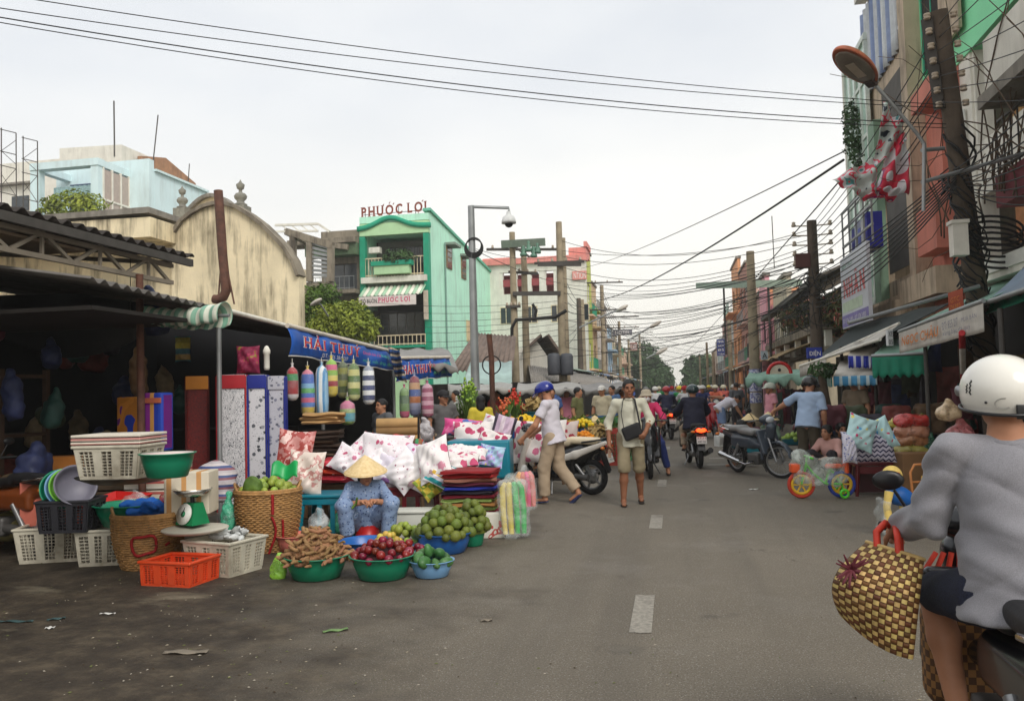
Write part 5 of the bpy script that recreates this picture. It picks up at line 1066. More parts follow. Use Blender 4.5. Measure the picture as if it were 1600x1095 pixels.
# upper crate pile
t=crate(188,745,.56,.42,.27,.12,'stained white crate high on the pile with flat lids',z=.95);m=MB()
for k in range(3): m.box((0,0,.3+.03*k),(.6,.46,.022),b=.006)
o=m.build('foam_sheet_pile',mat('foam_lids',pat=p_stripe(['d8d0c0','c08880'],.05,2),var=.1),None,t.location,.12);tag(o,'flat white and pink foam sheets stacked on the stained crate','foam sheets')
basin(G(262,746,.97),.21,.2,mbg_,'round green basin beside the stained crate');m=MB();m.lathe([(0,.18),(.2,.19),(.2,.2),(0,.21)],30);o=m.build('round_foam_cover',mat('pale_pink_foam',(214,196,190),.6),None,G(262,746,.97));tag(o,'pale lid covering the round green basin','lid')
m=MB();m.lathe([(0,0),(.3,0),(.42,.05),(.43,.06),(.3,.015),(0,.012)],36);o=m.build('steel_tray',mat('dull_steel',(120,116,112),.35,.2,4,metal=.8),None,G(200,752,.88));tag(o,'wide round steel tray under the stained crate','tray')
# support stack beneath
for k,(px,py,z,w_,lb,m_)in enumerate(((165,838,0,.75,'dark cardboard stack under the steel tray',mat('dark_board',(80,66,50),.8)),(245,836,0,.7,'foam box stack with red edges behind the wicker basket',mat('foam_red_edge',pat=p_stripe(['cfc6b4','b05850','c8bfae','d8d2c6'],.12,2),var=.15)))):
    m=MB()
    for j in range(6): m.box((.01*math.sin(j*3),.01*math.cos(j*5),.07+.14*j),(w_*(1-.02*j),.5,.125),.03*math.sin(j*2),b=.012)
    o=m.build('foam_box_stack',m_,None,G(px,py),.15);tag(o,lb,'boxes')
m=MB();m.box((0,0,.2),(.42,.32,.4),b=.01);o=m.build('foam_box',mat('orange_striped_box',pat=p_stripe(['d8cdb8','d8cdb8','c9955c'],.14,0),var=.12,dirt=.3),None,G(300,800,.5),.25);tag(o,'foam box with orange tape stripes behind the scale','box')
# green scale
t=T('weighing_scale','green kitchen scale with white dial and steel pan on the lids','scale',G(301,818,.42),-.35);m=MB();m.add([(-.12,-.1,0),(.12,-.1,0),(.12,.1,0),(-.12,.1,0),(-.075,-.04,.2),(.075,-.04,.2),(.075,.06,.2),(-.075,.06,.2)],[(3,2,1,0),(4,5,6,7),(0,1,5,4),(1,2,6,5),(2,3,7,6),(3,0,4,7)]);m.build('body',mat('scale_green',(22,120,74),.4),t)
m=MB();m.lathe([(0,0),(.095,0),(.1,.015),(.0,.02)],28,(0,-.085,.1),RM(0,PI/2-.28));d_=m.build('dial',mat('dial_white',(214,214,206),.35),t);m=MB();m.lathe([(0,.02),(.03,.02),(.0,.03)],16,(0,-.087,.1),RM(0,PI/2-.28));m.build('dial_centre',mat('scale_green'),d_);m=MB();m.bar((0,-.115,.1),(.02,-.1,.17),.006);m.build('pointer',mblkpl,d_)
m=MB();m.tube([(0,0,.2),(0,0,.27)],.02,8);m.bar((-.07,0,.26),(.07,0,.26),.02);m.build('pan_support',mblkpl,t);m=MB();m.lathe([(0,.27),(.12,.275),(.18,.33),(.185,.33),(.12,.265),(0,.26)],28);m.build('pan',mat('shiny_steel',(190,188,182),.25,.1,metal=.9),t)
for k in range(3): m=MB();m.lathe([(0,0),(.26,0),(.3,.03),(.29,.035),(0,.012)],30,smooth=True);o=m.build('round_tray',mat('pale_lid',(190,184,168),.5,.15,dirt=.4),None,G(305,830,.28+.045*k));tag(o,['lowest','middle','top'][k]+' round pale tray under the green scale','tray')
m=MB();m.lathe([(0,0),(.26,0),(.29,.27),(.27,.27),(.25,.02),(0,.02)],28);o=m.build('steel_pot',mat('grey_pot',(120,112,100),.5,.2,dirt=.5),None,G(300,842));tag(o,'grey pot holding up the lids and scale','pot')
def bagmesh(w_,d,h,seed=0,knot=True,res=.014):
    s_=SD(.05);s_.ell((0,0,h*.38),(w_/2,d/2,h*.4));s_.box((0,0,h*.2),(w_*.42,d*.42,h*.2),.05)
    if knot: s_.ell((0,0,h*.82),(w_*.12,d*.12,h*.1));s_.ell((.03,0,h*.95),(w_*.2,d*.1,h*.08),RM(.4,.2,.5))
    return s_.mesh(res,lambda P: fold(P,4.5/max(.15,w_)*.25,w_*.018,seed))
def bag(px,py,d,w_,h,m_,lab,seed=0,depth=None,rz=0,knot=True,cat='bag',name='plastic_bag'):
    o=obj(name,bagmesh(w_,depth or w_*.7,h,seed,knot),m_,None,W(px,py,d),rz);return tag(o,lab,cat)
mfgreen=film('green_film',(120,196,110),.75);mclear=film('clear_film',(226,230,230),.3);mteal_b=film('teal_film',(90,200,160),.8)
bag(270,790,8.25,.26,.2,film('red_net_film',(206,96,90),.85),'pink-red bag of shallots beside the scale',2);bag(357,830,8.7,.16,.42,mteal_b,'limp pale green plastic bag leaning on the tall basket',3);bag(435,906,7.35,.15,.24,film('lime_film',(150,206,70),.85),'lime green plastic bag beside the tamarind basin',4)
bag(212,792,8.5,.3,.16,mclear,'clear plastic bag crumpled beside the red tray',5);bag(338,780,9.2,.5,.55,mat('patterned_bag',pat=p_stripe(['b8b0b4','8a5a62','4c5a86','c8c0c0'],.1,2),var=.15),'checked cloth bag slumped behind the foam box',6,knot=False)
for k in range(18): a=k*2.4;m=MB();m.lathe([(0,0),(.03,0),(.032,.1),(.012,.13),(.012,.15),(0,.15)],8);c=G(352,888);o=m.build('bottle',mat('milky_bottle',(206,208,206),.3,.1,rnd=.2),None,(c.x+.17*math.cos(a)*((k % 5)/5+.2),c.y+.13*math.sin(a)*((k % 5)/5+.2)+.05,.28+.01*(k % 4)),(1.3+.3*math.sin(k),.4*math.cos(k*2),a));tag(o,'small white bottle lying in the crate at the right of the pile','bottle','bottles in the white crate')
# cabbages and sacks at the far left
for k,(px,py,w_)in enumerate(((20,840,.5),(45,800,.42),(22,770,.4),(52,770,.3))): bag(px,py,9.0+.1*k,w_,w_*.7,[mat('sack_olive',(104,96,58),.7,.2,10),film('pale_green_bag',(170,180,120),.8),mat('sack_brown',(96,80,58),.8,.2,10),film('whitish_bag',(206,206,196),.8)][k],['olive sack lowest at the left edge','pale green bag above the olive sack at the left edge','brown sack at the left edge','white knotted bag on the sacks at the left edge'][k],k,knot=k in (1,3))
m=MB();m.box((0,0,.33),(.62,.3,.66),b=.01);m.box((0,-.153,.5),(.1,.006,.03));o=m.build('cardboard_box',mat('cardboard_orange',(190,120,52),.8,.1,6),None,G(97,800,.3),.15);tag(o,'orange cardboard box with slot handle behind the basins','box')
m=MB();m.box((0,0,.25),(.6,.3,.5),b=.01);o=m.build('foam_box',mat('salmon_box',(196,108,90),.7,.15,5),None,G(88,822,.3),.2);tag(o,'salmon pink box below the orange cardboard box','box')
# printed quilt packs by the post
t=T('quilt_pack','upright orange and blue printed quilt pack behind the post','quilt pack',W(212,700,9.9),-.3);m=MB();m.box((0,0,.3),(.48,.16,.62),b=.03);m.build('pack',mat('pack_print',pat=p_blobs([(0,'2440b0'),(.42,'c07a28'),(.56,'d08830'),(.66,'6a2a80')],4.2,1),var=.05),t);m=MB();m.box((0,-.09,.02),(.46,.01,.1));m.build('label_band',mat('maroon_band',(96,24,44),.5),t)
t=T('quilt_pack','purple and blue quilt pack right of the post','quilt pack',W(247,705,9.8),-.1);m=MB();m.box((0,0,.35),(.28,.2,.68),b=.03);m.build('pack',mat('pack_stripe',pat=p_stripe(['6a1a78','8a2a90','d09850','2038a0','2444b0'],.28,0,.5),var=.08),t);m=MB();m.box((0,-.11,.6),(.27,.01,.06));m.build('label_band',mat('salmon_band',(200,110,80),.5),t)
t=T('wire_basket','small black wire basket on the foam boxes by the post','basket',W(215,700,9.2),.1);crate_mesh(.38,.3,.14,.9,.03).build('wire_sides',mblkpl,t)
# ---- folded mattresses standing in a row
def mattress(px0,px1,ptop,pbot,d,dep,label,mf,mtop,mside,yaw):
    a,b=W(px0,pbot,d),W(px1,pbot,d);w_=(b -a).length;h=(W(px0,ptop,d)-a).length;c=(a+b)/2;t=T('folded_mattress',label,'mattress',(c.x,c.y,c.z),yaw,'folded mattresses standing upright')
    for k in range(3): m=MB();m.box((0,dep*(k+.5)/3,h/2),(w_*.97,dep/3*.95,h),b=.03);m.build('panel',mf if k == 0 else mside,t)
    m=MB();m.box((0,-.004,h -.09),(w_*.96,.02,.17),b=.006);m.build('top_band',mtop,t)
    m=MB();[m.tube([(s_*w_*.478,.0,.03),(s_*w_*.478,.0,h -.02)],.012,6)for s_ in (-1,1)];m.build('piping',mside,t);return t
mfl1=mat('white_leaf_print',var=.05,rough=.5,pat=lambda N,co: N.ramp(N.noise(N.n('ShaderNodeMapping',{'Vector': co,'Scale': (1,1,.45)}).outputs[0],24,2,.5),[(0,lin((204,202,204))),(.44,lin((150,152,156))),(.48,lin((206,204,206))),(.57,lin((96,98,104))),(.61,lin((206,204,206)))],True));mfl2=mat('black_leaf_print',var=.05,rough=.5,pat=p_spots('c9c8cc',['3c3f46','55585f','8a8c92'],13,.3,'9a9ca2'));mfl3=mat('grey_leaf_print',var=.05,rough=.5,pat=p_spots('b3b2bb',['565866','74768a'],18,.34,'9a9aa6'));mrv=mat('dark_red_brocade',var=.1,rough=.6,pat=p_blobs([(0,'6e1512'),(.5,'561010'),(.6,'7a1a16')],26));mbluec=mat('royal_blue_cloth',(28,40,130),.6,.1);mredc=mat('crimson_cloth',(164,30,40),.6,.1);moran=mat('ochre_cloth',(196,124,36),.6,.1)
zb_=822
mattress(292,327,587,zb_,10.6,.3,'dark red folded mattress with ochre edge in the upright row',mrv,moran,mat('dark_red_side',(84,20,18),.6),.55);mattress(340,386,585,zb_,10.3,.3,'white leaf-printed folded mattress with crimson top band',mfl1,mredc,mredc,.3);mattress(389,418,585,zb_,10.4,.3,'white folded mattress with royal blue cap and bold leaf print',mfl2,mbluec,mbluec,.3);mattress(421,447,587,zb_,10.5,.3,'narrow grey printed mattress with blue piping at the row end',mfl3,mfl3,mbluec,.3)
# ---- tall lime basket
wicker_basket(G(420,858),.24,.335,.62,'tall wicker basket heaped with limes, red mark on front',.45,'tail');c=G(420,858);fruits(heap((c.x,c.y,.62),.27,.12,.045,5,mx=44),'round',.045,mlime,'lime','green lime heaped in the tall wicker basket','limes in the tall basket',5)
m=MB();m.grid(lambda u,v: (-.14+.28*u,.05*math.sin(u*4)+.1*v,.1+.16*math.sin(v*1.6)+.03*math.sin(u*9)),12,8,th=.004);o=m.build('green_sheet',mat('green_sheeting',(30,160,84),.35,.15),None,G(440,856)+V((0,.08,.62)),.3);tag(o,'stiff green plastic sheet on the lime basket','plastic sheet')
bag(395,772,8.55,.2,.24,mleaf,'leafy green sprig on top of the limes',7,knot=False,cat='herbs',name='leaf_bunch')
# ---- fruit basins in front of the woman
def fb(px,py,wpx,hpx,m_,lab):
    c=G(px,py -6);d=PX(c)[2];r_=wpx*d/F_PX/2/1.05;h=hpx*d/F_PX;o=basin(c,r_,h,m_,lab);return c,r_,h
c,r_,h=fb(495,908,104,36,mbg_,'green basin of brown tamarind pods at front left');fruits([p_ -V((0,0,.03))for p_ in heap((c.x,c.y,h),r_*.93,.26,.034,6,9000,190,gap=1.35)],'pod',.04,mtam,'tamarind_pod','brown tamarind pod heaped in the front left green basin','tamarind pods',6,True)
m=MB();m.lathe([(0,h -.05),(r_*.85,h -.03),(r_*.5,h+.12),(0,h+.2)],24);o=m.build('tamarind_mound',mtam,None,c);tag(o,'dense core of the tamarind heap in the green basin','fruit',None)
c,r_,h=fb(598,908,104,36,mbg_,'green basin of dark red apples in the front middle');fruits(heap((c.x,c.y,h),r_*.9,.13,.04,7,9000,90,gap=1.7),'apple',.041,mapp,'apple','dark red apple heaped in the middle green basin','dark red apples',7)
m=MB();m.lathe([(0,h -.06),(r_*.85,h -.05),(r_*.5,h+.03),(0,h+.06)],24);o=m.build('apple_bed',mat('dark_fruit_bed',(60,16,20),.6),None,c);tag(o,'lower layer of apples hidden inside the middle green basin','fruit')
c,r_,h=fb(675,906,72,26,mlb_,'small light blue basin of green mangoes at front right');fruits(heap((c.x,c.y,h*.9),r_*.85,.12,.06,8,6000,22,gap=1.5),'mango',.056,mmango,'mango','smooth green mango in the light blue basin','green mangoes',8)
c,r_,h=fb(695,868,92,32,mbb_,'deep blue basin of olive green oranges behind the mangoes');fruits(heap((c.x,c.y,h),r_*1.0,.26,.05,9,9000,75,gap=1.6),'round',.054,mora,'orange_fruit','olive green orange piled in the deep blue basin','green oranges in the blue basin',9)
c,r_,h=fb(738,858,46,32,mbg_,'green basin of oranges at the right end of the fruit row');fruits(heap((c.x,c.y,h),r_*1.15,.26,.05,10,6000,40,gap=1.6),'round',.052,mora,'orange_fruit','olive green orange in the right-hand green basin','green oranges in the green basin',10)
for (px,py,r0,m_,lb)in ((695,868,.2,mora,'blue basin'),(738,858,.16,mora,'right-hand green basin')): q_=G(px,py -6);m=MB();m.lathe([(0,.1),(r0,.14),(r0*.6,.26),(0,.34)],20);o=m.build('orange_bed',m_,None,q_);tag(o,'inner mass of oranges filling the '+lb,'fruit')
c=G(640,880);fruits(heap((c.x,c.y,.1),.16,.12,.045,11,3000,16),'apple',.04,mapp,'apple','red apple between the mango and orange basins','loose red apples',11);c=G(632,858);fruits(heap((c.x,c.y,.12),.2,.14,.045,12,3000,26),'round',.045,mlime,'lime','yellow-green lime heaped left of the blue basin','limes beside the blue basin',12);fruits(heap((c.x -.12,c.y -.15,.12),.12,.08,.04,13,2000,12),'round',.035,myel,'longan','small yellow fruit beside the red apples','yellow fruits',13)
basin(G(462,860,.0),.21,.17,mpk_,'salmon pink basin behind the tamarind heap');basin(G(570,868,.0),.25,.16,mbb_,'blue basin between the tamarind and apple basins');o=basin(G(650,866),.18,.12,mlb_,'pale basin under the loose limes')
bag(498,825,8.6,.22,.2,mclear,'clear plastic bag behind the tamarind heap',9)
m=MB();m.box((0,0,.14),(.6,.3,.28),b=.02);m.box((0,0,.29),(.63,.33,.03),b=.01);o=m.build('foam_box',mat('white_foam',(206,206,196),.7,.1,dirt=.25),None,G(640,838),.15);tag(o,'long white foam box behind the seated woman','box')
m=MB();m.box((0,0,.14),(.36,.3,.28),b=.02);o=m.build('foam_box',mat('printed_foam',pat=p_blobs([(0,'d0ccc0'),(.56,'b04a44'),(.62,'d4d0c6')],6),var=.05),None,G(762,838),.3);tag(o,'white foam box with red print under the folded mats','box')
# ---------------------------------------------------------------- linens on the left
def pillow_mesh(w_,h,t_,seed=0,n=18):
    m=MB();
    def f(u,v,s_):
        a,b=2*u -1,2*v -1;k=max(0,(1-abs(a)** 2.4))** .55*max(0,(1-abs(b)** 2.4))** .55
        px_=1-.10*(1-b*b);py_=1-.10*(1-a*a)
        return V((a*w_/2*(1-.08*(1-b*b)),s_*(t_/2*k+.006)+.02*math.sin(a*5+b*4+seed)*k+.012*math.sin(a*11-b*9+seed*2)*k,b*h/2*(1-.08*(1-a*a))))
    m.grid(lambda u,v: f(u,v,-1),n,n);m.grid(lambda u,v: f(1-u,v,1),n,n);return m
mflo=[mat('rose_print_%d' % k,var=.05,rough=.75,pat=p_spots(*a))for k,a in enumerate((('e6dfe2',['b84a6c','c87a94','e6dfe2','8a7a80'],9,.26,'d8b8c4'),('ece6e8',['8a3a5a','9a5a72','ece6e8'],16,.2,None),('e8e2e0',['cc5a7c','e8e2e0','d490a4','a88a90'],6,.3,'dcc4cc'),('e4dcd8',['b03a5c','c04a70','d07090'],7,.42,None),('dcd4e0',['b45a8a','dcd4e0','9a6aa8'],6,.34,None)))]
def pillow(px,py,d,w_,h,t_,rot,mi,lab,m_=None,name='pillow'):
    o=pillow_mesh(w_,h,t_,len(lab)).build(name,m_ or mflo[mi],None,W(px,py,d),rot);return tag(o,lab,'pillow','pillows on the linen stall')
pillow(605,702,10.0,.62,.42,.16,(-.5,.1,.2),0,'rose-print pillow propped highest above the conical hat');pillow(565,708,10.1,.44,.34,.14,(-.3,-.7,.5),0,'rose-print pillow folded over at the left of the pile');pillow(614,735,9.8,.42,.34,.14,(-.4,.3,.1),4,'pale pillow with ringed flowers behind the conical hat')
pillow(633,735,9.75,.40,.44,.16,(-.35,.75,.0),1,'dotted pillow hanging point down in the middle');pillow(658,738,9.7,.34,.46,.15,(-.3,.45,.1),2,'pale pillow with few pink flowers beside the dotted one');pillow(678,718,9.6,.42,.52,.18,(-.45,-.35,-.1),2,'big white pillow with pink sprigs leaning right');pillow(600,758,9.9,.4,.3,.14,(-.2,.2,.2),0,'small rose-print pillow just above the hat brim')
pillow(692,742,9.5,.36,.3,.1,(-.3,.5,.1),0,'pillow with lime, teal and white stripes',mat('lime_teal_stripe',pat=p_stripe(['e2e4e0','b8c83c','e6e4e6','2a9aa0','dcd8e4','d8b040'],.26,2),var=.06));pillow(668,760,9.6,.3,.22,.1,(-.3,.9,.1),0,'pillow with olive and teal check corner',mat('olive_check',pat=p_check('8aa03a','d8c04a',14),var=.08))
for k,(px,py,lb,mi)in enumerate(((715,722,'pink rose pillow lying flat on the stack',3),(712,738,'white pillow with mauve flower at the stack front',4),(728,708,'pale lilac pillow farther back on the stack',2),(700,708,'yellow and lime patterned pillow bundle',0))): pillow(px,py,10.2+.2*k,.55,.34,.16,(-1.25,.1*k -.1,.15),mi,lb,mat('yellow_lime',var=.08,pat=p_blobs([(0,'d8d8d0'),(.42,'c8c860'),(.52,'d8d4d8'),(.6,'6a7a5a')],9))if k == 3 else None)
for k,(px,py,d,mi,rx,lb)in enumerate(((548,722,10.0,0,.5,'rose-print pillow tipped against the brown mats'),(582,726,9.9,1,-.4,'dotted pillow wedged under the highest one'),(640,712,10.0,4,.2,'pale pillow behind the dotted pair'),(652,726,9.9,0,-.6,'small rose-print pillow between the leaning ones'),(700,726,10.0,2,.4,'sprigged pillow slumped beside the striped one'),(770,690,11.9,3,.3,'magenta rose pillow sliding toward the scooter'))): pillow(px,py,d,.46,.36,.16,(-.5,rx,.1),mi,lb)
pillow(748,682,12.4,.8,.5,.22,(-.4,.0,.1),3,'large pillow with big magenta roses in the back row');pillow(722,668,12.8,.6,.3,.2,(-.6,.1,.1),0,'hot pink cushion behind the large rose pillow',mat('hot_pink',var=.1,pat=p_blobs([(0,'d84a8a'),(.5,'e070a0'),(.6,'4a6ab0')],5)));pillow(784,678,12.2,.34,.6,.16,(-.3,.3,.2),0,'dark lilac pillow with black stripe beside the scooter',mat('lilac_black',pat=p_stripe(['b8a0b4','c8b0c0','3a3040','b8a0b4','d0c0c8'],.3,0),var=.15));pillow(775,665,12.9,.5,.3,.2,(-.6,.3,-.2),2,'cream bolster pillow behind the large rose pillow')
# red quilt stack and dark mats
def folded(px,py,d,w_,dep,hs,rz,mats,labs,name='folded_blanket',jit=.02,cat='blanket',grp='folded blankets'):
    c=W(px,py,d);z=c.z
    for k,h in enumerate(hs):
        m=MB();rg_=random.Random(k*7+int(px));ww=w_*rg_.uniform(.92,1.03)
        m.grid(lambda u,v: (ww*(u -.5),(lambda a: -dep/2+dep*.08*(1-math.cos(a))if False else 0)(0)+[-dep/2+h*.45-(h*.45)*math.cos((v -.5)*PI),0][0]+(dep*abs(v -.5)*2)*(1 if True else 0),h/2+h*.46*math.sin((v -.5)*PI)+.008*math.sin(u*9+k)+.006*math.sin(v*20+u*5)),16,18,th=.004)
        m.box((0,.02,h/2),(ww*.98,dep*.9,h*.86),b=h*.25)
        o=m.build(name,mats[k % len(mats)],None,(c.x+rg_.gauss(0,jit),c.y+rg_.gauss(0,jit),z),rz+rg_.gauss(0,.05));tag(o,labs[k % len(labs)],cat,grp);z += h*.97
mredq=[mat('red_quilt_%d' % k,var=.1,rough=.7,pat=p)for k,p in enumerate((p_blobs([(0,'b02034'),(.5,'c83a4a'),(.62,'e0a0a0')],6),p_spots('b4321c',['e0d8c8','3a1a14','c8502c'],12,.24),p_blobs([(0,'a81c28'),(.55,'d04050')],8)))]
folded(540,752,10.2,.62,.5,[.1,.08,.1],.15,mredq,['crimson floral quilt lowest in the red stack','orange-red dotted quilt in the red stack','bright red quilt on top of the red stack'])
mbrn=[mat('brown_mat_%d' % k,c,.8,.2,8)for k,c in enumerate(((64,48,38),(82,62,46),(54,40,32)))]
folded(498,762,11.0,.6,.5,[.06]*13,.2,mbrn,['dark brown folded mat in the tall stack beside the mattresses']);folded(505,662,11.0,.55,.45,[.05]*3,.25,[mat('tan_mat',(176,140,92),.8,.15)],['lowest tan mat on the tall dark stack','middle tan mat on the tall dark stack','top tan mat on the tall dark stack'])
for k,(px,py)in enumerate(((622,686),(622,673),(622,661))):
    m=MB();m.tube([(-.3,0,0),(.3,0,0)],.075,14);m.box((0,.15,0),(.58,.3,.13),b=.05);o=m.build('rolled_mat',mat('tan_mat')if k != 1 else mat('dark_tan_mat',(140,108,68),.8),None,W(px,py,11.8),.2);tag(o,['lowest','middle','topmost'][k]+' rolled tan sleeping mat behind the red cover','mat')
pillow(612,690,11.2,.6,.2,.14,(-.9,0,.2),0,'shiny red cushion cover under the rolled mats',mat('shiny_red',(196,24,34),.35,.2,9),'cushion_cover');pillow(640,694,10.9,.35,.16,.12,(-.9,0,.2),0,'striped brown cushion beside the shiny red cover',mat('multi_stripe',pat=p_stripe(['c8c0b8','5a3a2a','3a8a5a','8a5a3a','c04030'],.2,0),var=.1))
# floral covers leaning by the mattresses
for k,(px,py,w_,h,lb)in enumerate(((460,715,.42,.66,'pink floral cover pack leaning on the mattresses'),(478,738,.4,.5,'pale pink cover pack in front of the floral one'))): o=pillow_mesh(w_,h,.12,k).build('cover_pack',mat('pink_cover_%d' % k,var=.1,rough=.3,pat=p_blobs([[(0,'c88a84'),(.45,'a84a44'),(.55,'d8b4ac')],[(0,'d8c8bc'),(.52,'c08a84'),(.6,'e0d4c8')]][k],7,3)),None,W(px,py,9.6-.2*k),(-.2,.12,.3));tag(o,lb,'cover pack')
# tables
def ptable(px,py,w_,d,h,m_,lab,rz,name='plastic_table'):
    t=T(name,lab,'table',G(px,py),rz);m=MB();m.box((0,0,h -.02),(w_,d,.035),b=.012);m.build('table_top',m_,t);m=MB();m.box((0,0,h -.075),(w_*.94,d*.94,.075),b=.008);m.build('apron',m_,t)
    for sx in (-1,1):
        for sy in (-1,1): m=MB();m.tube([(sx*(w_/2-.04),sy*(d/2-.04),h -.03),(sx*(w_/2-.0),sy*(d/2-.0),0)],[.04,.03],8,sq=.7);m.build('leg',m_,t)
    for sx in (-.12,.12): m=MB();m.box((sx*w_,-d/2+.03,h*.45),(.05,.02,h*.8));m.build('brace_slat',m_,t)
    return t
ptable(520,838,.62,.5,.5,mtl_,'teal plastic table behind the seated woman',.1);ptable(650,822,.66,.6,.5,mmr_,'maroon plastic table under the pillows',.12);ptable(735,812,.6,.6,.22,mmr_,'low maroon table hidden under the folded mats',.12)
mwood=mat('worn_wood',(120,92,64),.8,.2,6,dirt=.3)
for px,py,w_,d_,h_,lb in ((740,737,1.7,.9,.70,'worn wooden table under the tall gladiolus'),(822,754,1.3,.7,.78,'wooden flower table beside the pushing man'),(912,728,.9,.7,.62,'small wooden table under the marigolds'),(808,733,1.0,.6,.76,'wooden table under the red gladiolus'),(752,784,1.1,.7,.35,'low wooden stand under the teal-blue tub'),(622,790,.8,.5,.84,'wooden shelf table under the rolled mats'),(498,806,.7,.6,.34,'low wooden stand under the dark mat stack'),(542,818,.7,.5,.52,'wooden table under the red quilts')): ptable(px,py,w_,d_,h_,mwood,lb,.12,'wooden_table')
m=MB();m.box((0,0,.27),(.9,.6,.54),b=.04);o=m.build('tub',mtl_,None,W(752,745,12.0),.1);tag(o,'big teal-blue tub holding the back row of pillows','tub')
pillow(768,712,11.5,.35,.3,.06,(-.2,.2,.1),0,'lilac and blue printed pack on the tub front',mat('lilac_pack',var=.05,pat=p_blobs([(0,'8a84c8'),(.45,'a8c8dc'),(.55,'b8a8dc'),(.65,'d8d088')],6)),'cover_pack')
# folded mats stack, colourful
cols=[('a01a34','crimson'),('8aa05a','pale green'),('a0703c','tan brown'),('9ab060','light green'),('7a1a2c','maroon'),('2a2430','black'),('1c2a8c','royal blue'),('5a1a30','wine'),('8a5a4a','brown'),('9c1a1c','deep red'),('86161c','dark red')]
folded(738,800,9.35,.62,.5,[.045]*11,.1,[mat('mat_'+n_.replace(' ','_'),c,.8,.12,12)for c,n_ in cols],[n_+' folded floor mat in the colourful stack' for c,n_ in cols],'floor_mat',.012,'mat','colourful floor mats')
# swim-noodle bags
def noodle_bag(px,py0,py1,d,wpx,cols,lab,lean):
    top_,bot=W(px,py0,d),W(px+lean,py1,d);t=T('toy_bag',lab,'toy bag',bot);u=top_ -bot;w_=wpx*d/F_PX
    for k,c in enumerate(cols):
        x=w_*(-.35+.7*k/max(1,len(cols)-1));m=MB();m.tube([V((x*.9,-.02*(k % 2),.06)),V((x,.02,u.length*.45))+u*.0,V((x*.9,0,u.length*.8))+u*.02,V((x*.6,.02,u.length*.9))],[.028,.033,.033,.026],10);m.build('foam_tube',mat('foam_'+c,c,.5,.1),t)
    s_=SD(.04);s_.box((0,0,u.length*.48),(w_*.52,.085,u.length*.47),.06);s_.ell((0,0,u.length*.98),(w_*.2,.05,.06));s_.build('plastic_wrap',film('wrap_film',(226,230,228),.22),t,.016,lambda P: fold(P,2.2,.007));t.rotation_euler=(0,math.atan2(u.x,u.z)*.6,.2);return t
noodle_bag(795,745,842,9.0,46,['e0c860','d8c050','20b048','1ca844'],'bag of yellow and green foam toys hanging at the stall corner',10);noodle_bag(816,732,800,9.3,32,['e8a040','d86a50','e04a80','d87068'],'bag of orange and pink toys behind the green one',8)
# hanging bolsters
def bolster(px,y0,y1,d,wpx,cols,lab,horiz=True,name='bolster_pillow'):
    c=W(px,(y0+y1)/2,d);h=(y1 -y0)*d/F_PX;r_=wpx*d/F_PX/2;m=MB();pr=[(0,-h/2),(r_*.6,-h/2+.01),(r_*.95,-h/2+.05),(r_,-h*.2),(r_*.97,h*.1),(r_*.9,h*.36),(r_*.7,h/2-.03),(r_*.3,h/2),(r_*.12,h/2+.02),(r_*.28,h/2+.06)]
    m.lathe([(a*(1+.03*math.sin(b*30)),b)for a,b in pr],18,sy=.8);t=T(name,lab,'bolster pillow',c,rnd_(px));m.build('cushion',mat('bolster_%d' % int(px),pat=p_stripe(cols,h*1.02 if horiz else r_*.9,2 if horiz else 0,.5),var=.08,rough=.7),t)
    f_=MB();f_.lathe([(a*1.07+.004,b*1.02)for a,b in pr],18,sy=.82);f_.build('plastic_sleeve',film('sleeve_film',(230,232,232),.12,.1),t);s_=MB();s_.tube([(0,0,h/2+.02),(0,0,h/2+.12)],.005,4);s_.build('string',mwht,t);return t
def rnd_(x): return math.sin(x*12.9)*.4
bolster(481,578,650,11.4,22,['e0c040','d8b838','4a7ac8','d06080','3a68c0','40a848','78b0d8','3060b8','2858b0','d87890'],'bolster with blue, pink, green and yellow bands');bolster(503,572,650,11.5,22,['e8ecec','3a8ac0','88b8d8','f0f0ee'],'white bolster with blue vertical stripes',False);bolster(518,562,620,11.8,20,['e0c840','d8c040','a02838','e4d060','8ab830','d86088','90c030'],'bolster banded lime, pink, yellow and maroon')
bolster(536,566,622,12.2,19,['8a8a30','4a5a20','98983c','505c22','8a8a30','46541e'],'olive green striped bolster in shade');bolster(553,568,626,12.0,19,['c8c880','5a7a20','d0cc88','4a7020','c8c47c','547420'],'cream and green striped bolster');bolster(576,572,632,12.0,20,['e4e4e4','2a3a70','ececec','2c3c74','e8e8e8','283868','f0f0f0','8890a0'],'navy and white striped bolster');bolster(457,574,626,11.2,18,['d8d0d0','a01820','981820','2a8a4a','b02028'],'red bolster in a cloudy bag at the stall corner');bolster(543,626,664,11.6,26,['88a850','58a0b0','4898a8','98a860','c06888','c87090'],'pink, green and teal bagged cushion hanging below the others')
bolster(632,606,654,13.8,16,['c0406a','6a8a50','4a6a40','789858'],'shaded green and pink bolster under the second banner');bolster(648,588,650,14.0,18,['8890b8','a8a8c8','c07038','3a58a0','c89a70','8a3040'],'orange and blue bolster under the second banner');bolster(668,600,652,13.6,19,['a8486a','d8a8b4','a04064','d4a0b0','9c3c60','d09cac','983a5c','c898a8'],'maroon and pink striped bolster under the second banner')
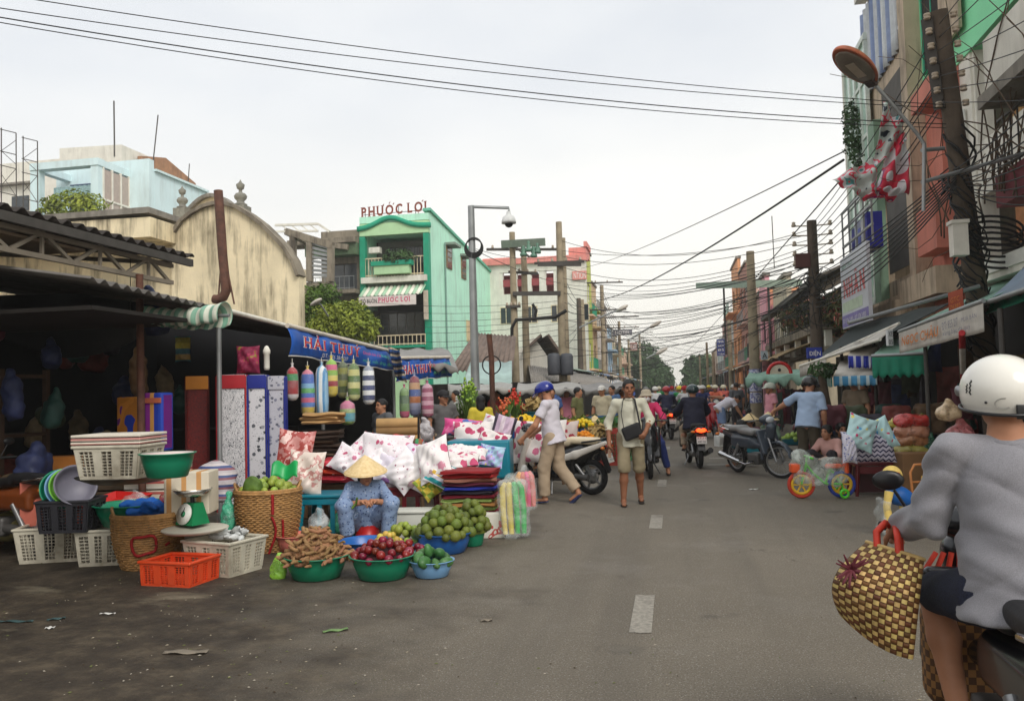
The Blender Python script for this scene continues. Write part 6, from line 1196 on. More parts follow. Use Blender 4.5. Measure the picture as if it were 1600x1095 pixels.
pillow(388,562,10.6,.3,.36,.14,(0,0,.2),0,'dark magenta floral pack hanging above the mattresses',mat('magenta_dim',var=.1,pat=p_blobs([(0,'7a1a3c'),(.52,'9a3050'),(.62,'8a7a30')],9)),'cover_pack');pillow(286,545,10.8,.2,.34,.14,(0,0,.2),0,'dim teal and yellow cushion hanging inside the stall',mat('dim_teal_yellow',pat=p_stripe(['8a8030','706820','2a5860','806a40','28505a'],.36,2),var=.1))
for k,(px,py)in enumerate(((650,700),(662,690),(640,712))): bag(px,py,12.6,.34,.34,film('grey_bundle',(176,170,172),.8),['greyish wrapped bundle beside the grey-shirted man','upper wrapped bundle under the second banner','low wrapped bundle beside the rolled mats'][k],k)
pole('awning_pole','thin dark awning pole rising from the pillows','pole',W(654,700,11.2),W(654,650,11.2),.015,mblkpl)
# flower stall in the middle distance
def gladiolus(px,py,d,h,col,lab,seed,n=9):
    t=T('flower_bunch',lab,'flowers',W(px,py,d));rg_=random.Random(seed);st=MB();fl=MB()
    for k in range(n):
        a=rg_.random()*6.3;e=V((math.cos(a)*.16*rg_.random(),math.sin(a)*.16*rg_.random(),h*rg_.uniform(.75,1)));st.tube([(0,0,0),e*.5+V((0,0,.02)),e],[.02,.016,.006],5)
        for j in range(5): fl.ell(e*(.72+.07*j)+V((rg_.gauss(0,.025),rg_.gauss(0,.025),0)),.04-.004*j,7,5)
        for j in range(3): st.grid(lambda u,v: V((.03*(u -.5),0,0))+(e*v*.8)+V((math.cos(a+j*2),math.sin(a+j*2),0))*.12*v*v,1,4,th=.002)
    st.build('stems',mleaf,t);fl.build('blossoms',mat('bloom_'+col,col,.6,.2,20),t);return t
gladiolus(735,680,16.5,1.15,'8cae3c','tall bunch of green gladiolus buds beside the camera post',1,16);gladiolus(722,682,16.8,.9,'d8dcd0','bunch of white flowers left of the green gladiolus',2,10);gladiolus(805,672,17,.85,'c83a28','bunch of red gladiolus by the grey canopy',3,14);gladiolus(822,676,17.2,.7,'d04838','shorter bunch of red gladiolus',4,8);gladiolus(790,676,16.6,.7,'d86a40','orange-red bunch near the ring post',5,7)
for k,(px,py,d,c_,lb)in enumerate(((820,668,14.5,'e8c020','yellow chrysanthemum bunch beside the pushing man'),(838,668,14.8,'e8b818','second yellow chrysanthemum bunch'),(912,668,17,'e8c828','yellow flower bucket behind the white shirt'),(912,688,16.6,'e89018','orange marigold bucket below the yellow one'),(800,672,14.2,'d8a030','golden flowers left of the yellow bunch'))):
    t=T('flower_bucket',lb,'flowers',W(px,py+14,d));m=MB();m.lathe([(0,0),(.1,0),(.13,.2),(.12,.2),(0,.05)],14);m.build('bucket',mbb_,t);fl=MB();[fl.ell(p_,.045,7,5)for p_ in heap((0,0,.24),.2,.12,.04,k,800,40)];fl.build('blossoms',mat('bloom_'+c_,c_,.6,.2,20),t);leaves((0,0,.22),(.2,.2,.08),160,.05,k).build('foliage',mleaf,t)
for k,(px,py,lb)in enumerate(((930,697,'low teal tub of pale dried plants on the road edge'),(842,655,'green tub among the flower sellers'))):
    m=MB();m.lathe(basin_prof(.3,.16),24);o=m.build('tub',mtl_,None,W(px,py,17+0*k));tag(o,lb,'tub');o=leaves((0,0,.3),(.28,.28,.16),260,.08,60+k).build('leaf_bunch',mat('straw_leaf',(176,150,96),.7,.2),None,W(px,py,17));tag(o,'bunch of pale leaves in the '+('low teal tub' if k == 0 else 'green tub'),'herbs')
o=pillow_mesh(.9,.7,.2,3).build('draped_cloth',mflo[3],None,W(842,690,13.0),(-.25,0,-.2));tag(o,'magenta rose cloth draped on the stall behind the scooter','cloth')
o=pillow_mesh(.5,.7,.2,4).build('draped_cloth',mat('red_floral',var=.05,pat=p_spots('c8b8b0',['9a1c34','b02840'],7,.45)),None,W(880,690,13.4),(-.25,0,-.2));tag(o,'deep red floral cloth behind the pushing man','cloth')
# ---------------------------------------------------------------- motorbikes (local +y is forward)
mtyre=mat('tyre',(28,27,27),.85,.2,20,bump=.3,bs=60);mrim=mat('alloy',(150,150,150),.35,.1,metal=.7);mchr=mat('chrome',(200,200,200),.15,.05,metal=1.0);mseat=mat('black_seat',(32,31,33),.55,.2,12,bump=.1,bs=60);mtail_on=mat('lit_tail_light',(230,40,20),.2,0,emit=((255,60,20),4.0));mtail=mat('red_lens',(150,20,18),.15,0,spec=.7);mlens=mat('clear_lens',(190,194,198),.08,.05,spec=.8);mplate=mat('plate_white',(206,204,198),.5,.05);mind=mat('amber_lens',(214,120,40),.2,0)
_wc={}
def wheel(root,y,R_,w_,nm,spoked,x=0):
    key=(R_,w_,spoked)
    if key not in _wc:
        M_=RM(0,0,PI/2);a=MB();a.torus((0,0,0),R_ -w_*.5,w_*.52,36,10,M_);b=MB();b.torus((0,0,0),R_ -w_*1.05,.017,32,6,M_)
        if spoked:
            for k in range(28): an=2*PI*k/28;a2=an+(.35 if k % 2 else -.35);b.tube([(.03*(1 if k % 4 <2 else -1),.04*math.cos(a2),.04*math.sin(a2)),(0,(R_ -w_)*math.cos(an),(R_ -w_)*math.sin(an))],.0035,3)
            b.tube([(-.06,0,0),(.06,0,0)],.045,14)
        else:
            for k in range(5): an=2*PI*k/5;b.bar((0,.03*math.cos(an),.03*math.sin(an)),(0,(R_ -w_)*math.cos(an),(R_ -w_)*math.sin(an)),.03,.03,(1,0,0))
            b.tube([(-.05,0,0),(.05,0,0)],.055,14);b.lathe([(.06,.03),(.11,.03),(.11,.036),(.06,.036)],24,(0,0,0),M_)
        _wc[key]=(a.mesh('tyre'),b.mesh('rim'))
    ta,rb=_wc[key];o=obj(nm,ta.copy()if False else ta,mtyre if not ta.materials else None,root,(x,y,R_));r_=obj('rim',rb,mrim if not rb.materials else None,o);return o
def motorbike(name,label,loc,rz,mb_,mtrim,kind='scooter',lit=False,lean=0,seatm=None,plate=None,res=.016,mirrors=True,group='motorbikes',steer=0.0,cat='motorbike'):
    t=T(name,label,cat,loc,(0,lean,rz),group);ub=kind == 'underbone';R_=.29 if ub else .27;wy0,wy1=.64,-.62;w_=.062 if ub else .085
    hs=T('front','','')if False else None
    fw=wheel(t,wy0,R_,w_*(.85 if ub else 1),'front_wheel',ub);rw=wheel(t,wy1,R_,w_,'rear_wheel',ub)
    if steer: fw.rotation_euler=(0,0,steer)
    m=MB();
    for s_ in (-1,1): m.tube([(s_*.075,wy0,R_),(s_*.075,wy0 -.1,.55)],.022,8);m.tube([(s_*.075,wy0 -.1,.55),(s_*.05,.42,.78)],.018,8)
    m.build('fork',mrim if ub else mblkpl,t)
    s_=SD(.03)
    for k in range(7): a=.35+k*.36;s_.ell((0,wy0+(R_+.035)*math.cos(a)*.98,R_+(R_+.035)*math.sin(a)),(.06,.07,.018),RM(0,a -PI/2))
    s_.build('front_fender',mb_,t,res)
    s_=SD(.04)       # leg shield and nose
    if ub: s_.box((0,.40,.62),(.2,.03,.22),.03,RM(0,.32));s_.box((0,.36,.42),(.17,.03,.12),.03,RM(0,-.1));s_.cone((0,.47,.72),(0,.5,.86),.08,.09)
    else: s_.box((0,.44,.62),(.21,.045,.29),.04,RM(0,.30));s_.ell((0,.54,.66),(.15,.12,.24),RM(0,.3));s_.cone((0,.5,.82),(0,.45,.93),.13,.12)
    s_.build('front_shield',mb_,t,res)
    s_=SD(.04)       # centre and tail
    if ub: s_.cone((0,.3,.5),(0,-.05,.56),.055,.075);s_.cone((0,-.05,.58),(0,-.85,.74),.12,.07,(.85,1,1));s_.box((0,-.3,.58),(.105,.3,.1),.05)
    else: s_.cone((0,-.05,.5),(0,-.5,.62),.17,.17,(.95,1,1));s_.cone((0,-.5,.64),(0,-.9,.76),.15,.07,(.95,1,.8));s_.box((0,.16,.3),(.17,.28,.05),.03);s_.box((0,-.2,.42),(.16,.22,.14),.06)
    s_.build('body_panels',mtrim if not ub else mb_,t,res)
    if not ub:
        for sd in (-1,1): s_=SD(.02);s_.chain([(sd*.15,-.1,.52),(sd*.16,-.45,.62),(sd*.09,-.92,.79)],[.05,.06,.035],fl=(.5,1,1));s_.build('side_panel',mb_,t,res)
    s_=SD(.04);s_.box((0,-.12,.77),(.12,.22,.05),.045,RM(0,-.08));s_.box((0,-.52,.815),(.115,.26,.05),.045,RM(0,.03));s_.build('seat',seatm or mseat,t,res)
    s_=SD(.03);s_.ell((0,.42,1.0),(.13 if not ub else .1,.11,.085));s_.cone((-.09,.39,1.0),(.09,.39,1.0),.05,.05);s_.build('handlebar_cowl',mtrim if not ub else mb_,t,res)
    m=MB();m.tube([(-.35,.30,1.0),(-.2,.36,1.0),(0,.4,.98),(.2,.36,1.0),(.35,.30,1.0)],.014,8);hb=m.build('handlebar',mblkpl,t)
    for sd in (-1,1):
        m=MB();m.tube([(sd*.23,.355,1.0),(sd*.36,.295,1.0)],.02,8);m.build('grip',mblack,hb);m=MB();m.tube([(sd*.2,.39,1.0),(sd*.34,.345,.995)],.006,5);m.build('brake_lever',mrim,hb)
        if mirrors: m=MB();m.tube([(sd*.22,.36,1.02),(sd*.29,.36,1.14)],.007,5);m.ell((sd*.31,.365,1.18),(.065,.018,.042));m.build('mirror',mblkpl,t)
    m=MB();m.ell((0,.515 if not ub else .5,.99 if ub else .8),(.085,.05,.06));m.build('headlight',mlens,t)
    m=MB();m.ell((0,-.93 if not ub else -.9,.75),(.1,.045,.045));m.build('tail_light',mtail_on if lit else mtail,t)
    for sd in (-1,1): m=MB();m.ell((sd*.15,-.9,.72),(.045,.03,.025));m.build('turn_signal',mind,t)
    m=MB();m.box((0,-.86,.52),(.14,.03,.34),RM(0,-.35));m.build('rear_fender',mblkpl,t)
    m=MB();m.box((0,-.95,.56),(.19,.008,.14),RM(0,-.3),b=.003);pl=m.build('license_plate',mplate,t)
    if plate:
        for k,tx in enumerate(plate): lettering(tx,(-.075,-.962+.022*(1-k),.575-.063*k),(.15,0,0),(0,-.014,.045),mdk,pl,th=.002)
    m=MB();m.box((0,-.05 if not ub else .0,.3),(.2,.3,.2),b=.04);m.tube([(-.1,-.25,.3),(-.1,wy1,R_)],.05,8);m.build('engine',mat('engine_grey',(92,90,88),.5,.2,8,metal=.4),t)
    m=MB();m.tube([(.1,.05,.25),(.15,-.15,.2),(.17,-.3,.24)],.02,8);m.tube([(.17,-.28,.24),(.18,-.84,.36)],[.04,.055],12);m.build('exhaust',mchr if ub else mblkpl,t)
    m=MB();[m.tube([(sd*.1,-.35,.55),(sd*.1,-.55,.3)],.028,8)for sd in (-1,1)];m.build('shock_absorber',mrim,t)
    m=MB();m.tube([(-.13,-.55,.8),(-.12,-.85,.84),(0,-.92,.86),(.12,-.85,.84),(.13,-.55,.8)],.014,8);m.build('grab_rail',mchr if ub else mblkpl,t)
    m=MB();m.tube([(-.08,.0,.25),(-.2,-.04,.02)],.012,6);m.build('kickstand',mrim,t)
    if ub: m=MB();m.box((-.17,.05,.27),(.1,.04,.02));m.box((.17,.05,.27),(.1,.04,.02));m.build('foot_peg',mblack,t)
    return t
mwp=mat('pearl_white_paint',(214,208,198),.25,.04,3,coat=.4);mbp_=mat('gloss_black_paint',(22,22,25),.25,.1,3,coat=.4);mrp_=mat('gloss_red_paint',(150,22,30),.3,.1,3,coat=.4);mgp_=mat('grey_blue_paint',(62,70,80),.35,.1,3,coat=.3);mcs=mat('cream_seat',(216,200,170),.5,.08)
CR,CF=V((math.cos(R(11.1)),math.sin(R(11.1)),0)),V((-math.sin(R(11.1)),math.cos(R(11.1)),0))
def head_rz(right,fwd): h=CR*right+CF*fwd;return math.atan2(-h.x,h.y)
bike_white=motorbike('parked_scooter','white and black scooter being pushed by the man in white shirt',G(868,770),head_rz(-.86,.5),mwp,mbp_,seatm=mcs,plate=('67-B1','253.19'),lean=-.05)
motorbike('scooter','black and grey scooter with glowing tail light under the navy rider',G(1085,727),head_rz(.05,1),mat('dark_grey_paint',(70,66,62),.35,coat=.3),mbp_,lit=True,plate=('67-L1','482.06'))
motorbike('scooter','beige scooter with orange tail light farther up the road',G(1043,685),head_rz(.0,1),mat('beige_paint',(196,172,120),.35),mbp_,lit=True,plate=('67-H2','119'),res=.022)
motorbike('parked_motorbike','grey-blue step-through motorbike parked on the right roadside',G(1186,742),head_rz(.34,-.94),mgp_,mgp_,'underbone',seatm=mat('grey_seat',(120,118,116),.5),lean=.1,steer=.55)
motorbike('motorbike','red motorbike between the navy rider and the bending man',G(1108,684),head_rz(.1,-1),mrp_,mrp_,res=.022,seatm=mseat)
motorbike('scooter','dark scooter ridden by the woman in pink',G(1014,742),head_rz(-.12,-1),mbp_,mbp_,res=.02)
motorbike('foreground_motorbike','black motorbike ridden by the man in grey sweatshirt',(1.16,3.40,0),R(-2),mbp_,mbp_,'underbone',plate=('67-F1','760.31'),res=.01)
motorbike('parked_motorbike','dark motorbike with plate at the far left edge of the shed',W(2,790,8.9)*1-V((0,0,W(2,790,8.9).z)),head_rz(-.9,.45),mat('dim_orange_paint',(120,60,24),.4),mbp_,'underbone',plate=('67-FA','3183'))
for k,(px,py,rr,lb)in enumerate(((1408,690,.5,'dark motorbike parked under the green awning'),(1450,700,.2,'black motorbike parked behind the bagged goods'),(1480,705,.8,'second black motorbike parked by the shop behind the rider'),(1290,690,-.4,'dark red motorbike parked by the tree in the shade'))): motorbike('parked_motorbike',lb,G(px,py),rr+2.4,[mbp_,mbp_,mgp_,mat('dark_red_paint',(90,20,26),.35)][k],mbp_,'underbone',res=.024)
# ---------------------------------------------------------------- people (local +y is where they face)
JD=dict(pel=(0,0,.95),wai=(0,.0,1.07),che=(0,-.005,1.28),nec=(0,-.01,1.45),hea=(0,.015,1.585),shL=(-.18,-.01,1.40),shR=(.18,-.01,1.40),elL=(-.235,-.03,1.12),elR=(.235,-.03,1.12),wrL=(-.25,.06,.88),wrR=(.25,.06,.88),hpL=(-.09,0,.93),hpR=(.09,0,.93),knL=(-.1,.03,.5),knR=(.1,.03,.5),anL=(-.1,-.02,.08),anR=(.1,-.02,.08))
mskin=mat('skin_tan',(176,124,94),.55,.1,10,spec=.35);mskin2=mat('skin_brown',(142,94,68),.55,.1,10,spec=.35);mhair=mat('black_hair',(20,18,18),.5,.3,40,bump=.5,bs=120);msand=mat('dark_sandal',(40,32,28),.7);meye=mat('eye_dark',(22,16,14),.2,0);mlip=mat('lips',(140,76,66),.5)
def hand(S,wr,el,dr,palm,side,curl=.5,k=.008):
    wr,dr=V(wr),V(dr).normalized();palm=V(palm);palm=(palm -dr*palm.dot(dr)).normalized();sd=dr.cross(palm)*side
    S.cone(wr,wr+dr*.07,.027,.030,k=.02);S.cone(wr+dr*.04-sd*.018,wr+dr*.085-sd*.024,.018,.014,k=.015);S.cone(wr+dr*.04+sd*.018,wr+dr*.085+sd*.024,.018,.014,k=.015)
    for i,L_ in enumerate((.058,.07,.064,.05)):
        b=wr+dr*(.086-.006*abs(i -1.3))+sd*(.032-.0215*i);c1=curl*1.2;d1=dr*math.cos(c1)+palm*math.sin(c1);d2=dr*math.cos(c1*2.1)+palm*math.sin(c1*2.1)
        S.cone(b,b+d1*L_*.55,.0098,.0095,k=k);S.cone(b+d1*L_*.55,b+d1*L_*.55+d2*L_*.55,.0095,.008,k=k)
    b=wr+dr*.03+sd*.03;e=b+(dr*.6+sd*.55+palm*.5*(curl+.2)).normalized()*.045;S.cone(b,e,.013,.0105,k=k);S.cone(e,e+(dr*.9+sd*.1+palm*curl).normalized()*.032,.0105,.009,k=k)
def crease(P,a):
    x,y,z=P;g=lambda t: (1-np.abs(np.sin(t)))** 3
    return a*(g(9*(z+.5*x)+1.5*np.sin(4*x+3*y))+.8*g(13*(z -.7*x)+2*np.sin(5*y+z*3)+1)+.6*g(17*(z+.3*y)+3*np.sin(3*x)))
def endcut(S,p,d,w_,dep=.09):
    d=V(d).normalized();x=d.orthogonal().normalized();y=d.cross(x);S.box(V(p)+d*dep,(w_,w_,dep),.004,Matrix((x,y,d)).transposed(),cut=True)
def person(label,loc,rz,J=None,H=1.68,shirt=None,sl=.55,hem=.06,sloose=.02,pants=None,pl=2,ploose=.022,skin=None,hair=True,look=(0,0,0),helmet=None,hat=None,shoe=None,toes=None,hands=None,res=.013,seed=0,female=False,mask=None,face=True,name='person',group=None,lw=1.0,longhair=False,collar=False,visor=True,fs=4.2,fa=.0026,extra=None,nfs=None,plw=None,sk=.03):
    t=T(name,label,'person',loc,rz,group);t.scale=(1,1,1);sc=H/1.7;skin=skin or mskin
    j={k: V(v)*sc for k,v in JD.items()}
    for k,v in (J or {}).items(): j[k]=V(v)*sc
    hm=RM(look[0],look[1],look[2]);hc=j['hea'];hp=lambda x,y,z: hc+hm @ V((x,y,z))
    B=SD(.022);fem=.93 if female else 1.0
    B.cone(j['pel'],j['wai'],.125*lw,.112*lw,(1.08,.82,1));B.cone(j['wai'],j['che'],.112*lw,.128*lw*fem,(1.12,.78,1));B.cone(j['shL'],j['shR'],.055,.055);B.cone(j['che'],j['nec'],.10,.055,(1.1,.85,1));B.cone(j['nec'],hp(0,-.012,-.03),.054*fem,.05*fem)
    B.ell(hp(0,-.008,.022),(.076,.096,.098),hm);B.ell(hp(0,.022,-.05),(.058,.066,.066),hm);B.cone(hp(0,.088,.02),hp(0,.104,-.018),.010,.016,k=.012);B.ell(hp(0,.072,-.098),(.026,.022,.02),hm,k=.02);B.ell(hp(0,.088,-.058),(.024,.012,.013),hm,k=.01)
    for s_ in (-1,1): B.ell(hp(s_*.078,-.01,-.005),(.012,.022,.032),hm,k=.006);B.ell(hp(s_*.034,.082,.033),(.024,.012,.009),hm,k=.012);B.ell(hp(s_*.036,.062,-.03),(.024,.028,.024),hm,k=.02);B.ell(hp(s_*.033,.098,.012),(.014,.010,.009),hm,k=.01,cut=True)
    for s_ in 'LR':
        B.chain([j['sh'+s_],j['el'+s_],j['wr'+s_]],[.05,.041,.029]);f=V(j['el'+s_])*.62+V(j['wr'+s_])*.38;B.cone(j['el'+s_],f,.04,.042)
        kn,an,hpj=j['kn'+s_],j['an'+s_],j['hp'+s_];B.cone(hpj,kn,.088*lw,.058);bd=(an -kn).normalized();back=V((0,-1,0));back=(back -bd*back.dot(bd)).normalized()*.018;B.cone(kn,kn*.62+an*.38+back,.055,.06);B.cone(kn*.62+an*.38+back,an,.056,.036)
        td=V((toes or {}).get(s_,(0,1,-.22))).normalized();B.cone(an+V((0,-.02,-.03))*sc,an+td*.15*sc+V((0,0,-.02)),.034,.027,(1.15,1,.85));
        hh=(hands or {}).get(s_);dd=(j['wr'+s_]-j['el'+s_]).normalized();side=1 if s_ == 'L' else -1
        if res <.016: hand(B,j['wr'+s_],None,V(hh[0])if hh else dd,V(hh[1])if hh else V((-side*-.0+(1 if s_ == 'L' else -1),.1,0)),side,hh[2]if hh else .45)
        else: B.cone(j['wr'+s_],j['wr'+s_]+dd*.13,.03,.018,k=.01)
    B.build('body',skin,t,res)
    if pants:
        S=SD(.02)
        for s_ in 'LR':
            lp=plw or lw;h_,k_,a_=j['hp'+s_],j['kn'+s_],j['an'+s_];f=min(pl,1);S.cone(h_,h_+(k_ -h_)*f,.09*lp+ploose*.4,.06+ploose*.8)
            if pl >1: S.cone(k_,k_+(a_ -k_)*min(1,pl -1),.06+ploose*.8,.045+ploose*.9)
            e_,d_=(h_+(k_ -h_)*f,k_ -h_)if pl <= 1 else (k_+(a_ -k_)*min(1,pl -1),a_ -k_)
            endcut(S,e_,d_,.1)
        S.cone(j['pel']+V((0,0,.03)),(j['hpL']+j['hpR'])/2,.12*lp,.108*lp,(1.06,.8,1))
        S.build('trousers' if pl >1.5 else 'shorts',pants,t,res,lambda P: fold(P,fs,fa*.6,seed+3)+crease((P[0]+seed*.21,P[1],P[2]),.0045 if res <.016 else .002))
    if shirt:
        S=SD(sk);q=sloose;up=(j['wai']-j['pel']).normalized()
        for s_ in 'LR':
            a_,e_,w_=j['sh'+s_],j['el'+s_],j['wr'+s_];f=min(1,sl);S.cone(a_,a_+(e_ -a_)*f,.052+q*.3,(.05+q*.8)if sl <1 else (.044+q*.6))
            if sl >1: S.cone(e_,e_+(w_ -e_)*min(1,sl -1),.044+q*.6,.034+q*.6);endcut(S,e_+(w_ -e_)*min(1,sl -1),w_ -e_,.07)
            else: endcut(S,a_+(e_ -a_)*f,e_ -a_,.085)
        hb=j['pel']-up*hem;S.cone(hb -up*.08,j['wai'],.146*lw+q*1.25,.116*lw+q,(1.12,.95,1));S.cone(j['wai'],j['che'],.116*lw+q,.13*lw*fem+q*.7,(1.12,.8,1));S.cone(j['shL']*.97+j['che']*.03,j['shR']*.97+j['che']*.03,.056+q*.4,.056+q*.4);S.cone(j['che'],j['nec']-V((0,0,.035)),.105+q*.3,.06,(1.12,.85,1))
        endcut(S,hb,-up,.22*lw+.08,.2)
        S.build('shirt',shirt,t,res,nfs or (lambda P: fold(P,fs,fa*.6,seed)+crease((P[0]+seed*.37,P[1],P[2]),.0045 if res <.016 else .002)))
        if collar: m=MB();c0=j['nec']-V((0,0,.015));m.torus(c0,.066,.016,20,6,sq=1.4);m.build('collar',shirt,t)
    if face and not mask:
        for s_ in (-1,1): m=MB();m.ell(hp(s_*.032,.088,.012),(.0095,.006,.0038),8,6,hm);m.build('eye',meye,t);m=MB();m.tube([hp(s_*.015,.095,.03),hp(s_*.034,.094,.036),hp(s_*.052,.084,.03)],.0045,5);m.build('eyebrow',mhair,t)
        m=MB();m.ell(hp(0,.099,-.06),(.021,.005,.005),8,6,hm);m.build('lips',mlip,t)
    if mask: S=SD(.02);S.ell(hp(0,.04,-.045),(.07,.078,.062),hm);S.box(hp(0,-.08,-.04),(.15,.09,.2),.01,hm,cut=True);S.build('face_mask',mask,t,.01)
    if hair:
        S=SD(.015);S.ell(hp(0,-.016,.034),(.083,.1,.095),hm);S.ell(hp(0,.105,-.03),(.088,.082,.108),hm,cut=True);S.box(hp(0,.02,-.14),(.2,.2,.1),.01,hm,cut=True)
        if longhair: S=SD(.015);S.ell(hp(0,-.014,.034),(.088,.108,.1),hm);S.ell(hp(0,-.06,-.08),(.085,.06,.13),hm);S.ell(hp(0,.11,-.05),(.085,.085,.12),hm,cut=True)
        S.build('hair',mhair,t,.012,lambda P: fold(P,9,.0015,seed))
    if helmet:
        S=SD(.01);S.ell(hp(0,-.008,.04),(.128,.146,.118),hm);S.box(hp(0,.02,-.115),(.3,.3,.12),.01,hm @ RM(0,.16),cut=True);S.ell(hp(0,.0,.02),(.1,.118,.1),hm,cut=True);hl=S.build('helmet',helmet,t,.011)
        if visor: m=MB();m.grid(lambda u,v: hp(.11*math.sin((u -.5)*2.2),.105+.02*math.cos((u -.5)*3)+.075*v*math.cos((u -.5)*2.2),.05-.03*v),12,3,th=.006);m.build('visor',helmet,hl)
        m=MB();m.tube([hp(-.085,.02,-.02),hp(-.06,.05,-.1),hp(0,.06,-.125),hp(.06,.05,-.1),hp(.085,.02,-.02)],.006,5);m.build('chin_strap',mblkpl,hl)
    if hat == 'cone':
        m=MB();m.lathe([(.235,.02),(.2,.052),(.12,.118),(.05,.175),(.004,.205),(0,.206)],40,hp(0,0,.0)+V((0,0,0)),hm);m.lathe([(.232,.014),(.12,.108),(0,.19)],40,hp(0,0,0),hm);h_=m.build('conical_hat',mat('palm_leaf_hat',var=.05,rough=.6,vs=12,pat=lambda N,co: N.ramp(N.noise(co,30,3),[(.3,lin((216,186,132))),(.7,lin((232,208,160)))])),t)
        for k in range(9): f=(k+.5)/9;r_=MB();r_.torus(hp(0,0,0)+hm @ V((0,0,.021+.182*f)),.236*(1-f)+.002,.0022,36,4,hm);r_.build('hat_hoop',mat('hat_hoop',(206,172,116),.6),h_)
    elif hat == 'cap':
        S=SD(.01);S.ell(hp(0,-.008,.045),(.092,.112,.085),hm);S.box(hp(0,.02,-.085),(.3,.3,.1),.01,hm,cut=True);S.build('cap',extra or mblkpl,t,.011);m=MB();m.grid(lambda u,v: hp(.075*math.sin((u -.5)*2.4),.09*math.cos((u -.5)*1.6)+.07*v*math.cos((u -.5)*2),.035-.02*v),12,3,th=.006);m.build('cap_brim',extra or mblkpl,t)
    elif hat == 'bucket':
        m=MB();m.lathe([(.125,-.005),(.1,.03),(.093,.04),(.088,.09),(.06,.112),(0,.118)],24,hp(0,0,.02),hm);m.build('sun_hat',extra,t)
    if shoe:
        for s_ in 'LR':
            an=j['an'+s_];td=V((toes or {}).get(s_,(0,1,-.22))).normalized();m=MB();S=SD(.01);a_=an+V((0,-.03,-.055))*sc;S.cone(a_,a_+td*.2*sc+V((0,0,.01)),.036,.042,(1,1,.34));S.build('sandal',shoe,t,.011);m.tube([a_+td*.1+V((-.04,0,.01)),a_+td*.15+V((0,0,.045)),a_+td*.1+V((.04,0,.01))],.008,5);m.build('sandal_strap',shoe,t)
    t['joints']='';del t['joints'];return t,j
def faceCam(p): return math.atan2(p[0],-p[1])
mwt=mat('white_tee',(206,200,208),.8,.05,4,sheen=.2);mkh=mat('khaki_trousers',(168,148,124),.85,.1,5);mol=mat('olive_shorts',(140,128,102),.85,.15,5);mpkh=mat('pale_green_shirt',(200,197,178),.85,.1,4);mnavy=mat('navy_jacket',(24,24,44),.8,.15,6);mgt_=mat('grey_tee',(92,90,90),.85,.1,5);mbsh=mat('pale_blue_shirt',(158,178,204),.8,.06,4);mbrt=mat('dark_olive_trousers',(74,66,52),.85,.1);mfp=mat('blue_flower_pyjamas',rough=.85,var=.06,pat=p_spots('7f93b4',['3f5278','a8b4c8','566a92'],34,.3,'95a6c2'))
# seated woman with the conical hat
p=G(572,846);person('woman in blue flowered pyjamas and conical hat sitting behind the fruit',(p.x,p.y,0),faceCam(p)+.1,dict(pel=(0,-.08,.24),wai=(0,-.05,.35),che=(0,.03,.54),nec=(0,.06,.69),hea=(0,.10,.79),shL=(-.165,.03,.64),shR=(.165,.03,.64),elL=(-.29,.16,.44),elR=(.29,.16,.44),wrL=(-.10,.31,.49),wrR=(.10,.31,.49),hpL=(-.1,-.05,.22),hpR=(.1,-.05,.22),knL=(-.26,.28,.46),knR=(.26,.28,.46),anL=(-.22,.22,.08),anR=(.22,.22,.08)),1.6,mfp,1.25,.02,.028,mfp,1.85,.035,hat='cone',look=(0,-.15,.05),hands={'L': ((.75,.35,.12),(.2,.4,-.5),.8),'R': ((-.75,.35,.1),(-.2,.4,-.5),.8)},female=True,longhair=True,res=.0095,shoe=msand,seed=1)
m=MB();m.tube([(-.04,.0,-.05),(0,.02,.0),(.02,0,.06)],.012,6);o=m.build('herb_stalk',mleaf,None,G(576,846)+V((.0,-.36,.46)));tag(o,'green stalk held in the seated woman hands','vegetable')
st=MB();st.lathe([(.14,0),(.12,.18),(.0,.18)],16);tag(st.build('low_stool',mrd_,None,(p.x,p.y+.05,0)),'low red stool under the seated woman','stool');bag(533,830,9.3,.3,.26,mteal_b,'teal plastic bag beside the seated woman',11)
# man in white shirt pushing the scooter
p=G(868,786);person('man in white shirt and blue helmet pushing the white scooter',p,head_rz(-.90,.45),dict(pel=(0,.0,.93),wai=(0,.03,1.05),che=(0,.04,1.27),nec=(0,.06,1.44),hea=(0,.12,1.56),shL=(-.19,.03,1.39),shR=(.19,.05,1.39),elL=(-.27,.16,1.10),elR=(.26,.20,1.10),wrL=(-.25,.36,.92),wrR=(.25,.40,.98),knL=(-.1,.12,.5),knR=(.1,-.03,.5),anL=(-.1,.12,.09),anR=(.1,-.3,.17)),1.7,mwt,.6,.1,.032,mkh,1.95,.04,helmet=mat('blue_helmet',(26,40,130),.2,.05,coat=.5),look=(.05,-.42,0),toes={'L': (0,1,-.2),'R': (0,.75,-.75)},shoe=mat('blue_sandal',(40,48,84),.6),skin=mskin,seed=2,res=.0115)
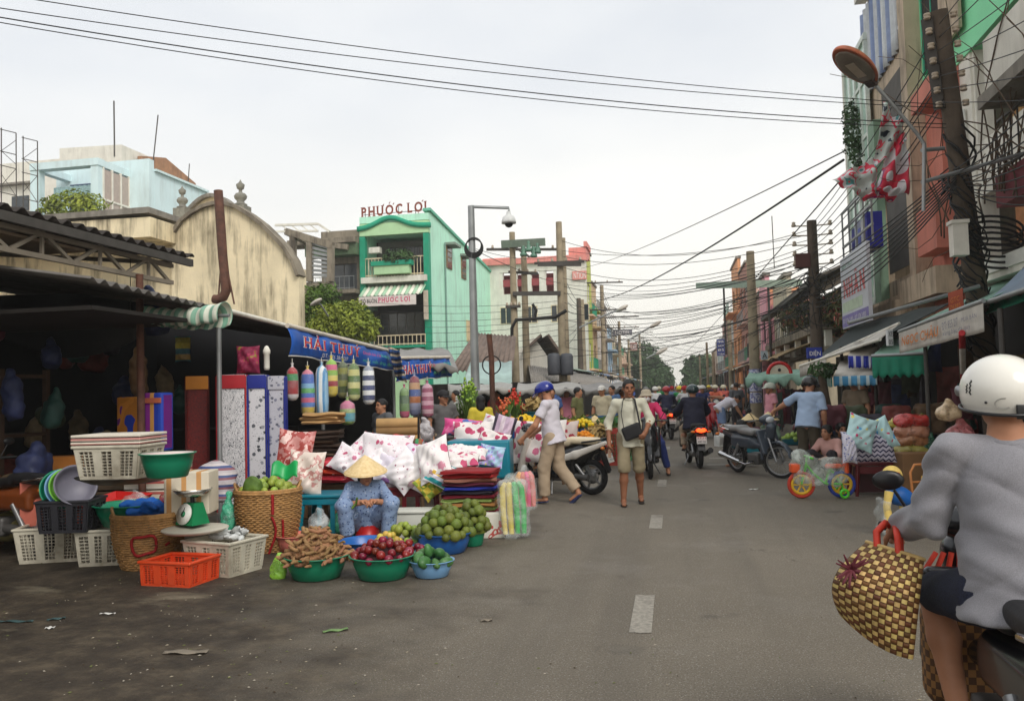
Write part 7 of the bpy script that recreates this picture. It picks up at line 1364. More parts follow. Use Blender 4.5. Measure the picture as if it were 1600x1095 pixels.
# walking man with the shoulder bag
p=G(988,788);fc=faceCam(p);person('walking man in pale shirt and olive shorts with black shoulder bag',p,fc+.05,dict(hea=(0,.03,1.585),elL=(-.28,.03,1.15),wrL=(-.2,.22,1.0),elR=(.29,-.05,1.12),wrR=(.29,.06,.87),shL=(-.185,0,1.39),shR=(.185,0,1.39),knL=(-.11,-.02,.5),anL=(-.13,-.2,.1),knR=(.1,.12,.5),anR=(.12,.10,.08)),1.7,mpkh,1.45,.16,.022,mol,1.12,.03,skin=mskin2,shoe=msand,look=(.1,-.12,0),hands={'L': ((.35,.4,-.5),(.5,-.4,0),.5)},seed=4,res=.011,collar=True)
t=T('shoulder_bag','black shoulder bag hanging in front of the walking man','bag',p,fc);s_=SD(.02);s_.box((-.03,.2,1.0),(.13,.055,.095),.03,RM(0,0,.35));s_.build('pouch',mat('black_nylon',(22,21,24),.6,.15,20),t,.012);m=MB();m.tube([(-.14,.19,1.06),(-.11,.17,1.25),(-.075,.08,1.44),(0,-.085,1.47),(.075,.08,1.44),(.11,.17,1.25),(.08,.21,1.04)],.016,6,sq=.35);m.build('strap',mat('black_nylon'),t)
m=MB();m.grid(lambda u,v: (.05*u,.02*math.sin(v*3),-.12*v),4,6,th=.002);o=m.build('paper_slip',mat('pale_paper',(214,176,150),.7),None,W(950,702,12.0),.4);tag(o,'pale paper slip in the walking man hand','paper')
# woman in pink on the scooter behind him
p=G(1014,742);rdr=dict(pel=(0,-.22,.86),wai=(0,-.2,.98),che=(0,-.14,1.2),nec=(0,-.11,1.36),hea=(0,-.08,1.49),shL=(-.18,-.12,1.31),shR=(.18,-.12,1.31),elL=(-.3,.06,1.1),elR=(.3,.06,1.1),wrL=(-.3,.26,1.03),wrR=(.3,.26,1.03),hpL=(-.1,-.2,.84),hpR=(.1,-.2,.84),knL=(-.17,.2,.74),knR=(.17,.2,.74),anL=(-.17,.12,.38),anR=(.17,.12,.38))
rd2=dict(rdr);rd2.update(knL=(-.24,.1,.6),anL=(-.36,.02,.1));mpinkj=mat('hot_pink_jacket',(206,50,100),.8,.1,5)
person('woman in pink jacket with white mask and sun hat on a scooter',p,head_rz(-.12,-1),rd2,1.62,mpinkj,1.95,.05,.03,mat('blue_jeans',(38,52,110),.85,.1),1.9,hat='bucket',extra=mat('beige_hat',(186,172,150),.8,.1),mask=mat('white_mask',(220,214,212),.7,0),female=True,res=.014,shoe=msand,seed=5)
# navy rider and the one beyond
p=G(1085,727);person('rider in navy jacket and dark green helmet seen from behind',p,head_rz(.05,1),rdr,1.68,mnavy,1.95,.12,.06,mkh,1.9,helmet=mat('dark_green_helmet',(34,52,54),.25,.1,coat=.4),visor=False,seed=6,res=.014,lw=1.12,shoe=msand);p=G(1043,685);person('rider in navy shirt and red helmet farther up the road',p,head_rz(0,1),rdr,1.66,mat('dark_navy_shirt',(34,34,60),.8,.1),1.9,.1,.04,mat('beige_trousers',(176,150,110),.8),1.5,helmet=mat('red_helmet',(170,34,44),.3,.1,coat=.4),visor=False,seed=7,res=.017)
# bending man
p=G(1128,690);person('man in white tee and blue shorts bending over the vegetables',p,head_rz(.85,.1),dict(pel=(0,-.05,.92),wai=(0,.05,1.0),che=(0,.24,1.12),nec=(0,.38,1.18),hea=(0,.5,1.2),shL=(-.17,.3,1.16),shR=(.17,.3,1.16),elL=(-.2,.12,1.25),elR=(.2,.42,.92),wrL=(-.22,-.12,1.28),wrR=(.18,.55,.72)),1.68,mwt,.6,.06,.03,mat('light_blue_shorts',(120,140,176),.8,.1),.95,.03,look=(0,-.8,0),seed=8,res=.016,shoe=msand)
# grey-shirted stallholder
p=W(694,700,14.0);person('man in grey tee and dark cap standing behind the linen stall',(p.x,p.y,0),faceCam(p)+.35,dict(elL=(-.28,-.05,1.14),wrL=(-.30,.12,.95),elR=(.27,-.02,1.12),wrR=(.25,.1,.9)),1.62,mgt_,.6,.08,.028,mkh,2,hat='cap',extra=mat('dark_cap',(34,32,34),.8),look=(.25,-.05,0),seed=9,res=.013,shoe=msand)
# blue-shirted man by the parked motorbike
p=G(1266,748);person('man in pale blue shirt and dark helmet standing by the parked motorbike',p,head_rz(.62,.72),dict(pel=(0,0,.93),wai=(0,.03,1.05),che=(0,.07,1.26),nec=(0,.1,1.42),hea=(0,.16,1.53),shL=(-.2,.06,1.36),shR=(.2,.06,1.36),elL=(-.42,.08,1.22),wrL=(-.62,.16,1.12),elR=(.26,.03,1.08),wrR=(.24,.1,.82)),1.72,mbsh,.85,.1,.038,mbrt,2,.03,helmet=mat('dark_helmet',(40,38,38),.25,.1,coat=.4),look=(-.35,-.3,0),seed=10,res=.0125,lw=1.08,shoe=msand)
# ---------------------------------------------------------------- foreground rider and woven bag
mswt=mat('heather_grey_sweatshirt',rough=.9,var=.06,vs=4,sheen=.25,bump=.15,bs=300,pat=lambda N,co: N.ramp(N.noise(co,320,2,.6),[(.3,lin((116,115,119))),(.7,lin((140,138,143)))]));mden=mat('dark_denim',rough=.85,var=.1,vs=6,bump=.3,bs=300,pat=lambda N,co: N.ramp(N.noise(co,150,2),[(.35,lin((20,24,40))),(.7,lin((38,44,66)))]))
rp,rrz=V((1.16,3.40,0)),R(-2)
mwh=mat('white_helmet_paint',(226,222,212),.22,.03,3,coat=.5,dirt=.12)
rj=dict(pel=(0,-.2,.86),wai=(0,-.19,1.0),che=(0,-.15,1.22),nec=(.0,-.12,1.40),hea=(0,-.08,1.525),shL=(-.195,-.13,1.33),shR=(.195,-.13,1.33),elL=(-.262,-.08,1.09),elR=(.27,-.04,1.09),wrL=(-.30,.185,1.01),wrR=(.33,.28,1.02),hpL=(-.11,-.2,.84),hpR=(.11,-.2,.84),knL=(-.19,.22,.75),knR=(.18,.22,.74),anL=(-.16,.04,.33),anR=(.16,.06,.33))
t,j=person('man in grey sweatshirt, denim shorts and white helmet riding at right',rp,rrz,rj,1.7,mswt,1.93,.09,.046,mden,.92,.03,helmet=None,hands={'L': ((-.1,.8,-.25),(.2,-.3,-1),1.0),'R': ((.1,.8,-.25),(-.2,-.3,-1),1.0)},res=.0085,seed=14,lw=1.06,plw=1.1,sk=.012,nfs=lambda P: fold(P,2.6,.003,3)+crease(P,.007)+.006*np.sin(34*(P[2]+.55*P[0]+.03*np.sin(11*P[0]+5*P[1])))*np.clip((1.16-P[2])/.12,0,1)*np.clip((-P[1]-.05)/.1,0,1)+.006*np.sin(60*(P[2]+.5*P[1]-.3*P[0]))*np.clip((-P[0]-.17)/.05,0,1),shoe=msand,toes={'L': (0,1,-.1),'R': (0,1,-.1)})
hc=j['hea'];S=SD(.01);S.ell(hc+V((0,-.01,.025)),(.136,.155,.135));S.box(hc+V((0,.06,-.13)),(.3,.3,.09),.01,RM(0,.14),cut=True);S.box(hc+V((0,.17,-.03)),(.3,.07,.07),.02,cut=True);S.ell(hc+V((0,0,0)),(.108,.127,.11),cut=True);hl=S.build('helmet',mwh,t,.007)
m=MB();pts=[hc+V((.136*math.sin(a),-.01-.155*math.cos(a),-.035+.022*-math.cos(a)))for a in np.linspace(-2.2,2.2,28)];m.tube(pts,.006,6);m.build('helmet_trim',mblkpl,hl)
m=MB();m.box(hc+V((.012,-.158,-.045)),(.03,.012,.05),b=.004);m.build('strap_clip',mblkpl,hl);m=MB();m.ell(hc+V((-.133,.03,.03)),(.012,.02,.02));m.build('visor_button',mrim,hl)
def hs(a,z): return hc+V((.1375*math.cos(z)*math.sin(a),-.01-.1565*math.cos(z)*math.cos(a),.025+.136*math.sin(z)))
m=MB();m.tube([hs(-1.12+.025*math.sin(k*1.9),.32-k*.035)for k in range(12)],.0026,4);m.tube([hs(-1.24+.03*math.sin(k*2.3),.22-k*.03)for k in range(9)],.0022,4);m.build('script_marking',mblkpl,hl)
m=MB();m.lathe([(.016,0),(.02,.001)],20,hs(-.30,-.3),RM(0,PI/2+.25),sx=1.6);m.build('helmet_badge',mat('grey_print',(140,138,132),.4),hl);m=MB();m.ell(hs(-.72,-.27),.005,8,6);m.build('rivet',mblkpl,hl)
m=MB();m.torus(j['nec']-V((0,.0,.028)),.072,.016,28,8,RM(0,.12));m.build('neckband',mswt,t)
# woven bag, plaited of two-colour strips
bt=T('woven_bag','plaited straw bag with brown checks hanging from the handlebar','bag',W(1375,845,3.25));q=lambda px,py,d: W(px,py,d)-V(bt.location)
A,B,C_,D=q(1366,846,3.3),q(1444,874,3.12),q(1427,1030,3.06),q(1318,960,3.28);nv=(V((0,0,1.5))-V((0,0,0)));toC=(CAM -V(bt.location)).normalized()
def bp(u,v,off=0,back=False):
    p_=(A*(1-u)+B*u)*(1-v)+(D*(1-u)+C_*u)*v;b_=math.sin(PI*min(1,max(0,u)))** .6*math.sin(PI*(.12+.80*v))** .8
    side=-CR*(.10*math.sin(PI*(.1+.85*v))*(1-u)** 1.3)-V((0,0,.03))*u*(1-u)*4*(v >.5)*(v -.5)*2
    return p_+side+toC*((-.11 if back else .10)*b_+off*(-1 if back else 1))
mst,mbrw=mat('straw_strip',(196,166,104),.6,.15,14,rnd=.18),mat('brown_strip',(104,66,36),.6,.2,14,rnd=.2)
NU,NV=13,20;core=MB();core.grid(lambda u,v: bp(u,v,-.004),20,24);core.grid(lambda u,v: bp(1-u,v,-.004,True),20,24)
core.build('bag_body',mbrw,bt)
for i in range(NU):
    for jv in range(NV):
        u0,u1,v0,v1=i/NU,(i+1)/NU,jv/NV,(jv+1)/NV;e=.06
        m=MB();over=(i+jv)% 2
        m.grid(lambda a,b: bp(u0+(u1 -u0)*(e+(1-2*e)*a),v0+(v1 -v0)*(e+(1-2*e)*b),.0005+(.0055 if over else .004)*(math.sin(PI*a)if over else math.sin(PI*b))),3,3);m.build('strip',mst if over else mbrw,bt)
bs_=MB();bs_.tube([bp(k/14,0,0)for k in range(15)]+[bp(1-k/14,0,0,True)for k in range(15)],.008,6,closed=True);bs_.build('rim',mst,bt)
rgf=random.Random(2);fl=MB();fc_=bp(.12,.32,.03)
for k in range(14): a=rgf.random()*6.28;d_=(CR*math.cos(a)+Z3*math.sin(a)+toC*.5).normalized();fl.grid(lambda u,v: fc_+d_*.075*v+d_.cross(toC)*(u -.5)*.018*(1-v*.6),1,3,th=.001)
fl.build('straw_flower',mat('plum_straw',(92,34,44),.7,.2),bt)
mhd=mat('orange_red_strap',(196,56,36),.55,.15,20)
for k,(u,bk)in enumerate(((.18,False),(.55,False),(.2,True),(.6,True))): m=MB();g_=V((rp.x -.30,rp.y+.30,1.0))-V(bt.location);p0=bp(u,0,0,bk);m.tube([p0 -V((0,0,.05)),p0+V((0,0,.05)),(p0+g_)/2+V((0,0,.05)),g_+V((.02*k,0,-.015))],.013,6);m.build('handle',mhd,bt)
bt2=T('woven_bag','second brown plaited bag half hidden behind the rider leg','bag',W(1510,1000,3.45));S=SD(.05);S.box((0,0,-.05),(.17,.1,.22),.08);S.build('bag_body',mat('dim_plait',pat=p_check('8a6236','4e3420',34),var=.15,rough=.7),bt2,.014)
for k in range(7): m=MB();m.tube([V((-.15+.05*k,-.03+.02*(k % 3),.12)),V((-.17+.05*k,-.02,.26)),V((-.10+.03*k,.0,.36))],.012,6);m.build('handle',mhd,bt2)
# ---------------------------------------------------------------- right-hand roadside goods
def plush_chick():
    p=G(1398,835);t=T('toy_rider','yellow plush toy with red cheek on a blue rocking seat','toy',p,faceCam(p)+.3);S=SD(.03);S.ell((0,0,.60),(.105,.1,.115));S.ell((.02,.07,.56),(.05,.05,.04));S.build('head',mat('yellow_plush',(226,196,110),.9,.1,20,bump=.3,bs=90),t,.012);m=MB();m.ell((-.03,.1,.63),(.025,.015,.025));m.build('cheek',mrd_,t)
    S=SD(.04);S.ell((-.06,-.04,.40),(.13,.11,.1));S.ell((-.14,-.05,.36),(.1,.1,.08));S.build('seat_body',mat('toy_blue',(24,92,168),.5,.1),t,.013);m=MB();m.tube([(.05,.05,.45),(.09,.08,.3),(.07,.1,.1)],[.045,.035,.05],10);m.tube([(-.1,-.05,.32),(-.12,-.02,.0)],.03,8);m.build('leg',mat('yellow_plush'),t);S=SD(.03);S.box((.1,.0,.2),(.06,.12,.18),.05);S.build('plastic_wrap',film('wrap_film'),t,.014,lambda P: fold(P,3,.008));return t
plush_chick()
p=G(1448,830);t=T('rattan_chair','small rattan child chair with a yellow pad beside the plush toy','chair',p,.4);mrat=mat('rattan',(176,112,58),.6,.15,14);m=MB();m.tube([(-.14,0,.3),(-.14,.03,.62),(-.08,.04,.70),(.08,.04,.70),(.14,.03,.62),(.14,0,.3)],.014,8);m.build('back_hoop',mrat,t);m=MB();[m.tube([(-.13,.02,z),(.13,.02,z)],.01,6)for z in (.42,.52)];m.build('back_rail',mrat,t);m=MB();m.torus((0,-.1,.3),.15,.014,24,6);m.build('seat_ring',mrat,t)
for sx,sy in ((-1,0),(1,0),(-1,-.22),(1,-.22)): m=MB();m.tube([(sx*.13,sy,.3),(sx*.15,sy,0)],.013,6);m.build('leg',mrat,t)
m=MB();m.box((.03,-.02,.48),(.16,.05,.22),RM(0,.2),b=.02);o=m.build('yellow_pad',mat('toy_yellow',(226,180,40),.5),t)
# toy bicycle in plastic
p=G(1288,778);t=T('toy_bicycle','bright green child bicycle with yellow wheels wrapped in plastic','bicycle',p,head_rz(-1,.12));mtg=mat('toy_green',(90,206,50),.4,.08);mty=mat('toy_yellow');mto=mat('toy_orange',(230,90,40),.45)
for y in (.30,-.24):
    m=MB();m.torus((0,y,.19),.165,.025,32,8,RM(0,0,PI/2));wo=m.build('wheel',mat('toy_tyre',pat=lambda N,co: N.mix(N.math('GREATER_THAN',xyz(N,co)[1],.0),(*lin((40,60,150)),1),(*lin((190,60,40)),1)),var=.1),t);m=MB();m.torus((0,y,.19),.125,.022,28,6,RM(0,0,PI/2));[m.bar((0,y,.19),(0,y+.12*math.cos(k*PI/3),.19+.12*math.sin(k*PI/3)),.02)for k in range(6)];m.build('rim',mty,wo)
m=MB();m.tube([(0,-.24,.19),(0,-.02,.2),(0,.12,.33),(0,.22,.46)],.018,8);m.tube([(0,-.24,.19),(0,-.1,.4)],.015,8);m.tube([(0,-.02,.2),(0,-.1,.42)],.015,8);m.tube([(0,.30,.19),(0,.22,.48)],.018,8);m.build('frame',mtg,t);m=MB();m.tube([(-.18,.17,.56),(-.1,.22,.58),(.1,.22,.58),(.18,.17,.56)],.014,8);m.tube([(0,.22,.46),(0,.21,.58)],.016,8);m.build('handlebar',mtg,t);S=SD(.02);S.box((0,-.14,.44),(.06,.11,.03),.025);S.build('saddle',mto,t,.012)
m=MB();m.box((0,.38,.42),(.2,.12,.12),b=.02);m.build('basket',mto,t);m=MB();m.box((0,-.3,.44),(.16,.06,.2),b=.03);m.build('backrest',mto,t)
for s_ in (-1,1): m=MB();m.torus((s_*.13,-.24,.075),.05,.02,18,6,RM(0,0,PI/2));m.tube([(s_*.13,-.24,.075),(0,-.24,.19)],.01,5);m.build('training_wheel',mtg,t)
S=SD(.06);S.box((0,.05,.36),(.12,.36,.2),.1);S.ell((0,.28,.55),(.14,.16,.14));S.build('plastic_wrap',film('wrap_film2',(226,234,226),.3),t,.018,lambda P: fold(P,2.4,.012))
# red stool with pillows, stacked bagged goods
p=G(1362,772);t=T('red_stool','dark red plastic stool under the zigzag pillow','stool',p,.1);m=MB();m.box((0,0,.44),(.5,.4,.04),b=.012);m.build('stool_top',mmr_,t)
for sx in (-1,1):
    for sy in (-1,1): m=MB();m.tube([(sx*.22,sy*.17,.43),(sx*.26,sy*.2,0)],[.04,.032],8,sq=.7);m.build('leg',mmr_,t)
m=MB();m.box((0,-.19,.36),(.42,.02,.1));m.build('apron',mmr_,t);m=MB();m.box((0,.1,.2),(.4,.1,.36));m.build('back_panel',mat('dark_maroon',(60,16,22),.6),t)
mzig=mat('navy_zigzag',rough=.8,var=.05,pat=lambda N,co: (lambda x,y,z: N.mix(N.math('LESS_THAN',N.math('FRACT',N.math('ADD',N.math('DIVIDE',N.math('ADD',z,N.math('MULTIPLY',N.math('PINGPONG',x,.04),.8)),.062),10.0)),.36),(*lin((206,200,214)),1),(*lin((44,44,86)),1)))(*xyz(N,co)))
c=W(1357,698,11.5);o=pillow_mesh(.72,.44,.22,1).build('pillow',mzig,None,c,(-.15,0,.1));tag(o,'white pillow with navy zigzag pattern on the red stool','pillow');o=pillow_mesh(.2,.42,.16,2).build('pillow',mat('blue_dot_edge',var=.04,pat=p_spots('d8d4e0',['5a66a8','6a76b0'],26,.3)),None,W(1327,700,11.3),(-.12,.05,.2));tag(o,'narrow white pillow with blue squares beside the zigzag one','pillow')
mpolka=mat('polka_pastel',rough=.8,var=.05,pat=p_spots('bfe0e0',['d84a7a','f0e070','58a8d8','e8f0f0','d04060'],11,.26));o=pillow_mesh(.4,.48,.2,3).build('pillow',mpolka,None,W(1345,676,11.35),(-.25,.35,.1));tag(o,'pale aqua pillow with coloured dots on top','pillow');o=pillow_mesh(.3,.46,.18,4).build('pillow',mpolka,None,W(1378,678,11.5),(-.2,-.4,-.2));tag(o,'second dotted pillow leaning behind the aqua one','pillow')
for k,(py,c_,nm_)in enumerate(((745,(40,140,50),'bright green'),(722,(30,100,180),'blue'),(704,(170,160,80),'yellow-green'),(688,(176,120,80),'tan'),(674,(190,130,100),'peach'),(658,(186,50,44),'red'))): o=obj('snack_bag',bagmesh(.5,.36,.24,k,False,.016),film('snack_'+nm_.replace('-','_').replace(' ','_'),c_,.93),None,W(1424,py+8,11.8),.15*(k % 2));tag(o,nm_+' bagged goods in the stack beside the zigzag pillow','bag','bagged goods in a stack')
m=MB();m.box((0,0,.3),(.46,.34,.6),b=.01);o=m.build('cardboard_box',mat('brown_card',(130,96,62),.8,.1),None,G(1430,775),.2);tag(o,'brown carton carrying the stacked bagged goods','box')
for k in range(3): m=MB();m.lathe([(0,0),(.06,0),(.065,.3),(.03,.38),(.03,.42),(0,.42)],12);o=m.build('bottle',film('green_bottle',(60,110,84),.8),None,W(1446+5*k,722,11.7));tag(o,'green plastic bottle in the pack beside the bagged goods','bottle','pack of green bottles')
for px,py,w_,c_,lb in ((1440,664,.2,(110,170,60),'green knotted bag hanging behind the stack'),(1482,655,.3,(206,178,140),'tan plastic bag hanging beside the white helmet'),(1500,690,.34,(190,110,110),'pink and white bag below the tan bag'),(1490,715,.3,(206,206,200),'white plastic bag near the rider shoulder'),(1398,668,.2,(214,200,90),'yellow bag wedged beside the dotted pillow')): bag(px,py,10.5 if px >1470 else 12.3,w_,w_*.8,film('f_%d_%d' %(px,py),c_,.9),lb,px)
for k,(px,py,w_,h,lb,c_)in enumerate(((1300,720,.5,.34,'brown carton standing behind the blue-shirted man',(150,112,70)),(1160,698,.6,.35,'flattened brown carton beside the white box',(160,124,84)),(1132,697,.42,.28,'white foam box on the road edge',(206,206,200)),(1315,745,.4,.2,'flat carton behind the toy bicycle',(170,130,90)))): m=MB();m.box((0,0,h/2),(w_,.34,h),b=.008);m.box((.0,-.1,h+.04),(w_*.95,.16,.008),RM(0,.6));o=m.build('cardboard_box',mat('carton_%d' % k,c_,.8,.15,5),None,G(px,py),.2*k);tag(o,lb,'box')
# children by the stall, shapes in shade
rg=random.Random(4)
for k in range(16):
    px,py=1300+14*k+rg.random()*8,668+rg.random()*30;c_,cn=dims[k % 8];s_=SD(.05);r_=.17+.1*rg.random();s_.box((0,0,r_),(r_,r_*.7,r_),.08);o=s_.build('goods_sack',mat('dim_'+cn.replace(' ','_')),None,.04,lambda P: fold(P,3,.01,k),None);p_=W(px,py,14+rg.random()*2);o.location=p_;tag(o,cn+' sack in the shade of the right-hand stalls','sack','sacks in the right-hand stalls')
# ---------------------------------------------------------------- awnings and signs, right
mdg=mat('dark_green_tarp',(34,44,42),.7,.2,2);mlg=mat('faded_green_canvas',(134,170,152),.8,.12,3,dirt=.3);mgc=mat('green_canvas',(24,128,100),.75,.15,4,dirt=.3);mbanw=mat('dirty_white_canvas',(196,190,180),.75,.12,4,dirt=.6,dcol=(130,120,108),streak=True)
def sheet(nm,label,cat,pts,m_,sag=.1,th=.01,rod=None,nu=20,nv=10,wob=.02):
    P4=[V(p_)for p_ in pts];t=T(nm,label,cat,P4[0]);A,B,C_,D=[p_ -P4[0]for p_ in P4];m=MB();m.grid(lambda u,v: (A*(1-u)+B*u)*(1-v)+(D*(1-u)+C_*u)*v -Z3*(sag*math.sin(PI*u)*math.sin(PI*v)+wob*math.sin(u*17+v*5)*v),nu,nv,th=th);m.build('canvas',m_,t)
    if rod: r_=MB();r_.tube([A,B],.03,8);r_.tube([D,C_],.025,8);r_.build('frame_tube',rod,t)
    return t,A,B,C_,D
# white canvas banner shop awning
a,b=W(1405,518,13.6),W(1537,470,10.0);t,A,B,C_,D=sheet('shop_awning','faded green shop awning with a hanging white canvas banner','awning',[a,b,V((5.5,b.y,3.3)),V((5.5,a.y,3.3))],mlg,.05,rod=mgalv)
hA,hB=(548-518)*13.6/F_PX*1.15,(518-470)*10/F_PX;vt=T('shop_banner','white canvas banner reading NGỌC CHÂU in orange letters','banner',a);U=b -a;n_=V((-1,0,0));pt_=lambda u,v: U*u -Z3*((hA+(hB -hA)*u)*v)+n_*(.02*math.sin(u*19)*v+.01)
m=MB();m.grid(lambda u,v: pt_(u,1-v),50,6,th=.004);bd=m.build('banner_cloth',mbanw,vt);mor=mat('orange_lettering',(196,116,50),.6,0);mgl=mat('grey_lettering',(120,116,130),.6,0)
for s_,u0,u1,v0,v1,mm,bo in (('NGỌC CHÂU',.10,.56,.22,.82,mor,.025),('TIỆM VÀNG',.03,.13,.4,.62,mgl,0),('ĐT: 855 217',.62,.80,.30,.58,mgl,0),('MUA BÁN',.83,.97,.3,.5,mgl,0),('vàng bạc đá quý',.62,.9,.62,.84,mgl,0)): o_=pt_(u0,v1);lettering(s_,o_+n_*.04,pt_(u1,v1)-o_,pt_(u0,v0)-o_,mm,bd,th=.006,bold=bo)
m=MB();m.bb((-.05,.0,-.1),(-.0,.3,.45));
# lower green awning with fringed valance
a,b=W(1362,556,14.2),W(1447,552,13.6);t,A,B,C_,D=sheet('green_awning','green awning with ragged hanging valance facing the camera','awning',[a,b,W(1462,520,15.4),W(1392,528,16)],mlg,.04,rod=mgalv);m=MB();m.grid(lambda u,v: A*(1-u)+B*u -Z3*((.36+.03*math.sin(u*40))*v)+V((0,-1,0))*(.025*math.sin(u*30)*v+.01),44,5,th=.005);m.build('valance',mgc,t)
# dark tarp over the middle stalls and white edged awning
sheet('dark_tarp','large dark green tarp sloping over the middle stalls','tarp',[W(1272,562,21),W(1395,520,15.2),W(1490,470,14.6),W(1335,508,22)],mdg,.12)
t,A,B,C_,D=sheet('white_awning','dirty white awning with small yellowish sign at its corner','awning',[W(1250,572,18),W(1375,530,14.4),W(1405,505,15.2),W(1290,556,19.5)],mbanw,.03,rod=mwht);m=MB();m.grid(lambda u,v: A*(1-u)+(A*.62+B*.38)*u -Z3*(.24*v),10,2,th=.01);m.build('valance',mbanw,t);m=MB();p0=A*.9+B*.1-Z3*.05+V((0,-.03,0));p1=A*.7+B*.3-Z3*.05+V((0,-.03,0));m.add([p0,p1,p1 -Z3*.14,p0 -Z3*.14],[(0,1,2,3)]);m.build('small_sign',mat('yellow_print',var=.1,pat=p_blobs([(0,'d8d0b8'),(.5,'d0a84a'),(.6,'8aa0c0')],9)),t)
mbs=mat('blue_white_stripe',pat=p_stripe(['20309a','20309a','d0d0dc'],.12,0),var=.08);mbs2=mat('pale_blue_stripe',pat=p_stripe(['4a90b8','4a90b8','b8c8c8'],.14,0),var=.1)
def valance(px0,py0,px1,py1,h,d0,d1,m_,label,nm='striped_valance'):
    a,b=W(px0,py0,d0),W(px1,py1,d1);t=T(nm,label,'awning',a);m=MB();U=b -a;m.grid(lambda u,v: U*u -Z3*h*v*(1+.05*math.sin(u*50))+V((0,-1,0))*.02*math.sin(u*40)*v,40,3,th=.005);m.build('canvas',m_,t);m=MB();m.grid(lambda u,v: U*u+V((.3,.9,.3))*v,4,2,th=.01);m.build('awning_top',mbanw,t);return t
valance(1325,556,1366,556,.22,15.5,15.2,mbs,'navy and white striped valance under the dark tarp');valance(1302,588,1370,586,.18,15.5,15.0,mbs2,'pale blue striped valance lower in the shade');valance(1262,586,1300,590,.2,18,17.5,mat('teal_stripe',pat=p_stripe(['2a8a8a','58a8a8','a8c8c0'],.2,0)),'teal striped valance beside the white awning')
# green canopy with arch sign, clothes hanging below
t=tarp([W(1164,590,26),W(1262,586,22.5),W(1265,577,25),W(1172,582,29)],'green canvas canopy over a clothes stall at right',mlg,.05,True,'clothes_canopy',.22);c=W(1218,584,23.5);at=T('arch_sign','small semicircular sign with red arch on the green canopy','sign',c);m=MB();m.prism([(.28*math.cos(a),.28*math.sin(a))for a in np.linspace(0,PI,18)],.05);m.build('panel',mat('cream_panel',(214,204,180),.6),at);m=MB();m.torus((0,.02,0),.31,.055,20,6,RM(0,PI/2),0,PI);m.build('red_arch',mrd_,at);m=MB();m.ell((0,-.02,.11),(.045,.02,.045));m.build('emblem',mblkpl,at)
cl=['a88a60','8a8a88','4a5a50','9a4a58','7a2a34','6a3040','503a40','888070','3a4450','96606a']
for k in range(14):
    o=pillow_mesh(.34,.95,.07,k).build('hanging_garment',mat('garment_%d' %(k % 10),cl[k % 10],.85,.15,8),None,W(1208+4.2*k,632+3*(k % 3),23.5+.12*k),(0,0,.9+.3*math.sin(k*2)));tag(o,['khaki','grey','moss green','rose','wine red','plum','dusky','stone','slate','pink'][k % 10]+' garment hanging under the green canopy','garment','garments under the green canopy')
sheet('grey_blue_awning','grey-blue awning at the right edge above the rider','awning',[W(1537,474,10.2),W(1640,440,8.2),W(1660,380,9),W(1600,420,11)],mat('grey_blue_canvas',(120,136,152),.7,.12,dirt=.3),.05,rod=mgalv);sheet('green_screen','torn green screen under the grey-blue awning','tarp',[W(1540,490,10.4),W(1600,470,9.2),W(1600,458,9.3),W(1548,474,10.5)],mgc,.02)
a=W(1481,458,11.9);t=T('small_red_sign','small orange-brown sign hanging by the big pole','sign',a);m=MB();U=W(1504,450,11.6)-a;hS=.28;m.add([V((0,0,-hS)),U -Z3*hS,U,V((0,0,0)),V((.02,.04,-hS)),U+V((.02,.04,-hS)),U+V((.02,.04,0)),V((.02,.04,0))],[(0,1,2,3),(7,6,5,4),(0,4,5,1),(3,2,6,7)]);bd=m.build('board',mat('brown_orange_board',(150,64,40),.6,.15),t);lettering('GTC',U*.2-Z3*.16,U*.6,Z3*.07,mor,bd,th=.01);lettering('76385',U*.15-Z3*.25,U*.7,Z3*.06,mor,bd,th=.01)
def sign(px0,px1,py0,py1,d,c_,txt,label,mm=mwl,rz=0):
    a=W(px0,py1,d);w_,h=(px1 -px0)*d/F_PX,(py1 -py0)*d/F_PX;t=T('street_sign',label,'sign',a,R(11)+rz);m=MB();m.bb((0,0,0),(w_,.08,h));bd=m.build('board',mat('sb_%d' % px0,c_,.5,.1),t);n=len(txt)
    for k,s_ in enumerate(txt): lettering(s_,(w_*.12,0,h*(1-(k+.85)/n)),(w_*.76,0,0),(0,0,h*.6/n),mm,bd,th=.01)
sign(1121,1133,530,556,48,(54,66,130),('NHA','KHOA','BS','TÂM'),'dark blue vertical sign hanging before the orange house');sign(1262,1285,543,560,19,(30,50,140),('ĐIỆN',),'blue sign behind the dark tarp edge');sign(958,988,515,524,83,(110,110,120),('HOTEL',),'grey box sign on the far left pole');sign(985,996,535,548,100,(150,110,100),('CAFE',),'small brown sign farther on the left');sign(1190,1200,548,562,30,(190,206,216),('A',),'pale blue plate beside the pale pole',mdk);sign(1388,1396,515,540,14.2,(206,206,206),('XE','05'),'small white notice hanging on the awning frame',mdk)
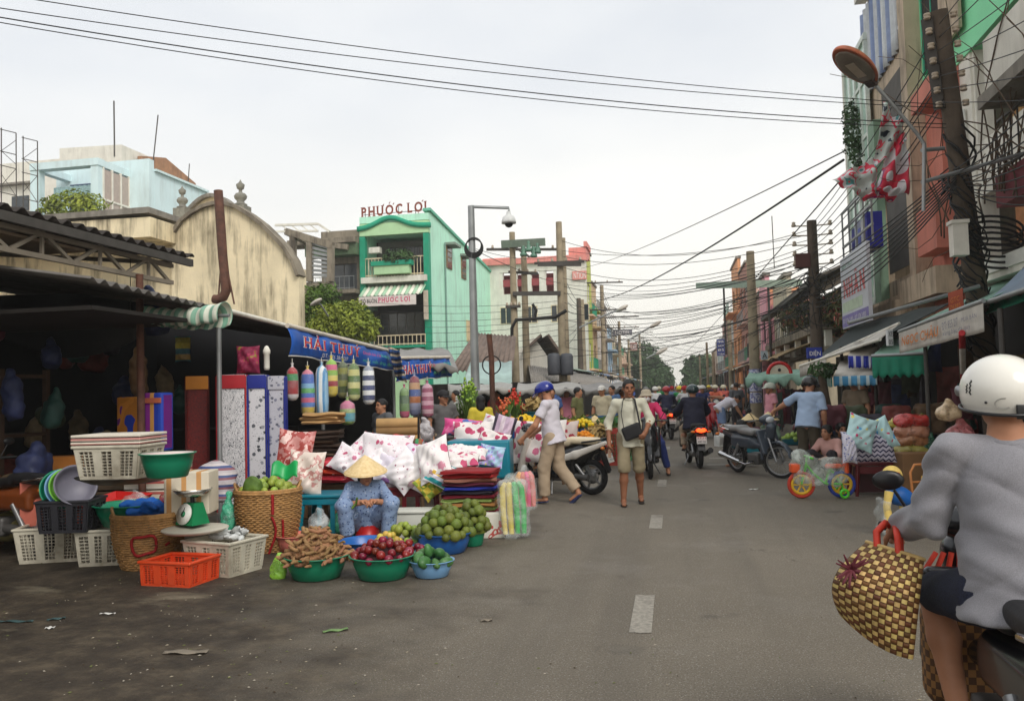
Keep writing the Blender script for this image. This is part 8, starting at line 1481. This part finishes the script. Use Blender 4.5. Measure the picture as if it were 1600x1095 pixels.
# interior walls of the right shops, goods and low stalls
for k in range(9):
    y=46+k*8.5;cn=['beige','grey blue','faded red','pale green','cream','brown','blue','dull pink','ochre'][k];c_=[(196,178,146),(130,146,166),(150,84,80),(150,176,156),(206,196,172),(130,106,86),(90,120,170),(190,150,150),(190,160,90)][k]
    tarp([V((5.5,y,3.2)),V((5.5,y+5.5,3.2)),V((3.2,y+5.5,2.45)),V((3.2,y,2.45))],cn+' shop awning along the right pavement',mat('awnr_'+cn.replace(' ','_'),c_,.7,.15),.04,True,'shop_awning')
for k,(y0,y1)in enumerate(((29,35),(36,43))): tarp([V((5.4,y0,3.3)),V((5.4,y1,3.3)),V((3.4,y1,2.5)),V((3.4,y0,2.5))],['tan lean-to awning before the old balcony house','faded orange lean-to awning beyond the old balcony house'][k],mat('lean_%d' % k,[(176,150,110),(190,140,96)][k],.75,.15,dirt=.3),.04,True,'lean_to_awning')
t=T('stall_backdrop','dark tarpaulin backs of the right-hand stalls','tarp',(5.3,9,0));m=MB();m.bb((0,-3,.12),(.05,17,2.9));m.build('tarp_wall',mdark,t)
for k,y in enumerate((10.5,13.5,16.8,20)): pole('stall_post',['nearest','second','third','fourth'][k]+' thin post holding up the right-hand stall awnings','post',(3.7,y,0),(3.7,y,2.4),.03,miron,8)
pole('striped_post','red and white striped post near the right-hand shop','post',G(1508,700),W(1503,520,10.6),.04,mat('red_white_post',pat=p_stripe(['b02028','b02028','d8d4cc'],1.0,2)),10)
# hanging wares in shade at right
rg=random.Random(9)
for k in range(22):
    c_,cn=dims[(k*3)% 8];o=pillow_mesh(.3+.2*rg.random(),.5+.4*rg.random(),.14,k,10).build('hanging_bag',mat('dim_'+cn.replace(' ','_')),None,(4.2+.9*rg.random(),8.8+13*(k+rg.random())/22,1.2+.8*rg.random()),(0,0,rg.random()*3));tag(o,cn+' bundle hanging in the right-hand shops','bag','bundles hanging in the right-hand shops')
# small tree trunk
t=T('roadside_tree','thin bare tree trunk rising by the blue-shirted man','tree',G(1298,712));q=lambda px,py,d=15.5: W(px,py,d)-V(t.location);m=MB();m.tube([(0,0,0),q(1296,660),q(1288,620),q(1284,585)],[.13,.11,.09,.07],10);m.build('trunk',mbark,t);leaves((q(1286,578)),(.25,.25,.15),160,.06,5).build('crown',mleafd,t)
o=leaves([((0,0,0),(.35,.5,.7)),((0,.4,.6),(.3,.4,.4)),((0,-.2,-.7),(.25,.3,.5))],None,900,.07,71).build('wall_creeper',mleafd,None,WX(1337,205,5.25));tag(o,'green creeper on the edge of the glass bay','creeper')
# ---------------------------------------------------------------- sellers and crowd
def sit(px,py,d,label,rz,shirt,pants,hat=None,extra=None,res=.018,**k):
    p=W(px,py,d);return person(label,(p.x,p.y,0),rz,dict(pel=(0,-.08,.26),wai=(0,-.05,.37),che=(0,.04,.56),nec=(0,.08,.71),hea=(0,.12,.83),shL=(-.165,.05,.66),shR=(.165,.05,.66),elL=(-.26,.2,.46),elR=(.26,.2,.46),wrL=(-.14,.36,.42),wrR=(.14,.36,.42),hpL=(-.1,-.05,.24),hpR=(.1,-.05,.24),knL=(-.2,.3,.46),knR=(.2,.3,.46),anL=(-.18,.24,.08),anR=(.18,.24,.08)),1.6,shirt,1.5,.02,.03,pants,1.9,.03,hat=hat,extra=extra,res=res,female=True,longhair=True,**k)
mk=lambda n,c: mat('cloth_'+n,c,.85,.1,6)
sit(1180,700,18,'vegetable seller in conical hat sitting at the right roadside',2.2,mk('mauve',(120,84,92)),mk('black',(30,30,34)),'cone');sit(1206,700,18.4,'second conical-hatted seller beside the first at right',2.6,mk('green_grey',(110,130,110)),mk('black',(30,30,34)),'cone');sit(1168,712,16.2,'woman in teal blouse sitting among vegetables at right',1.2,mk('teal',(20,112,124)),mk('black',(30,30,34)),res=.016)
sit(928,700,19,'flower seller in conical hat on the left side',3.6,mk('cream',(196,176,150)),mk('black',(30,30,34)),'cone');sit(925,704,17.5,'woman in purple crouching by the marigolds',3.0,mk('purple',(62,34,90)),mk('black',(30,30,34)));sit(824,690,16.5,'seller in white with pale hat behind the yellow flowers',2.6,mk('white',(206,204,200)),mk('black',(30,30,34)),'bucket',mk('hatcream',(214,206,190)));sit(845,694,17,'crouching seller in patterned grey beside the flower tub',2.4,mk('pgrey',(170,160,164)),mk('black',(30,30,34)))
def stand(px,d,label,rz,shirt,pants,H=1.65,res=.018,**k): p=W(px,600,d);return person(label,(p.x,p.y,0),rz,None,H,shirt,.7,.08,.03,pants,2,res=res,shoe=msand,**k)
stand(940,20,'man in beige shirt and white cap standing by the flower stalls',2.9,mk('beige',(190,178,150)),mk('dark',(44,40,44)),hat='cap',extra=mk('capwhite',(214,210,204)));stand(956,22,'person in blue shirt behind the man with white cap',2.6,mk('blue',(80,110,150)),mk('dark',(44,40,44)));stand(750,15.6,'long-haired woman in yellow raincoat among the flowers',.3,mk('yellow',(206,186,60)),mk('dark',(44,40,44)),1.5,female=True,longhair=True);stand(1335,15.5,'dark-haired person standing in the shade under the blue valance',2.4,mk('shade',(120,104,84)),mk('dark',(44,40,44)),1.68);stand(1352,16.5,'woman in dim clothes deeper in the right-hand stall',2.2,mk('maroon',(100,40,50)),mk('dark',(44,40,44)),1.6,female=True,longhair=True)
stand(1150,27,'shopper in grey behind the bending man',.4,mk('grey',(90,92,96)),mk('dark',(44,40,44)));stand(1203,20,'shopper in pink beside the poster pole',1.9,mk('pink',(206,140,150)),mk('lilac',(150,140,160)),1.58,female=True,helmet=mk('helmetpale',(186,190,176)));p=W(597,700,13.2);stand(596,13.4,'person in grey half hidden behind the bolsters',2.6,mk('grey',(90,92,96)),mk('dark',(44,40,44)),1.5)
sit(1300,724,13.6,'child with dark hair crouching behind the toy bicycle',2.4,mk('childpink',(196,150,140)),mk('dark',(44,40,44)));sit(1312,720,14.2,'dark-haired woman crouching by the carton at right',3.4,mk('dim',(40,36,40)),mk('dark',(44,40,44)))
# prototypes for the distant traffic, then copies
pr1,_=person('rider in white shirt and pale helmet in the distant traffic',(0,0,0),0,rdr,1.66,mk('proto_shirt',(200,198,196)),.8,.08,.03,mk('proto_pants',(50,50,60)),1.9,helmet=mk('proto_helmet',(214,206,190)),visor=False,res=.026,face=False,group='distant riders',hair=False)
bk1=motorbike('scooter','scooter under a distant rider',(0,0,0),0,mk('proto_bike',(60,60,66)),mbp_,lit=False,res=.034,group='distant scooters',mirrors=True)
spec=[(1070,670,30,'white',(206,204,204),'red',(170,40,44),0),(1062,662,34,'green',(40,130,70),'yellow',(214,190,60),0),(1098,668,30,'navy',(44,54,100),'white',(214,210,204),PI),(1118,664,33,'orange',(214,110,84),'cream',(214,206,180),PI),(1078,655,40,'grey',(120,120,124),'pale',(214,206,190),0),(1050,655,42,'blue-grey',(100,120,150),'red',(180,44,44),0),(1092,652,44,'pink',(206,130,140),'white',(220,216,210),PI),(1130,660,36,'coral',(206,100,90),'cream',(206,190,160),.2),(1108,650,50,'dark',(44,44,52),'yellow',(206,180,80),PI),(1068,648,54,'white',(210,208,206),'pale green',(150,170,150),0),(1084,645,60,'teal',(40,120,120),'white',(220,216,210),PI),(1058,643,66,'brown',(120,90,70),'red',(180,50,50),0),(1098,642,70,'lilac',(160,140,180),'cream',(206,190,160),PI),(1145,655,42,'grey',(110,110,116),'white',(220,216,210),.3),(1160,652,46,'rose',(196,120,120),'pale',(214,206,190),.5),(1072,640,80,'white',(210,208,206),'cream',(206,190,160),0),(1088,638,88,'blue',(70,90,150),'red',(180,50,50),PI),(1024,664,34,'white',(206,204,204),'white',(214,210,204),0),(1030,652,44,'green',(50,120,70),'cream',(206,190,160),0),(1008,655,40,'beige',(190,170,140),'grey',(120,120,120),2.6),(985,652,44,'blue',(80,100,150),'white',(214,210,204),2.4),(1112,645,60,'red',(180,60,60),'white',(214,210,204),PI),(1046,641,76,'yellow',(200,180,90),'blue',(60,80,150),0)]
for k,(px,py,d,cn,c_,hn,hc_,rz)in enumerate(spec):
    p=W(px,620,d);p.z=0;dist=['just','a little','well','far'][min(3,int(d/25))]
    sw={'cloth_proto_shirt': mk('far_'+cn,c_),'cloth_proto_helmet': mk('farh_'+hn,hc_)}
    dup(pr1,None,p,rz,'%s-shirted rider with %s helmet, number %d of the traffic from the near end' %(cn,hn,k+1)if False else '%s-shirted rider in %s helmet %s beyond the navy rider' %(cn,hn,dist)+('' if rz in (0,)else ' coming closer' if rz == PI else ' at the roadside'),'distant riders',sw)
    dup(bk1,None,p,rz,'scooter under the %s-shirted rider in %s helmet %s up the road' %(cn,hn,dist)+(' coming closer' if rz == PI else ''),'distant scooters',{'cloth_proto_bike': mk('bike_%d' %(k % 6),[(120,30,34),(50,54,60),(40,60,110),(190,188,180),(30,30,34),(90,20,30)][k % 6])})
def kill(o):
    for c in list(o.children): kill(c)
    bpy.data.objects.remove(o)
kill(pr1);kill(bk1)
# standing shoppers far along both sides
ps,_=person('shopper standing among the far stalls',(0,0,0),0,None,1.62,mk('proto_shirt',(200,198,196)),.7,.08,.03,mk('proto_pants',(50,50,60)),2,res=.03,face=False,group='distant shoppers')
rg=random.Random(17)
for k in range(26):
    y=24+k*3.0+rg.random();side=1 if k % 2 else -1;x=(3.0+1.2*rg.random())if side >0 else (-4.4-1.0*rg.random());cn,c_=[('white',(206,204,200)),('red',(176,60,60)),('blue',(70,96,150)),('olive',(110,110,70)),('pink',(210,130,150)),('black',(40,40,44)),('orange',(206,120,70)),('grey',(130,130,134)),('purple',(100,70,130))][k % 9]
    dup(ps,None,(x,y,0),rg.random()*6.3,'%s-clad shopper on the %s pavement, %s' %(cn,'right' if side >0 else 'left',['near the first awnings','midway along the row','near the far trees'][min(2,k // 9)]),'distant shoppers',{'cloth_proto_shirt': mk('far_s_'+cn,c_)})
for k,(px,d,cn,c_)in enumerate(((712,18.5,'white',(206,204,200)),(776,19.5,'red',(176,60,60)),(862,20.5,'blue',(70,96,150)),(884,21.5,'pink',(210,130,150)),(902,19.5,'olive',(110,110,70)),(970,26,'orange',(206,120,70)),(798,21,'grey',(130,130,134)))):
    p=W(px,600,d);dup(ps,None,(p.x,p.y,0),2.4+.5*k,cn+'-clad shopper under the grey tarps beside the flower stalls','distant shoppers',{'cloth_proto_shirt': mk('far_s_'+cn,c_)})
kill(ps)
for k in range(14):
    px=706+20*k;c_,cn=[((190,180,160),'cream'),((60,110,160),'blue'),((170,60,50),'red'),((70,130,80),'green'),((200,160,70),'ochre')][k % 5];p=W(px,640,17.5+(k % 3));t=T('market_crate','%s crate of goods under the grey tarps, %s' %(cn,['at the left end','in the middle','toward the road'][min(2,k // 5)]),'crate',(p.x,p.y,0),k*.4,'crates under the grey tarps');crate_mesh(.6,.45,.75+.2*(k % 2),.95,.06).build('sides',mat('mc_'+cn,c_,.6,.15),t);leaves((0,0,.85),(.3,.24,.16),90,.07,k).build('produce',[mleaf,mleafy,mbou][k % 3],t)
# produce heaps and baskets along the roadsides
for k in range(26):
    side=1 if k % 2 else -1;y=17+k*1.9;x=(2.6+.9*rg.random())if side >0 else (-3.4-1.2*rg.random());cn,m_=[('green',mleaf),('red',mapp),('yellow',myel),('lime',mlime),('brown',mtam),('purple',mk('aub',(70,40,84)))][k % 6]
    t=T('produce_tray','%s produce tray on the %s roadside, %s' %(cn,'right' if side >0 else 'left',['among the nearer sellers','beyond the first sellers','well up the street','far up the street'][min(3,k // 7)]),'produce',(x,y,0),rg.random(),'produce trays along the road');m=MB();m.lathe(basin_prof(.34,.16),16);m.build('tray',[mbg_,mbb_,mrd_,mtl_][k % 4],t);m=MB();[m.ell(p_,.07,6,5)for p_ in heap((0,0,.16),.3,.14,.06,k,300,24)];m.build('produce',m_,t)
# ---------------------------------------------------------------- litter
def litter(px,py,w_,l,m_,label,rz,cat='litter',name='litter_scrap',curl=.01):
    m=MB();m.grid(lambda u,v: ((u -.5)*l,(v -.5)*w_*(1-.5*abs(u -.5)),.006+curl*math.sin(u*5+v*3)** 2),8,4,th=.0015);tag(m.build(name,m_,None,G(px,py),rz),label,cat,'litter on the road')
mpap=mat('white_paper',(214,212,206),.8,.05);litter(524,986,.05,.17,mat('green_leaf',(110,140,84),.6,.2),'single pale green leaf lying on the asphalt',.5,name='fallen_leaf',cat='leaf');litter(78,982,.05,.06,mpap,'small white paper scrap at the lower left',.2);litter(168,960,.02,.12,mpap,'thin white curl of paper on the dirt',.1);litter(25,972,.04,.26,mat('teal_litter',(60,84,84),.6),'dark teal strip of plastic at the lower left',.1);litter(88,968,.04,.12,mat('teal_litter'),'short teal plastic strip beside the dirt patch',.6);litter(290,1020,.08,.28,mat('pale_patch',(128,118,104),.9),'pale flattened paper on the asphalt',.1);litter(760,970,.05,.08,mat('pale_patch'),'greyish scrap right of the leaf',.3);litter(1178,765,.05,.16,mpap,'white scrap on the road by the parked motorbike',.4)
lt_=MB();rg=random.Random(77);groups=[]
mlit=[mat('lit_%d' % k,c,.9,.1)for k,c in enumerate(((150,140,120),(70,58,44),(160,152,138),(96,100,60)))]
dm=[MB()for _ in range(4)]
for k in range(420):
    px,py=(rg.gauss(330,190),rg.uniform(870,1090))if k % 3 else (rg.uniform(100,1500),rg.uniform(800,1095));p=G(px,py);s_=rg.uniform(.003,.009);mm=dm[rg.randrange(4)];a=rg.random()*6.28
    mm.add([(p.x+s_*math.cos(a+i*1.57)*(1.6 if i % 2 else .8),p.y+s_*math.sin(a+i*1.57)*(1.6 if i % 2 else .8),.003)for i in range(4)]+[(p.x,p.y,.003+s_*.7)],[(0,1,4),(1,2,4),(2,3,4),(3,0,4)])
for k in range(4): tag(dm[k].build('grit',mlit[k]),['pale','dark brown','whitish','olive'][k]+' grit and crumbs scattered on the road','grit',kind='stuff')
hzm=bpy.data.materials.new('air_haze');hzm.use_nodes=True;hzm.node_tree.nodes.clear();pv_=hzm.node_tree.nodes.new('ShaderNodeVolumePrincipled');pv_.inputs['Color'].default_value=(.93,.92,.88,1);pv_.inputs['Density'].default_value=.0012;pv_.inputs['Anisotropy'].default_value=.2
on_=hzm.node_tree.nodes.new('ShaderNodeOutputMaterial');hzm.node_tree.links.new(pv_.outputs[0],on_.inputs['Volume'])
m=MB();m.bb((-420,-70,-1),(420,820,32));tag(m.build('haze',hzm),None,None,None,'stuff')
